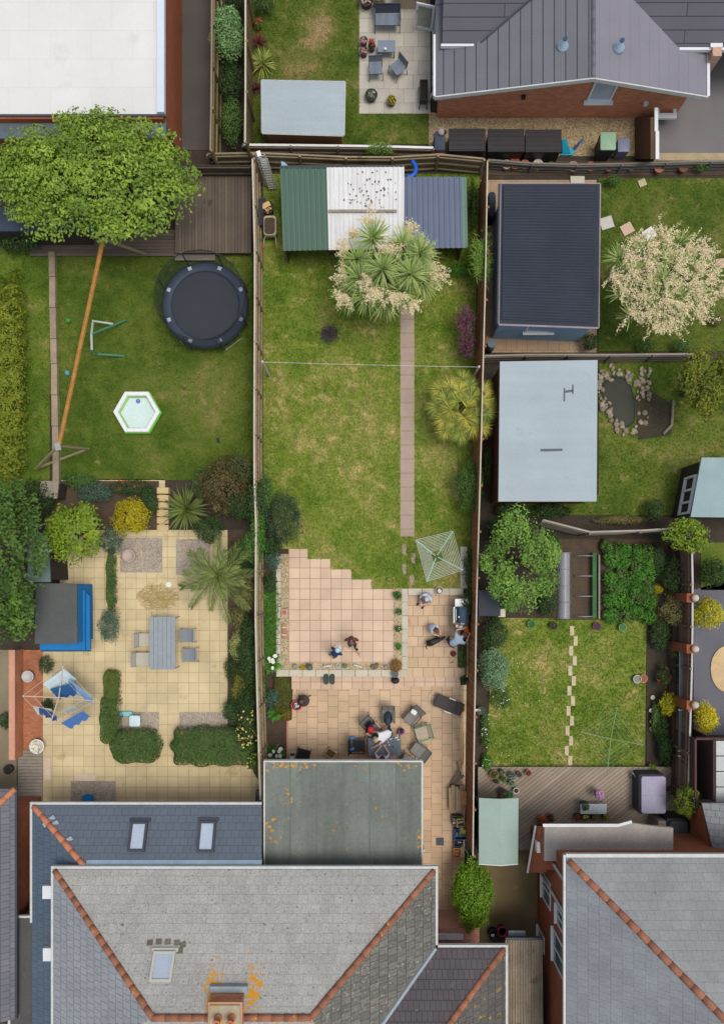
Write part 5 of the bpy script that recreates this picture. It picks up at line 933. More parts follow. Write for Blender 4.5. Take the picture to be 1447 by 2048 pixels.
# top border
shrub('pale green feathery shrub beside the dark alley',456,70,38,56,2.0,leafmat('pale_leaf',(136,168,108),(92,130,72),1.5),2600,.07,clumps=34,cr=.3)
shrub('dark leafy shrub in the border below the pale feathery one',462,165,26,50,1.4,L_DEEP,1500,.06)
shrub('mid green shrub at the bottom of the alley border',464,245,25,52,1.5,L_MID,1700,.06)
shrub('dark shrub at the very top of the alley border',470,0,22,30,1.4,L_DEEP,900,.06)
shrub('small green shrub at the top left of the top lawn',528,10,24,18,.8,L_DARK,600,.05)
def spiky(label,px,py,h,n,L,wd,m,el=(.1,1.35),droop=(.4,1.2),cat='spiky plant',name='spiky_plant',z=0,trunk=.0):
    t=thing(name,label,cat,W(px,py,z)); b=MB(); rosette(b,(0,0,trunk+.05),n,L,wd,el,droop); part(t,'leaves',b,m)
    part(t,'stem',MB().lathe((0,0,-.02),[(.07,0),(.06,trunk+.08)],8),BARK); return t
L_PHOR=leafmat('phormium_leaf',(156,160,92),(104,120,60),1.5); L_CORD=leafmat('cordyline_leaf',(156,170,104),(104,126,64),1.8)
spiky('maroon spiky cordyline highest in the top garden border',517,88,0,70,.48,.035,leafmat('maroon_leaf',(122,66,58),(84,44,42),1.5))
spiky('yellow striped spiky plant between the two maroon ones',526,132,0,80,.72,.045,leafmat('striped_leaf',(180,176,90),(112,128,62),1.5))
spiky('dark maroon spiky cordyline nearest the grey felt shed',514,180,0,60,.42,.035,leafmat('dark_maroon_leaf',(98,56,50),(66,38,36),1.5))
shrub('small plant with red flowers on the top garden border',516,48,11,11,.5,L_MID,200,.05,'perennial','plant',flowers=(F_RED,26,.07))
spiky('large dark green yucca beside the stone steps',378,1022,0,120,1.15,.065,leafmat('yucca_leaf',(120,134,62),(72,92,38),1.5),trunk=.3)
# cabbage palm in front of the shelter
t=thing('cabbage_palm','tall cabbage palm with cream flower plumes in front of the shelter','palm tree',W(770,575)); root=Vector(t.location)
heads=[(745,478,3.1),(805,492,3.3),(838,510,3.2),(712,520,3.0),(765,540,3.8),(720,560,3.2),(820,550,3.5),(700,590,2.6),(768,604,2.6),(845,565,2.9),(735,590,3.0),(800,585,3.0)]
for (x,y,z) in heads:
    p=W(x,y,z)-root; b=MB(); rosette(b,p,125,.88,.045,(-.3,1.4),(.3,.9)); part(t,'leaf_head',b,L_CORD)
b=MB(); b.tube([(0,0,-.02),(.05,.02,.8),(0,.0,1.5)],[.2,.16,.15],10)
for (x,y,z) in heads: p=W(x,y,z)-root; b.tube([(0,0,1.4),(p.x*.4,p.y*.4,1.5+(z-1.5)*.55),tuple(p)],[.1,.07,.06],7)
part(t,'trunk',b,BARK)
L_PLUME=mat('cream_plume',C(228,214,178,1.4),attr=C(210,194,156,1.4),var=.1,trans=.2)
plumes=[(742,445,25),(816,464,20),(695,497,22),(778,505,26),(842,508,22),(690,553,20),(692,592,22),(752,580,26),(786,588,26),(866,552,26),(820,606,18),(712,470,14),(738,560,16),(848,540,18)]
def plume(t,root,x,y,z,r,m=L_PLUME,n=640):
    p=W(x,y,z)-root; k=(H-z)/(H*S); rr=r*k*1.12; d=Vector((x-772,530-y,0)); d=d.normalized() if d.length>1 else Vector((1,0,0)); P=[];Q=[]
    for i in range(16):
        a=math.atan2(d.y,d.x)+random.gauss(0,1.0); e=random.uniform(-.5,.8); L=rr*random.uniform(.6,1.25)
        for j in range(n//16): f=random.random(); P.append((p.x+math.cos(a)*math.cos(e)*L*f*1.25+random.gauss(0,.04),p.y+math.sin(a)*math.cos(e)*L*f*1.1+random.gauss(0,.035),p.z+math.sin(e)*L*f-.12*f*f+random.gauss(0,.03))); Q.append((random.gauss(0,.5),random.gauss(0,.5),1))
    P=np.array(P);Q=np.array(Q);Q/=np.linalg.norm(Q,axis=1,keepdims=True); leafobj('flower_plume',P,Q,np.full(len(P),.085)*RNG.uniform(.5,1.4,len(P)),m,t,(0,0,0),.3)
for x,y,r in plumes: plume(t,root,x,y,3.75 if 700<x<830 and 480<y<600 else 3.1,r)
# cream flowered cabbage palm on the right lawn
t=thing('cabbage_palm','broad cream flowered cabbage palm behind the charcoal roof','palm tree',W(1315,565)); root=Vector(t.location); b=MB(); b.tube([(0,0,-.02),(0,0,1.6)],[.2,.16],9)
for i in range(15):
    a=i*2.39996; d=26*math.sqrt(i)+4; x,y=1318+math.cos(a)*d*1.02,560+math.sin(a)*d*.9; z=3.3-d*.008; p=W(x,y,z)-root; b2=MB(); rosette(b2,p,60,.7,.045,(-.3,1.4),(.3,.9)); part(t,'leaf_head',b2,L_CORD); b.tube([(0,0,1.5),(p.x*.5,p.y*.5,2.2),tuple(p)],[.09,.07,.05],6)
part(t,'trunk',b,BARK)
for i in range(27):
    a=i*2.39996+.7; d=21*math.sqrt(i)+10; plume(t,root,1324+math.cos(a)*d*.94,562+math.sin(a)*d*.86,3.6-d*.006,31,n=560)
# fan palm
L_FAN=leafmat('fan_palm_leaf',(186,176,74),(92,104,34),1.5); L_FANG=leafmat('fan_palm_heart',(120,152,44),(84,122,36),1.5)
L_FAN2=leafmat('fan_palm_green',(150,158,62),(76,96,30),1.5)
t=thing('fan_palm','yellow green fan palm leaning over the brown fence by the pale roofed shed','palm tree',W(925,818)); root=Vector(t.location)
def fan(b,p,az,el,r,n=30):
    for i in range(n):
        th=(i/(n-1)-.5)*4.6; f=math.cos(th*.5); b.blade(p,az+th,el*(.3+.7*f)+random.gauss(0,.08),r*(.7+.3*f)*random.uniform(.85,1.08),.04,.6,3)
for i in range(23):
    a=i*2.39996; f=(i/22)**.55; d=6+f*58; x,y=927+math.cos(a)*d*.92,815-math.sin(a)*d*.98; z=2.0-.75*f; p=W(x,y,z)-root; b=MB(); fan(b,p,a,.9-1.0*f,random.uniform(.5,.66)); b.tube([(0,0,1.3),(p.x*.5,p.y*.5,1.55),tuple(p)],.012,4); part(t,'frond',b,L_FAN2 if i%2 else L_FAN)
b=MB(); b.lathe((0,0,-.02),[(.16,0),(.17,.5),(.15,1.0),(.1,1.4)],12); part(t,'trunk',b,mat('fibrous_trunk',C(96,76,54),var=.3,fine=20,fv=.4))
# date palm
t=thing('date_palm','feathery date palm arching over the yellow patio and fence','palm tree',W(452,1152)); root=Vector(t.location); L_DATE=leafmat('date_palm_leaf',(126,138,64),(58,76,32),1.4)
cz=1.6
for i in range(19):
    a=i*2.39996+.3; f=.45+.55*(i/18); Lf=2.55*f*random.uniform(.85,1.1) if i>5 else 1.3; e=1.2-1.1*(i/18); b=MB(); pts=[]; p=Vector((0,0,cz)); d=Vector((math.cos(a),math.sin(a),0))
    for j in range(15): pts.append(p.copy()); p=p+(d*math.cos(e)+Vector((0,0,1))*math.sin(e))*Lf/14; e-=.11
    b.tube(pts,[.03-.0018*j for j in range(15)],5,cap=False)
    for j in range(2,15):
        for s_ in (-1,1):
            for q in (0,.5):
                pp_=pts[j-1].lerp(pts[j],q); b.blade(pp_,a+s_*(.8-.02*j),.35-.02*j,.36*math.sin(math.pi*(j+1.5)/17.5)+.05,.03,.6,2)
    part(t,'frond',b,L_DATE)
part(t,'trunk',MB().lathe((0,0,-.02),[(.2,0),(.24,.6),(.26,1.3),(.12,1.65)],14),bpy.data.materials['fibrous_trunk'])
# right side
shrub('round leafy tree beside the brown fence above the vegetable beds',1040,1122,84,112,3.4,leafmat('apple_leaf',(116,150,62),(62,96,30),1.75),6000,.1,'tree','tree',trunk=True,clumps=70,cr=.22,up=.8)
shrub('deep green shrub with blue flecks below the round leafy tree',988,1268,32,38,1.0,L_DARK,1700,.055,flowers=(F_PURP,40,.04))
shrub('grey green shrub against the brown fence on the daisy lawn side',985,1338,36,48,1.3,L_GREY,2200,.06,clumps=34,cr=.28)
shrub('big dark yellow green tree at the right edge above the teal shed',1410,760,66,84,3.0,leafmat('ochre_tree_leaf',(122,126,26),(72,84,20),1.5),3600,.11,'tree','tree',trunk=True,clumps=40,cr=.26,up=.8)
shrub('lime green tree below the teal roofed shed',1374,1072,52,36,2.4,L_LIME,1800,.1,'tree','tree',trunk=True,clumps=22)
shrub('dark shrub beside the teal roofed shed',1308,1020,22,28,1.0,L_DARK,700,.06)
shrub('dark round bush below the blue garden room',1180,684,21,20,.9,L_DEEP,900,.05)
shrub('dark bush at the top of the far right lawn',1425,1145,34,34,1.2,L_DEEP,1000,.07)
shrub('bright yellow shrub by the far blue grey patio',1416,1225,34,36,1.3,leafmat('yellow_green_bush',(206,192,20),(130,136,24),1.5),1800,.06,clumps=26)
shrub('round vivid yellow bush beside the conservatory',1410,1437,26,34,1.2,L_YEL,1800,.055,clumps=34)
shrub('yellow green plant between the wall and the brown screen fence',1335,1408,20,26,.9,leafmat('yg_leaf',(186,178,20),(130,136,24),1.5),900,.055)
shrub('small golden plant at the top of the right hand border',1314,1178,12,12,.5,L_GOLD,300,.05,'perennial','plant')
shrub('olive shrub in the right hand border',1350,1222,36,36,1.2,L_OLIVE,1500,.055)
shrub('green border plant below the olive shrub',1362,1300,24,22,.8,L_MID,700,.055)
shrub('dark border plant with red flowers by the brick wall',1326,1352,18,26,.7,L_DARK,700,.05,flowers=(F_RED,30,.08))
shrub('dark border plant beside the blue tub',1322,1460,16,36,.6,L_DEEP,700,.05)
shrub('lime tuft at the bottom of the right hand border',1304,1535,9,9,.4,L_LIME,160,.05,'perennial','plant')
shrub('round green tree between the hot tub and the conservatory',1368,1600,33,38,2.4,leafmat('ball_tree_leaf',(112,126,28),(74,92,22),1.5),2600,.06,'tree','tree',trunk=True,clumps=40,cr=.25)
t=thing('potato_crop','block of bushy green potato plants in the vegetable bed','crop',W(1257,1165)); 
for i in range(6):
    for j in range(4):
        x,y=1222+j*24+random.gauss(0,3),1100+i*26+random.gauss(0,3); c=W(x,y,.3); P,Nn,sz,rn=cloud((c.x,c.y,.28),(.4,.4,.3),480,.1,10,.4); leafobj('plant',P,Nn,sz,L_FERN if (i+j)%3 else L_MID,t,t.location,.55,rn)
for i,(x,y,rx,ry,lab,mm) in enumerate(((1000,1395,24,30,'daisy flecked weedy clump along the fence on the daisy lawn',L_MID),(970,1460,12,46,'narrow leafy border beside the brown fence above the pots',L_MID),(972,1525,12,20,'small leafy clump by the corner of the pale deck',L_FERN))):
    shrub(lab,x,y,rx,ry,.4,mm,700,.05,'border_plant','plant',flowers=(F_WHITE,30,.05))
b=MB()
for i in range(120):
    x=random.choice((random.gauss(1000,22),random.gauss(1050,40))); y=random.uniform(1300,1530)
    if 985<x<1285: p=W(x,y,.05); r_=random.uniform(.01,.022); b.add([p+Vector((math.cos(k*1.57)*r_,math.sin(k*1.57)*r_,0)) for k in range(4)],[[0,1,2,3]])
solo('daisies',b,F_WHITE,'scatter of tiny white daisies over the right hand lawn','daisies',kind='stuff')
shrub('fern green shrub behind the pale roofed shed',1010,1020,24,14,.9,L_DARK,600,.06)
shrub('low shrub at the left of the pale blue roof in shade',975,930,10,46,1.0,L_DEEP,700,.05)
for x,y,r,lab in ((1225,362,18,'small green shrub along the pot border by the lawn'),(1400,332,20,'leafy green shrub in the pot border at the right edge'),(1290,690,26,'pale leafy plant along the fence on the right lawn'),(1360,690,24,'low dark plant along the fence near the ochre tree'),(1432,640,20,'yellow green shrub at the right edge of the lawn')):
    shrub(lab,x,y,r,r*.6,.5,(L_MID,L_DARK,L_OLIVE,L_DEEP,L_GOLD)[int(x)%5],450,.055)
for x,y,r,lab in ((92,1330,18,'dark leafy plant between the brick path and the laundry'),(96,1412,14,'green plant in the bed behind the white round tub'),(12,1440,16,'dark plant in the yard at the left edge'),(110,1258,22,'dark bush hidden behind the blue playhouse veranda')):
    shrub(lab,x,y,r,r*1.2,.6,(L_DARK,L_MID,L_DEEP,L_DARK)[int(x)%4],500,.055)

for x,y,rx,ry,h,lab,mm in ((492,1112,26,34,1.2,'dark shrub between the palm fronds and the central fence',L_DEEP),(498,1182,20,34,1.1,'dusky shrub under the lower palm fronds',L_OLIVE),(503,1262,14,34,1.2,'dark leaf strip squeezed between the variegated shrub and the fence',L_DEEP),(503,1335,16,38,1.2,'dense green shrub against the fence level with the lilies',L_DARK),(500,1402,18,30,1.3,'dark shrub just above the climbing rose',L_DEEP),(474,1420,18,28,.9,'rounded dark shrub left of the climbing rose',L_DARK),(412,965,24,30,1.0,'mid green shrub left of the brown tinged shrub',L_MID),(488,1010,28,30,1.6,'dark shrub below the brown tinged shrub by the fence',L_DEEP),(420,1060,26,28,.9,'dark leafy plant below the yucca',L_DARK),(160,962,30,14,.6,'low green plants at the top left of the flower bed',L_MID),(298,1002,16,30,.7,'green plants right of the golden bush',L_DARK),(540,1090,20,18,.9,'dark shrub tucked under the violet flowered shrub',L_DEEP),(532,990,12,34,1.4,'ivy climbing the fence above the violet flowered shrub',L_MID),(1100,1020,40,14,.7,'dim undergrowth below the pale blue roof',L_DEEP),(1320,1270,18,30,.6,'dark low plants in the middle of the right hand border',L_DARK),(1330,1500,14,30,.6,'dark plants at the lower end of the right hand border',L_DEEP),(1350,1150,24,40,1.0,'dim shrub beside the leafy crop bed',L_DEEP)):
    shrub(lab,x-6*(x<520 and x>450),y,rx*1.3,ry*1.2,h*1.15,mm,1500,.06)

for x,y,rx,ry,h,lab,mm in ((478,938,40,34,2.1,'tall dark shrub pressed against the fence at the end of the left lawn',leafmat('olive_dark_leaf',(96,100,50),(48,60,28),1.4)),(516,1000,22,46,2.1,'dark climber spilling over the fence opposite the violet flowered shrub',L_DARK),(505,1095,26,40,2.0,'leafy shrub spilling over the fence beside the palm crown',L_MID),(496,1300,24,34,1.5,'tall dark shrub behind the cream variegated shrub',L_DARK),(490,1420,22,26,1.3,'dense shrub between the yellow flecked shrub and the rose',L_DEEP),(1000,1060,34,30,1.4,'dark shrub between the brown fence and the round leafy tree',L_DARK),(1102,1092,22,30,.8,'low green growth right of the round leafy tree',L_MID),(1094,1200,20,34,.7,'low dark growth below the round leafy tree',L_DARK),(1000,1215,26,22,.9,'green shrub hugging the charcoal roofed store',L_MID),(1316,1120,14,40,.6,'weedy green strip right of the potato plants',L_DARK),(1208,1092,8,16,.4,'small leafy weeds above the bare hoops',L_MID),(1030,1025,36,14,.9,'green growth along the lower edge of the pale blue roof',L_DARK),(1240,1040,60,10,.4,'low weeds along the top of the curving grey fence',L_OLIVE),(1355,1330,14,60,.7,'mixed dark plants between the terracotta pots and the brick wall',L_DARK),(1310,1440,10,40,.4,'low leafy edging plants beside the pebble pots',L_MID)):
    shrub(lab,x,y,rx,ry,h,mm,1500,.06)
# ---------------------------------------------------------------- furniture, pots and small things
SLING=mat('grey_sling',C(136,134,130),var=.1,vs=5,fine=60,fv=.1); FRAME=mat('charcoal_frame',C(60,62,66),rough=.5)
STRIPE=mat('grey_striped_sling',C(116,126,140),var=.06,streak={'s':(14,.3,1),'a':.16})
def chair(label,px,py,z,rot,sm=SLING,fm=FRAME,w=.52,d=.52,sh=.42,bh=.5,rec=.35,arms=True,cat='chair',name='garden_chair',group=None,slat=0,bm=None):
    t=thing(name,label,cat,W(px,py,z),rot,group); b=MB()       # front faces -Y
    if slat:
        for i in range(slat): y=-d/2+d*(i+.5)/slat; b.box((-w/2,y-d/slat*.36,sh-.02),(w/2,y+d/slat*.36,sh))
    else: b.add([(-w/2,-d/2,sh),(w/2,-d/2,sh),(w/2,0,sh-.03),(-w/2,0,sh-.03),(-w/2,d/2,sh),(w/2,d/2,sh)],[[0,1,2,3],[3,2,5,4]]); b.add([(-w/2,-d/2,sh-.02),(w/2,-d/2,sh-.02),(w/2,0,sh-.05),(-w/2,0,sh-.05),(-w/2,d/2,sh-.02),(w/2,d/2,sh-.02)],[[3,2,1,0],[4,5,2,3]])
    part(t,'seat',b,sm); T=Vector((0,d/2+rec,sh+bh)); b=MB(); k=slat or 1
    for i in range(k):
        f0,f1=(i+.12 if slat else 0)/k,(i+.88 if slat else 1)/k; y0,y1=d/2+.01+rec*f0,d/2+.01+rec*f1; z0,z1=sh+bh*f0,sh+bh*f1
        b.hexa([(-w/2,y0,z0),(w/2,y0,z0),(w/2,y0+.02,z0),(-w/2,y0+.02,z0)],[(-w/2,y1,z1),(w/2,y1,z1),(w/2,y1+.02,z1),(-w/2,y1+.02,z1)])
    part(t,'backrest',b,bm or sm)
    for s in (-1,1):
        x=s*(w/2+.02); part(t,'leg',MB().tube([(x,-d/2,sh+(.2 if arms else 0)),(x,-d/2+.02,sh),(x,-d/2-.03,.01)],.016,6),fm); part(t,'leg',MB().tube([(x,d/2+rec+.01,sh+bh+.01),(x,d/2,sh),(x,d/2+.06,.01)],.016,6),fm)
        if arms: part(t,'armrest',MB().obox((x,.03,sh+.21),(.045,d+.06,.025)),fm)
    part(t,'crossbar',MB().tube([(-w/2,-d/2,sh-.02),(w/2,-d/2,sh-.02)],.015,6).tube([(-w/2,d/2+rec,sh+bh),(w/2,d/2+rec,sh+bh)],.015,6),fm); return t
def table(label,px,py,z,w,d,h,m,fm,rot=0,cat='table',name='garden_table',slat=0):
    t=thing(name,label,cat,W(px,py,z),rot); b=MB()
    if slat:
        for i in range(slat): x=-w/2+w*(i+.5)/slat; b.box((x-w/slat*.46,-d/2,h-.03),(x+w/slat*.46,d/2,h))
    else: b.rbox((0,0,h-.03),(w,d,.03),.03)
    part(t,'tabletop',b,m)
    for x,y in ((-1,-1),(1,-1),(1,1),(-1,1)): part(t,'leg',MB().tube([(x*(w/2-.05),y*(d/2-.05),h-.03),(x*(w/2-.03),y*(d/2-.03),0)],.022,6),fm)
    part(t,'apron',MB().box((-w/2+.05,-d/2+.05,h-.07),(w/2-.05,d/2-.05,h-.031)),fm); return t
# stone patio set
GT=mat('grey_table_top',C(128,138,154),var=.06,vs=3)
b_=chair('wide grey two seat garden bench at the top of the stone patio',774,54,.012,math.pi*0,STRIPE,DKMET,1.02,.5,.42,.36,.12,True,'bench','garden_bench',bm=mat('dark_back_sling',C(62,70,82)))
chair('grey striped armchair nearest the lawn on the stone patio',751,150,.012,0.05,STRIPE,DKMET,.52,.5,.42,.3,.05,False)
chair('grey striped armchair turned towards the house on the stone patio',794,148,.012,-.9,STRIPE,DKMET,.52,.5,.42,.3,.05,False)
table('small grey coffee table on the stone patio',772,106,.012,.74,.5,.4,GT,DKMET); solo('candle_jar',MB().lathe(W(770,100,.415),[(.05,0),(.055,.08),(.05,.1),(.02,.1)],12),F_WHITE,'white jar standing on the grey coffee table','jar',smooth=True)
POTB=mat('dark_brown_pot',C(70,50,46),rough=.5,var=.1); POTT=mat('terracotta_pot',C(184,110,76),var=.12); POTG=mat('grey_pot',C(110,112,112),var=.12); POTBK=mat('black_pot',C(48,48,50),rough=.5); POTC=mat('cream_pot',C(218,200,166),var=.08)
def pot(label,px,py,z,r,h,m,plant=None,n=160,size=.05,fl=None,fill=SOILD,name='plant_pot',cat='plant pot',group=None,nside=18,sp=1.15,ph=.25,stones=None):
    t=thing(name,label,cat,W(px,py,z),0,group); part(t,'pot',MB().lathe((0,0,0),[(r*.72,0),(r*.9,h*.7),(r*1.0,h*.93),(r*1.06,h*.94),(r*1.06,h),(r*.9,h),(r*.88,h*.9)],nside),m,smooth=nside>8)
    part(t,'soil',MB().lathe((0,0,h*.86),[(r*.9,0),(r*.88,.012)],nside),fill)
    if plant: P,Nn,sz,rn=cloud((0,0,h+ph*.4),(r*sp,r*sp,ph),n,size,9,.45); leafobj('plant',P,Nn,sz,plant,t,(0,0,0),.6,rn)
    if fl:
        for c_,k,s_ in fl: P,Nn,sz,rn=cloud((0,0,h+ph*.5),(r*sp*.8,r*sp*.8,ph),k,s_,6,.5,1.2); leafobj('flowers',P,Nn,sz,c_,t,(0,0,0),.9)
    if stones:
        b=MB()
        for i in range(26): a=random.random()*6.28; q=r*.8*math.sqrt(random.random()); b.ell((math.cos(a)*q,math.sin(a)*q,h*.9+.02),(.04,.03,.025),6,4,rot=a)
        part(t,'stones',b,stones,smooth=True)
    return t
STN=mat('pale_pebbles',C(212,196,176),attr=C(160,140,124),var=.15); STP_=mat('pink_pebbles',C(190,150,140),attr=C(140,110,104),var=.15)
pot('large dark pot of white pebbles at the top left of the stone patio',732,10,.012,.30,.35,POTB,stones=STN)
pot('dark pot of pink pebbles nearest the top lawn edge',727,90,.012,.165,.28,POTB,stones=STP_); pot('dark pot of pink pebbles below its twin by the top lawn',727,111,.012,.17,.28,POTB,stones=STP_)
pot('dark pot of red flowers beside the grey coffee table',743,101,.012,.15,.28,POTB,L_DARK,120,.05,[(F_RED,40,.06)])
pot('round black tub of succulents on the stone patio',742,197,.012,.25,.25,POTBK,L_GREY,50,.09,[(F_PINK,10,.07)],ph=.08,sp=.8)
pot('octagonal brown pot of yellow green plant on the stone patio',782,208,.012,.2,.25,mat('brown_wood_pot',C(112,98,74)),L_GOLD,140,.05,nside=8,ph=.15)
shrub('maroon leafed shrub at the top of the stone patio',757,6,16,16,.8,L_RED,500,.06)
t=thing('trough_planter','tall dark green trough planter beside the white glazing','planter',W(845,199,.012)); part(t,'trough',MB().box((-.17,-.42,.3),(-.14,.42,.62)).box((.14,-.42,.3),(.17,.42,.62)).box((-.14,-.42,.3),(.14,-.39,.62)).box((-.14,.39,.3),(.14,.42,.62)),mat('dark_green_trough',C(62,74,68))); part(t,'soil',MB().box((-.14,-.39,.31),(.14,.39,.55)),mat('black_soil',C(52,42,38)))
for x,y in((-1,-1),(1,-1),(1,1),(-1,1)): part(t,'leg',MB().tube([(x*.15,y*.4,.3),(x*.16,y*.42,0)],.02,5),FRAME)
t=thing('patio_store','cream slatted storage box with a dark lid at the top of the stone patio','storage box',W(820,2,.012)); b=MB()
for i in range(14): b.box((-.66+i*.095,-.34,0),(-.575+i*.095,.6,.62))
part(t,'body',b,mat('cream_slat',C(206,190,164),var=.06)); part(t,'lid',MB().rbox((0,.14,.62),(1.38,1.02,.06),.03),mat('dark_brown_lid',C(64,50,44)))
# rotary clothes line, washing line
t=thing('rotary_dryer','mint green rotary clothes dryer with empty lines on the central lawn','clothes dryer',W(876,1114,0)); root=Vector(t.location); MINT=mat('mint_arm',C(170,206,190),rough=.4); LINE=mat('washing_line_cord',C(214,220,206),rough=.6)
hub=W(872,1113,1.35); tips=[W(831,1080,1.75),W(905,1062,1.75),W(925,1140,1.75),W(853,1163,1.75)]; part(t,'pole',MB().tube([root+Vector((0,0,-.05)),hub+Vector((0,0,.05))],.028,8),STEEL,True); part(t,'hub',MB().lathe(hub-Vector((0,0,.06)),[(.05,0),(.06,.1),(.03,.14)],10),DKMET,True)
for q in tips: part(t,'arm',MB().tube([hub,q],.022,6),MINT,True)
b=MB()
for k in range(11):
    f=.3+.7*k/10
    for i in range(4): b.tube([hub.lerp(tips[i],f),hub.lerp(tips[(i+1)%4],f)],.0085,4)
part(t,'lines',b,LINE,True)
PW=mat('bleached_post',C(196,190,176),var=.15,vs=4,fine=20,fv=.2); tops=[W(525,724,1.95),W(957,734,1.95)]
for q,l in zip(tops,('bleached clothes line post by the pale capped fence','bleached clothes line post by the brown fence above the fan palm')): solo('clothes_post',MB().tube([(q.x,q.y,-.03),(q.x,q.y,1.0),(q.x,q.y,2.02)],[.06,.055,.045],8),PW,l,'post',group='clothes line posts')
solo('washing_line',MB().tube([tops[0].lerp(tops[1],i/10)-Vector((0,0,.06*math.sin(math.pi*i/10))) for i in range(11)],.007,5),mat('white_cord',C(220,222,214)),'white washing line strung across the central lawn','washing line')
for x,y,l in ((808,1099,'stepping stone nearest the end of the garden path'),(826,1117,'upper right stepping stone by the rotary dryer'),(808,1138,'lower left stepping stone by the raised patio'),(823,1160,'stepping stone nearest the coping wall')):
    solo('stepping_stone',MB().pp([(x-4,y-10),(x+3,y-11),(x+5,y-3),(x+3,y+2),(x+4,y+9),(x-2,y+11),(x-4,y+4),(x-5,y-4)],-.02,.02),PATHM,l,'stepping stone','stepping stones on the central lawn')
# far lawn stepping slabs (right)
for i in range(15):
    y=1262+i*20; x=1146-i*.9+(5 if i%2 else -3)
    solo('stepping_brick',MB().rect(x-4,y-10,x+4,y+9,-.02,.025),mat('stepping_brick_stone',C(206,192,160),var=.1) if i==0 else bpy.data.materials['stepping_brick_stone'],'pale narrow slab in the staggered line across the daisy lawn','stepping stone','staggered slabs across the daisy lawn')
t=thing('rotary_dryer','faint pale rotary clothes dryer over the right hand lawn','clothes dryer',W(1219,1474,0)); root=Vector(t.location); hub=W(1220,1478,1.4); tips=[W(1233,1414,1.75),W(1286,1490,1.75),W(1214,1538,1.75),W(1160,1464,1.75)]; PAL=mat('pale_arm',C(136,156,112)); part(t,'pole',MB().tube([root,hub],.025,6),STEEL,True)
for q in tips: part(t,'arm',MB().tube([hub,q],.02,6),PAL,True)
b=MB()
for k in range(5):
    for i in range(4): f=.4+.6*k/4; b.tube([hub.lerp(tips[i],f),hub.lerp(tips[(i+1)%4],f)],.002,4)
part(t,'lines',b,LINE,True)
# corner by the ladder
t=thing('ladder','aluminium double ladder leaning on the corner of the fences','ladder',W(536,362,0)); ALU=mat('aluminium',C(190,190,184),rough=.4,metal=.2)
P0,P1=W(545,379,.1),W(523,314,1.75); Q0,Q1=W(530,375,.05),W(511,310,1.6)
def lad(A0,A1,wv,n):
    for s in (0,1): part(t,'stile',MB().tube([A0+wv*s,A1+wv*s],.03,4),ALU,True)
    for i in range(n): p=A0.lerp(A1,(i+.5)/n); part(t,'rung',MB().tube([p,p+wv],.024,5),ALU,True)
lad(W(538,379,.12),W(519,318,1.7),Vector((.3,.02,.0)),13); lad(W(532,372,.05),W(511,310,1.6),Vector((.36,.03,0)),12)
t=thing('wheelbarrow','cream wheelbarrow full of soil standing by the left fence','wheelbarrow',W(543,464,0)); part(t,'tray',MB().rbox((0,.02,.28),(.56,.84,.3),.14),mat('cream_tray',C(190,182,150),var=.1,vs=5),smooth=True); part(t,'soil',MB().rbox((0,-.02,.55),(.44,.68,.055),.12),SOIL)
for s in (-1,1): hd=part(t,'handle',MB().tube([(s*.18,-.3,.35),(s*.25,-.55,.5),(s*.27,-.78,.52)],.018,6),ALU); part(hd,'grip',MB().tube([(s*.27,-.78,.52),(s*.28,-.93,.52)],.026,6),mat('orange_grip',C(220,110,40))if s<0 else bpy.data.materials['orange_grip']); part(t,'leg',MB().tube([(s*.2,-.25,.3),(s*.2,-.3,.0)],.018,6),ALU)
part(t,'wheel',MB().lathe((0,.5,.0),[(.0,.14)]*2,10) if 0 else MB().tube([(-.04,.5,.17),(.04,.5,.17)],.17,14),BLACK)
t=thing('half_barrel','dark half barrel filled with cut firewood by the left fence','barrel',W(537,424,0)); part(t,'barrel',MB().lathe((0,0,0),[(.22,0),(.27,.25),(.27,.45),(.24,.45),(.22,.3)],18),mat('barrel_wood',C(82,62,48),var=.2),smooth=True); part(t,'fill',MB().lathe((0,0,.34),[(.24,0),(.24,.02)],16),SOILD); part(t,'hoop',MB().lathe((0,0,.3),[(.275,0),(.28,.04)],18),FRAME)
for i,(x,y,a,L_,ww) in enumerate(((-.03,.04,.5,.36,.16),(-.09,.13,.5,.34,.05),(.06,-.14,1.2,.22,.05),(-.02,-.18,2.2,.2,.05),(.1,-.1,.2,.2,.06),(.02,-.22,1.6,.16,.04))): solo('firewood',MB().obox(W(537,424,0)+Vector((x,y,.44)),(L_,ww,.06),a),mat('split_wood',C(226,190,130),var=.15,vs=6) if i==0 else bpy.data.materials['split_wood'],'split pale log lying in the dark half barrel','log','split logs in the half barrel')
b=MB(); ribbed(b,W(517,396,1.0),W(517,450,1.0),W(531,396,.05),W(531,450,.05),6,.05,((0,0),(.25,.7),(.5,1),(.75,.7)),.02); solo('corrugated_sheet',b,mat('dark_corrugated',C(82,84,100),var=.15),'dark corrugated sheet leaning on the fence behind the half barrel','sheet')
solo('hose_reel',MB().tube([W(818+13*math.cos(a*.3),338+16*math.sin(a*.3),1.45) for a in range(-4,8)],.1,8),mat('blue_hose',C(20,90,190),rough=.4),'loop of thick bright blue pipe behind the white roof panel','pipe',smooth=True)
solo('tarp',MB().pp([(562,322),(568,324),(578,333),(563,333)],1.3,1.5),mat('pale_blue_tarp',C(150,180,200)),'scrap of pale blue sheet behind the green roof panel','sheet')
solo('white_cube',MB().obox(W(518,309,1.86),(.16,.22,.14),.3),F_WHITE,'pale block on top of the back fence near the ladder','block')
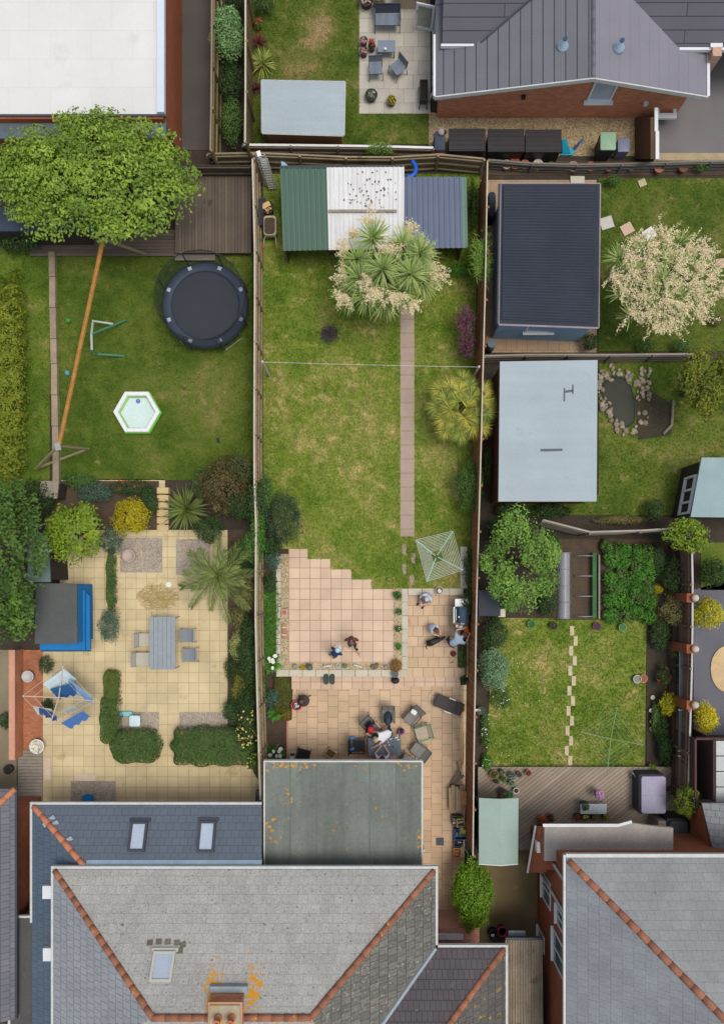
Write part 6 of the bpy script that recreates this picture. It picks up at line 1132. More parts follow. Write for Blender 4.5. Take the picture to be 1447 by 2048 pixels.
# pots along the raised patio
pot('cream round bowl with a white bloom standing on the upper coping',877,1181,.05,.165,.2,POTC,None,fl=[(F_WHITE,14,.1)],sp=.7,ph=.05)
pot('dark red brown bowl on the side patio',905,1307,MID,.115,.14,mat('oxblood_pot',C(122,64,52)),fill=mat('red_soil',C(98,48,40)))
for i,(x,y,r,lab,mm,fl) in enumerate(((795,1190,.2,'sprawling yellow green plant at the top of the gravel planter strip',L_FERN,None),(796,1223,.13,'square planter with one white bloom below the sprawling plant',L_MID,[(F_WHITE,6,.08)]),(796,1257,.13,'square planter with a white bloom halfway down the gravel strip',L_MID,[(F_WHITE,6,.08)]),(796,1291,.13,'bushy green planter without bloom on the gravel strip',L_FERN,None))):
    pot(lab,x,y,.006,r*.8,.16,POTBK,mm,260,.055,fl,nside=4,sp=1.5,ph=.2)
shrub('rust orange heather shrub at the corner of the gravel strip',792,1331,13,15,.5,L_ORNG,700,.045)
for x,y,r,h,m_,lab,pl in ((590,1332,.09,.14,POTG,'small grey pot at the left end of the gravel strip',None),(676,1331,.1,.12,F_WHITE,'round white pot between the two driftwood pieces',None),(771,1334,.085,.12,POTG,'small round grey pot right of the mossy stone',None),(690,1331,.09,.14,POTG,'small spiky potted plant right of the white pot',L_GREY)):
    pot(lab,x,y,.006,r,h,m_,pl,60,.06,fill=mat('pot_fill_%d'%x,C(150,150,140)))
t=thing('stone_ornament','grey two headed stone owl ornament on the gravel strip','ornament',W(619,1334,.006)); part(t,'body',MB().lathe((0,0,0),[(.1,0),(.14,.08),(.12,.22),(.05,.3)],12),POTG,smooth=True)
for s in(-1,1): part(t,'head',MB().ell((s*.07,.13,.3),(.06,.06,.07),10,7),mat('dark_stone',C(92,88,84)) if s<0 else bpy.data.materials['dark_stone'],smooth=True)
DRW=mat('white_driftwood',C(206,206,196),var=.15,vs=8,fine=20,fv=.2)
for x,y,a,lab in ((655,1332,.15,'white ribbed driftwood log left of the round white pot'),(715,1332,-.25,'white ribbed driftwood log left of the mossy stone')):
    b=MB(); c=W(x,y,.07); u=Vector((math.cos(a),math.sin(a),0)); b.tube([c+u*(-.2+.05*i)+Vector((0,0,.012*(i%2))) for i in range(9)],[.045+.02*(i%2) for i in range(9)],8); solo('driftwood',b,DRW,lab,'driftwood',smooth=True)
solo('mossy_stone',MB().ell(W(748,1333,.08),(.17,.12,.12),10,7).ell(W(754,1329,.1),(.08,.07,.1),8,6),mat('mossy_stone',C(120,114,96),var=.3,vs=6,spots=[(5,.55,.1,C(90,96,60))]),'lumpy mossy stone on the gravel strip','stone',smooth=True)
solo('yellow_plant',MB(),F_YELL,'x','x') if 0 else shrub('low yellow green tuft beside the grey owl ornament',606,1335,9,4,.15,L_GOLD,120,.05)
t=thing('plant_stand','square terracotta block with a dark pot hole on the left gravel strip','planter',W(570,1226,.006)); part(t,'block',MB().box((-.13,-.17,0),(.13,.17,.16)),mat('pale_block',C(196,170,150),var=.1)); part(t,'cup',MB().lathe((0,.03,.16),[(.08,0),(.085,.04),(.06,.04)],12),POTT,smooth=True)
t=thing('brick_trough','weathered terracotta trough lying on the left gravel strip','planter',W(569,1262,.006)); part(t,'trough',MB().rbox((0,0,0),(.2,.62,.12),.04),mat('worn_terracotta',C(176,130,108),var=.25,vs=5)); part(t,'band',MB().obox((0,.16,.123),(.2,.05,.01)).obox((0,-.16,.123),(.2,.05,.01)),POTC)
pot('grey glazed urn below the rust orange heather',789,1347,.05,.14,.26,mat('slate_urn',C(110,116,128),rough=.4),fill=mat('urn_fill',C(96,100,104)))
solo('bin_bag',MB().ell(W(790,1361,STP+.16),(.18,.15,.17),12,8).ell(W(793,1358,STP+.3),(.07,.06,.08),8,6),BLACK,'knotted black sack on the step below the grey urn','sack',smooth=True)
for x,l in ((652,'left one of two dark green kneeling pads on the coping'),(664,'right one of two dark green kneeling pads on the coping')): solo('kneeling_pad',MB().rbox(W(x,1358,.03),(.22,.46,.05),.1,0),mat('dark_green_foam',C(58,70,66),rough=.7) if x==652 else bpy.data.materials['dark_green_foam'],l,'pad','kneeling pads')
# barbecue
BB=mat('teal_enamel',C(24,66,96),rough=.3,spec=.6); t=thing('barbecue','teal blue hooded gas barbecue against the right hand shrubs','barbecue',W(917,1227,MID),0)
part(t,'cabinet',MB().box((-.26,-.3,.08),(.26,.3,.72)),DKMET); part(t,'firebox',MB().box((-.28,-.33,.72),(.28,.33,.86)),FRAME)
b=MB(); pr=[(-.2,.86),(-.2,1.0),(-.12,1.1),(0,1.13),(.2,1.1),(.26,1.0),(.26,.86)]; b.add([(x,y,z) for y in(-.33,.33) for x,z in pr],[[i,i+1,i+8,i+7] for i in range(6)]+[[6,5,4,3,2,1,0],[7,8,9,10,11,12,13]]); part(t,'hood',b,BB); part(t,'hood_band',MB().hexa([(.02,-.335,1.12),(.02,.335,1.12),(.27,.335,1.0),(.27,-.335,1.0)][::-1],[(.02,-.335,1.14),(.02,.335,1.14),(.275,.335,1.03),(.275,-.335,1.03)][::-1]),mat('steel_blue_band',C(86,106,128),rough=.35))
part(t,'handle',MB().tube([(-.25,-.24,.98),(-.25,.24,.98)],.018,6),STEEL); part(t,'control_panel',MB().box((-.34,-.33,.74),(-.281,.33,.86)),STEEL)
for i in range(4): part(t,'knob',MB().tube([(-.34,-.22+i*.15,.8),(-.38,-.22+i*.15,.8)],.026,8),BLACK)
for s in(-1,1): part(t,'side_shelf',MB().box((-.27,s*.34,.82),(.25,s*.66,.85)),DKMET if s<0 else STEEL)
for x,y in((-.24,-.28),(.24,-.28),(-.24,.28),(.24,.28)): part(t,'wheel',MB().lathe((x,y,0),[(.03,0),(.05,.02),(.05,.07),(.03,.09)],8),BLACK)
sh=MID+.855
for x,y,l,r_ in ((924,1246,'white folded cloth pack on the barbecue side shelf',0),(921,1254,'white paper bag by the barbecue helper',0)): solo('food_packet',MB().rbox(W(x,y,sh-.0),(.15,.12,.05),.02,.3 if y>1250 else 0),F_WHITE,l,'packet')
solo('burger_bun',MB().ell(W(913,1252,sh+.04),(.07,.07,.05),12,8),mat('cream_bun',C(232,210,180)),'cream coloured bun or bowl on the barbecue side shelf','food',smooth=True)
solo('tongs',MB().tube([W(904,1246,sh+.02),W(917,1245,sh+.02)],.012,5).tube([W(905,1248,sh+.02),W(918,1246.5,sh+.02)],.012,5),mat('wooden_tongs',C(186,150,112)),'wooden handled tongs on the barbecue side shelf','tongs')
solo('spatula',MB().obox(W(917,1241,sh+.015),(.11,.03,.015),.5),STEEL,'small steel spatula near the barbecue hood','spatula')
solo('hood_badge',MB().lathe(W(917,1234,MID+1.14),[(.035,0),(.035,.015)],10),F_WHITE,'round pale lid sitting on the barbecue hood','lid')
solo('foil_tray',MB().rbox(W(930,1203,sh),(.28,.24,.06),.04,.5),mat('foil',C(200,200,204),rough=.3,metal=.4),'crumpled foil tray on the upper barbecue shelf','tray')
t=thing('trough_planter','long dark planter with bright green plant by the brown fence','planter',W(921,1305,MID)); part(t,'trough',MB().box((-.13,-.62,0),(.13,.62,.3)),mat('dark_trough',C(66,60,52))); P,Nn,sz,rn=cloud((0,-.15,.38),(.14,.5,.14),240,.06,10,.4); leafobj('plant',P,Nn,sz,L_FERN,t,(0,0,0),.5,rn)
solo('raised_edge',MB().rect(930,1262,937,1352,MID-.05,MID+.12),CONC,'mossy concrete kerb under the brown fence beside the side patio','kerb')
pot('square dark planter of deep green foliage at the end of the side step',926,1356,STP,.17,.3,POTBK,L_DEEP,300,.05,nside=4,sp=1.3)
solo('toy_bits',MB().ell(W(901,1325,MID+.03),(.035,.03,.03),8,6).ell(W(905,1324,MID+.03),(.03,.035,.03),8,6).tube([W(901,1325,MID+.03),W(905,1324,MID+.03)],.012,5),mat('ochre_toy',C(176,140,60)),'tiny ochre toy lying on the side patio','toy',smooth=True)
# chiminea, basket
IRON=mat('brown_iron',C(84,72,68),rough=.6,var=.15); t=thing('chiminea','dark iron chiminea beside the red basket on the lower patio','chiminea',W(609,1397,LOW))
part(t,'bowl',MB().lathe((0,0,.28),[(.06,0),(.2,.08),(.25,.22),(.23,.34),(.12,.46),(.09,.52)],18),IRON,smooth=True); part(t,'chimney',MB().tube([(0,0,.78),(-.02,.06,1.1),(-.03,.08,1.2)],[.09,.075,.085],12),mat('rusty_iron',C(116,84,76)),smooth=True); part(t,'rim',MB().lathe((0,0,.5),[(.25,0),(.262,.02),(.25,.04)],18),IRON,smooth=True)
for k in range(3): a=k*2.09+.5; part(t,'leg',MB().tube([(math.cos(a)*.14,math.sin(a)*.14,.36),(math.cos(a)*.3,math.sin(a)*.3,0)],.022,6),IRON)
REDP=mat('red_plastic_basket',C(206,60,72),rough=.4); t=thing('basket','red plastic basket of white and black bits by the chiminea','basket',W(594,1409,LOW),-.3); part(t,'basket',MB().lathe((0,0,0),[(.15,0),(.2,.26),(.23,.27),(.23,.3),(.19,.3),(.16,.05)],12,sx=1.05,sy=.9),REDP); part(t,'fill',MB().lathe((0,0,.2),[(.16,0),(.16,.02)],10),BLACK)
for i in range(6): part(t,'contents',MB().obox((random.uniform(-.08,.08),random.uniform(-.08,.08),.24),(.12,.05,.05),random.random()*3),F_WHITE if i<4 else STEEL)
# lower patio furniture
TT=table('slate grey garden table covered with cups on the lower patio',768,1485,LOW,1.38,.78,.72,mat('slate_table_top',C(112,122,134),var=.06,vs=3),FRAME,.03)
zt=LOW+.72; CUP=mat('white_cup',C(232,228,222),var=.03,rough=.4)
def cup(x,y,l,m=CUP,r=.03,h=.06): solo('cup',MB().lathe(W(x,y,zt),[(r*.75,0),(r,h),(r*.85,h),(r*.7,.02)],10),m,l,'cup','cups on the slate grey table',smooth=True)
for x,y,l in ((773,1472,'single white cup near the blond person'),(774,1480,'white cup at the top of the cup cluster'),(776,1484,'white cup right of the cup cluster'),(778,1489,'lowest right cup of the table cluster'),(771,1490,'lowest left cup of the table cluster'),(771,1482,'brown tinted cup inside the table cluster'),(795,1471,'white cup at the far right end of the slate table')): cup(x,y,l,mat('brown_cup',C(170,140,116)) if 'brown' in l else CUP)
solo('plate_stack',MB().lathe(W(750,1477,zt),[(.07,0),(.1,.02),(.1,.03)],14),F_WHITE,'white plate beside the blond person on the slate table','plate',smooth=True); solo('dark_plate',MB().lathe(W(749,1474,zt),[(.1,0),(.13,.012),(.13,.016)],16),BLACK,'dark plate under the blond person on the slate table','plate',smooth=True)
solo('napkin',MB().obox(W(781,1478,zt+.01),(.1,.06,.015),.4),mat('pale_blue_napkin',C(190,206,224)),'folded pale blue napkin on the slate table','napkin')
for x,y,l in ((792,1475,'white condiment packet at the right end of the slate table'),(796,1479,'pale yellow condiment packet at the right end of the slate table')): solo('packet',MB().rbox(W(x,y,zt),(.14,.05,.05),.015,.1),F_WHITE if 'white' in l else mat('cream_packet',C(222,216,170)),l,'packet')
solo('phone',MB().rbox(W(785,1493,zt),(.05,.05,.02),.012,.4),BLACK,'small black object near the front edge of the slate table','gadget'); solo('knife',MB().obox(W(760,1483,zt+.01),(.1,.03,.012),1.0),F_WHITE,'small white slip left of the cup cluster','paper')
chair('black padded armchair with blue things on its back at the left of the slate table',716,1486,LOW,math.pi/2,mat('black_sling',C(50,52,56),var=.1,streak={'s':(.3,12,1),'a':.2}),FRAME,.56,.56,.42,.55,.12)
for dy in (-11,11): solo('blue_cloth',MB().rbox(W(704,1486+dy,LOW+.8),(.2,.14,.1),.04,.3),mat('blue_cloth',C(70,120,170),var=.2) if dy<0 else bpy.data.materials['blue_cloth'],'blue bundle at the %s of the black armchair'%('upper corner' if dy<0 else 'lower corner'),'cloth',smooth=True)
solo('dark_coat',MB().rbox(W(702,1486,LOW+.78),(.18,.42,.12),.06),BLACK,'dark coat hung over the black armchair','coat',smooth=True)
chair('grey chair with a dark rucksack beyond the table',775,1429,LOW,.0+math.pi*0,SLING,FRAME,.5,.52,.42,.4,.25)
t=thing('rucksack','dark blue black rucksack lying on a grey chair','rucksack',W(776,1433,LOW+.43),-.15); part(t,'body',MB().ell((0,-.05,.14),(.16,.3,.14),12,9),mat('navy_rucksack',C(42,54,66),var=.2,vs=8),smooth=True); part(t,'pocket',MB().ell((.0,-.14,.24),(.1,.13,.07),10,7),mat('navy_pocket',C(62,76,88)),smooth=True)
for s in(-1,1): part(t,'strap',MB().tube([(s*.09,.18,.2),(s*.15,.0,.3),(s*.12,-.25,.2)],.02,5),BLACK)
chair('folding grey chair holding a white cloth',821,1431,LOW,-.75+math.pi*0,SLING,FRAME,.5,.55,.42,.36,.3)
solo('white_cloth',MB().rbox(W(827,1424,LOW+.66),(.26,.2,.06),.06,-.6),F_WHITE,'crumpled white cloth on the folding grey chair','cloth',smooth=True)
chair('striped cream slatted chair with green arms',841,1461,LOW,-1.3,mat('cream_slat_seat',C(206,190,166),var=.08),mat('green_arm',C(74,150,122)),.54,.5,.42,.3,.2,True,slat=7)
chair('grey chair between the striped chair and the roof edge',834,1494,LOW,-2.2+math.pi*0,SLING,FRAME,.5,.5,.42,.3,.25)
chair('grey chair half hidden under the extension roof edge',812,1517,LOW,2.6,SLING,FRAME,.5,.5,.42,.3,.2)
chair('black armchair beside the soil bed at the extension roof edge',606,1512,LOW,-.25+math.pi*0,bpy.data.materials['black_sling'],FRAME,.52,.6,.42,.45,.2)
chair('charcoal chair seat under the person in the red cap',737,1443,LOW,math.pi*.75+math.pi*.0+math.pi*.0-2.36+.8,SLING,FRAME,.48,.48,.42,.35,.1)
t=thing('sun_lounger','dark grey sun lounger by the brown fence','sun lounger',W(895,1407,LOW),-.38); part(t,'frame',MB().tube([(-.62,-.26,.3),(.62,-.26,.3)],.02,6).tube([(-.62,.26,.3),(.62,.26,.3)],.02,6).tube([(-.62,-.26,.3),(-.62,.26,.3)],.02,6).tube([(.62,-.26,.3),(.62,.26,.3)],.02,6),FRAME); part(t,'cushion',MB().rbox((-.14,0,.31),(.94,.5,.06),.03),mat('charcoal_cushion',C(76,72,72),var=.08,vs=5),smooth=True); part(t,'headrest',MB().hexa([(.34,-.25,.33),(.62,-.25,.45),(.62,.25,.45),(.34,.25,.33)],[(.34,-.25,.38),(.6,-.25,.5),(.6,.25,.5),(.34,.25,.38)]),bpy.data.materials['charcoal_cushion'])
for x,y in((-.5,-.26),(.5,-.26),(-.5,.26),(.5,.26)): part(t,'leg',MB().tube([(x,y,.3),(x,y,0)],.018,6),FRAME)
for s in(-1,1): part(t,'armrest',MB().obox((.05,s*.3,.42),(.3,.04,.03)),STEEL)
solo('hoop_toy',MB().tube([W(867+12*math.cos(a*.5),1398+17*math.sin(a*.5),LOW+.03) for a in range(13)],.006,4),mat('clear_hoop',C(196,190,184)),'thin pale hoop lying beside the sun lounger','hoop'); solo('yellow_ball',MB().ell(W(925,1419,LOW+.12),(.1,.1,.1),12,8),mat('orange_yellow_ball',C(232,166,20),rough=.4),'orange yellow ball at the foot of the sun lounger','ball',smooth=True)
t=thing('handbag','purple patterned bag on the paving by the slate table','bag',W(801,1462,LOW),.3); part(t,'bag',MB().lathe((0,0,0),[(.13,0),(.17,.12),(.14,.28),(.1,.28),(.09,.1)],12,sy=.8),mat('purple_fabric',C(140,96,140),var=.3,vs=12),smooth=True); part(t,'flap',MB().ell((.05,.1,.26),(.1,.07,.05),8,6),mat('dark_plum',C(58,38,66)),smooth=True); part(t,'strap',MB().tube([(-.1,0,.28),(0,.02,.42),(.1,0,.28)],.012,5),bpy.data.materials['dark_plum'])
t=thing('wooden_crate','open wooden box of brown scraps on the lower patio','crate',W(661,1504,LOW),-.65); b=MB()
for x0,y0,x1,y1 in((-.2,-.17,.2,-.15),(-.2,.15,.2,.17),(-.2,-.15,-.18,.15),(.18,-.15,.2,.15)): b.box((x0,y0,0),(x1,y1,.3))
part(t,'box',b,mat('pale_crate_wood',C(206,180,140),var=.1)); part(t,'contents',MB().box((-.18,-.15,.02),(.18,.15,.2)),mat('brown_scraps',C(128,98,48),var=.5,vs=14,fv=.4))
solo('white_board',MB().obox(W(667,1511,LOW+.15),(.12,.42,.03),-.55,.2),F_WHITE,'white board leaning on the open wooden box','board'); t=thing('small_bin','small white and black tub beside the soil bed','tub',W(585,1512,LOW)); part(t,'tub',MB().lathe((0,0,0),[(.09,0),(.1,.2),(.08,.2)],10),F_WHITE); part(t,'lid',MB().box((-.08,.06,.18),(.1,.16,.22)),BLACK)
# yellow poles, planks, timber, crates along the fence
YP=mat('yellow_pole',C(214,180,110),var=.08)
for x,y0,y1,l in ((921,1449,1537,'left of two long yellow canes standing along the brown fence'),(925,1462,1530,'right hand long yellow cane along the brown fence')): solo('cane',MB().tube([W(x,y0,1.0),W(x+1,y1,LOW+.03)],.026,6),YP,l,'cane','yellow canes')
for a_,b2,l in ((( 901,1567),(921,1546),'broad grey plank propped at an angle above the timber stack'),((905,1568),(926,1551),'narrow grey plank beside the broad propped one'),((913,1523),(922,1558),'thin grey lath leaning near the yellow canes')): A_=W(*a_,LOW+.06);B2=W(*b2,LOW+.55); solo('plank',MB().tube([A_,B2],[.06 if 'broad' in l else .035]*2,4),WOODG,l,'plank')
TIM=mat('stacked_timber',C(190,166,136),attr=C(150,128,104),var=.15,vs=3,fine=25,fv=.2); t_n=0
for i in range(9):
    x=899+i*3.6; lab='weathered board in the timber stack beside the brown fence'; zz=LOW+(.34+.05*(i%3) if i<6 else .42)
    y0=1571+random.uniform(-2,4)+(6 if i in(0,5) else 0); y1=1622+random.uniform(-6,3); A_=W(x,y0,zz);B2=W(x+1.5*(i%2),y1,zz); solo('timber_board',MB().obox(((A_.x+B2.x)/2,(A_.y+B2.y)/2,zz-.0),(.085,A_.y-B2.y,.06),random.uniform(-.03,.03)),TIM,lab,'board','boards in the timber stack')
solo('timber_pile',MB().rect(900,1573,928,1620,LOW,LOW+.28),mat('under_timber',C(110,92,74),var=.3,vs=4,streak={'s':(14,.4,1),'a':.4}),'lower layer of the timber stack by the brown fence','boards')
solo('plywood_offcut',MB().obox(W(927,1596,LOW+.56),(.24,.6,.03),0),mat('plywood',C(186,142,92),var=.12,vs=4),'orange brown plywood offcut on top of the timber stack','board')
def crate(label,px,py,z,w,d,h,col,fillcol,rot=0,items=()):
    t=thing('crate',label,'crate',W(px,py,z),rot); mm=mat('crate_%d_%d'%(px,py),C(*col),rough=.5); b=MB(); e=.03
    for x0,y0,x1,y1 in((-w/2,-d/2,w/2,-d/2+e),(-w/2,d/2-e,w/2,d/2),(-w/2,-d/2+e,-w/2+e,d/2-e),(w/2-e,-d/2+e,w/2,d/2-e)): b.box((x0,y0,0),(x1,y1,h))
    part(t,'sides',b,mm); part(t,'base',MB().box((-w/2+e,-d/2+e,.01),(w/2-e,d/2-e,h*.4)),mat('crate_fill_%d_%d'%(px,py),C(*fillcol),var=.5,vs=10,fv=.3))
    for (x,y,sx,sy,a,c_) in items: part(t,'contents',MB().obox((x,y,h*.6),(sx,sy,.08),a),mat('crate_item_%d_%d_%d'%(px,py,int(x*100)),C(*c_)))
crate('dark green crate of scraps directly below the timber stack',911,1636,LOW,.42,.4,.35,(40,92,62),(96,88,66),0,((-.1,.0,.1,.15,.4,(150,150,120)),(.02,-.1,.1,.1,0,(170,130,100)),(-.1,-.14,.14,.08,0,(220,220,220))))
crate('yellow framed shallow crate of offcuts above the green one',920,1644,LOW+.35,.34,.36,.14,(226,196,110),(110,84,60),.06,((0,.03,.26,.05,.2,(220,216,210)),))
crate('bright green basket of odds and ends on the blue crate',925,1659,LOW+.36,.36,.46,.18,(60,130,84),(176,160,110),0,((0,0,.2,.25,.2,(214,190,130)),(.06,.1,.1,.1,0,(160,70,60)),(-.08,-.12,.1,.06,.3,(200,206,190))))
crate('royal blue crate beneath the bright green basket',919,1664,LOW,.56,.46,.34,(20,80,170),(70,70,74),0,((-.16,0,.08,.2,0,(120,140,170)),))
crate('dark navy crate of tins below the royal blue crate',915,1682,LOW,.42,.32,.25,(36,70,130),(70,54,44),0,((.02,.02,.08,.06,0,(190,190,170)),(.1,0,.05,.06,0,(200,190,180))))
crate('yellow framed wooden box holding a pink carton',912,1701,LOW,.32,.42,.3,(206,160,80),(60,42,30),0,((.0,-.02,.18,.26,0,(196,130,104)),(0,-.02,.04,.08,0,(232,222,214))))
solo('hose',MB().tube([W(922+14*math.sin(a*.16),1690+a*2.4,LOW+.35-.02*a) for a in range(11)],.018,6),mat('green_hose',C(90,170,140),rough=.4),'pale green hose arching beside the round bush','hose',smooth=True)
for x,y,l in ((879,1683,'dark square drain cover halfway along the side path'),(881,1833,'dark square drain cover at the bottom of the side path')): solo('drain_cover',MB().rbox(W(x,y,LOW),(.34,.34,.012),.015),mat('drain_iron',C(72,78,86),rough=.6) if y<1700 else bpy.data.materials['drain_iron'],l,'drain cover','drain covers')
t=thing('pot_stack','black tub with a white label beside the magenta tube','tub',W(984,1862,0)); part(t,'tub',MB().lathe((0,0,0),[(.2,0),(.24,.35),(.2,.35),(.18,.2)],14),BLACK,smooth=True); part(t,'label',MB().obox((-.05,.0,.36),(.14,.1,.01)),F_WHITE)
t=thing('plastic_tube','magenta rimmed dark round tub near the corrugated lean-to','tub',W(1001,1856,0)); part(t,'rim',MB().lathe((0,0,.3),[(.22,0),(.25,.03),(.22,.06),(.17,.05),(.16,0)],18),mat('magenta_rim',C(190,60,110)),smooth=True); part(t,'body',MB().lathe((0,0,0),[(.17,0),(.22,.3),(.16,.3),(.14,.06)],16),mat('plum_tub',C(96,40,60)),smooth=True)
# ---------------------------------------------------------------- yellow patio
TG=mat('grey_blue_slat',C(150,158,164),var=.08,vs=3); table('long grey blue slatted table on the yellow patio',335,1283,.0,1.08,2.2,.74,TG,TG,0,slat=6)
for x,y,r_,l,tt in ((378,1270,math.pi/2,'upper grey chair at the right of the long patio table',TG),(383,1308,math.pi/2,'lower grey chair at the right of the long patio table',TG),(298,1278,-math.pi/2,'upper pale chair at the left of the long patio table',SLING),(292,1316,-math.pi/2,'lower pale chair at the left of the long patio table',SLING)):
    chair(l,x,y,0,r_+math.pi,mat('chair_sling_%d'%x,C(*((132,140,146) if x>335 else (186,180,166))),var=.05),STEEL,.54,.56,.42,.34,.1,False)
t=thing('rotary_dryer','rotary dryer hung with blue and white laundry on the yellow patio','clothes dryer',W(122,1395,0)); root=Vector(t.location); hub=W(118,1395,1.5); tips=[W(126,1332,1.7),W(190,1402,1.7),W(100,1450,1.7),W(45,1392,1.7)]; part(t,'pole',MB().tube([root,hub],.03,6),STEEL,True)
for q in tips: part(t,'arm',MB().tube([hub,q],.022,6),mat('cream_arm',C(206,190,170)) if q is tips[0] else bpy.data.materials['cream_arm'],True)
b=MB()
for k in range(2):
    for i in range(4): f=.7+.3*k; b.tube([hub.lerp(tips[i],f),hub.lerp(tips[(i+1)%4],f)],.006,4)
part(t,'lines',b,LINE,True)
def cloth(label,pts,z,drop,col):
    # draped cloth: top edge along the line, hanging down with folds
    A_,B2=W(*pts[0],z),W(*pts[1],z); vs=[]; n=10; nv=(B2-A_).cross(Vector((0,0,1))).normalized()
    for j in range(5):
        for i in range(n+1): p=A_.lerp(B2,i/n); vs.append(p+nv*(math.sin(i*1.9)*.05*j/4+drop[0]*1.7*j/4)+Vector((0,0,-drop[1]*j/4)))
    fs=[[j*(n+1)+i,j*(n+1)+i+1,(j+1)*(n+1)+i+1,(j+1)*(n+1)+i] for j in range(4) for i in range(n)]
    b=MB(); b.add(vs,fs); solo('laundry',b,mat('laundry_%d_%d'%pts[0],C(*col),var=.06,vs=4),label,'laundry',smooth=True)
cloth('pale blue white sheet at the top corner of the laundry dryer',[(86,1368),(128,1338)],1.68,(.35,.45),(196,216,222)); cloth('deep blue garment under the pale sheet on the dryer',[(100,1378),(142,1368)],1.62,(.3,.5),(40,92,150)); cloth('long light blue towel on the right of the dryer',[(138,1358),(188,1396)],1.66,(.3,.6),(150,184,226)); cloth('white and green garment at the left of the dryer',[(66,1412),(104,1418)],1.6,(.25,.5),(206,214,206)); cloth('navy striped garment beside the white one on the dryer',[(78,1414),(114,1432)],1.58,(.22,.4),(60,90,150)); cloth('mid blue garment at the bottom of the dryer',[(122,1446),(165,1422)],1.62,(.22,.45),(80,124,186)); cloth('small pale garment in the middle of the dryer',[(124,1420),(150,1412)],1.6,(.12,.4),(190,204,204))
pot('round white tub with yellow plant by the grey boardwalk',80,1490,0,.3,.3,F_WHITE,L_GOLD,60,.06,ph=.1,fill=mat('blue_fill',C(150,164,180))); pot('round pale tub on the brick path above the laundry',62,1351,.02,.24,.3,mat('pale_tub',C(206,206,204)),fill=mat('pale_fill',C(190,188,184)))
pot('bright blue bowl on the gravel bed by the slate lean-to',180,1596,.006,.22,.2,mat('cobalt_bowl',C(10,120,190),rough=.4),fill=mat('cobalt_fill',C(20,130,200)))
t=thing('side_table','small white and pale blue stool beside the rounded hedge','stool',W(276,1438,0)); part(t,'top',MB().rbox((0,0,.38),(.46,.46,.05),.08),mat('pale_blue_top',C(206,224,226)),smooth=True)
for x,y in((-1,-1),(1,-1),(1,1),(-1,1)): part(t,'leg',MB().tube([(x*.16,y*.16,.38),(x*.19,y*.19,0)],.02,5),F_WHITE)
solo('watering_can',MB().rbox(W(252,1427,.006),(.62,.2,.12),.06,.05),mat('pale_turquoise',C(140,206,214)),'pale turquoise float lying beside the white stool','toy',smooth=True)
pot('pinkish stone pot on the upper gravel bed',262,1112,.006,.26,.3,mat('pinkish_stone',C(196,176,164)),fill=mat('pinkish_fill',C(180,160,150)))
b=MB()
for i in range(420):
    a=random.random()*6.28; d=random.random()**.6; p=W(310+38*d*math.cos(a),1196+24*d*math.sin(a),.01); b.blade(p,random.gauss(.2,.6),random.uniform(0,.12),random.uniform(.2,.5),.02,.1,2)
solo('straw_mat',b,mat('straw',C(200,172,116),attr=C(150,138,84),var=.2,vs=3),'oval of dry straw on the yellow patio','straw',smooth=True)
solo('white_saucer',MB().lathe(W(338,1169,.006),[(.08,0),(.12,.03),(.1,.03)],10),F_WHITE,'small white saucer at the corner of the straw oval','saucer')
struct('boardwalk',deck('boardwalk',36,1500,85,1900,.06,False),WOODG); solo('pale_slab',MB().rect(88,1515,102,1560,.0,.03),mat('pale_pink_slab',C(210,190,168)),'pale slab leaning at the left edge of the yellow patio','slab'); solo('white_slab',MB().rect(150,1548,192,1562,.0,.03),mat('cream_slab',C(222,200,176)),'cream slab above the gravel bed by the slate lean-to','slab')
t=thing('garden_wall','low pink topped brick wall at the left of the brick path','wall',W(22,1400)); part(t,'wall',MB().rect(20,1302,29,1520,0,.8),BRICKW,True); part(t,'capping',MB().rect(18,1300,30,1520,.8,.86),mat('pink_capping',C(206,150,126)),True)
solo('bucket',MB().lathe(W(22,1536,0),[(.16,0),(.2,.25),(.16,.25)],12),BLACK,'black bucket near the far left roof','bucket',smooth=True); solo('black_pipe',MB().rbox(W(518,1590,1.0),(.22,.5,.3),.05),DKMET,'dark metal box at the end of the pale capped fence','box')
# ---------------------------------------------------------------- right hand pots
potspec=[(985,1546,.18,'round terracotta pot of green stems at the corner of the pale deck',POTT,L_FERN),(1000,1541,.12,'dark pot beside the terracotta corner pot',POTBK,L_GREY),(1004,1555,.12,'olive pot below the dark corner pot',mat('olive_pot',C(130,130,80)),L_FERN),(991,1560,.1,'small leafy pot left of the olive pot',POTG,L_MID),(1020,1548,.15,'grey pot with pale stems in the deck pot group',POTG,L_GREY),(1020,1563,.13,'pale green pot below the grey stemmed one',mat('pale_green_pot',C(150,170,150)),L_GREY),(1035,1546,.12,'grey bowl near the red pot on the deck',POTG,None),(1053,1543,.13,'red terracotta pot furthest right in the deck pot group',mat('red_pot',C(190,96,78)),None),(1002,1580,.16,'purple pot of dark leaves by the pale green shed',mat('purple_pot',C(110,66,110)),L_DARK),(1016,1587,.15,'teal pot by the pale green shed',mat('teal_pot',C(40,130,126)),L_FERN),(1004,1589,.13,'yellow rimmed pot touching the pale green shed',mat('ochre_pot',C(190,150,60)),L_FERN),(1029,1578,.12,'white square pot by the pale green shed',F_WHITE,None)]
for x,y,r,l,m_,pl in potspec: pot(l,x,y,.25,r,.26,m_,pl,70,.05,ph=.15,sp=1.)
pot('magenta flowered pot on the wall end of the brick house porch',1078,1634,.25,.18,.3,POTT,L_FERN,90,.06,[(F_RED,50,.1)],ph=.25); pot('orange flowered pot right of the magenta one',1096,1630,.25,.15,.3,POTT,L_DARK,120,.06,[(F_RED,8,.06)])
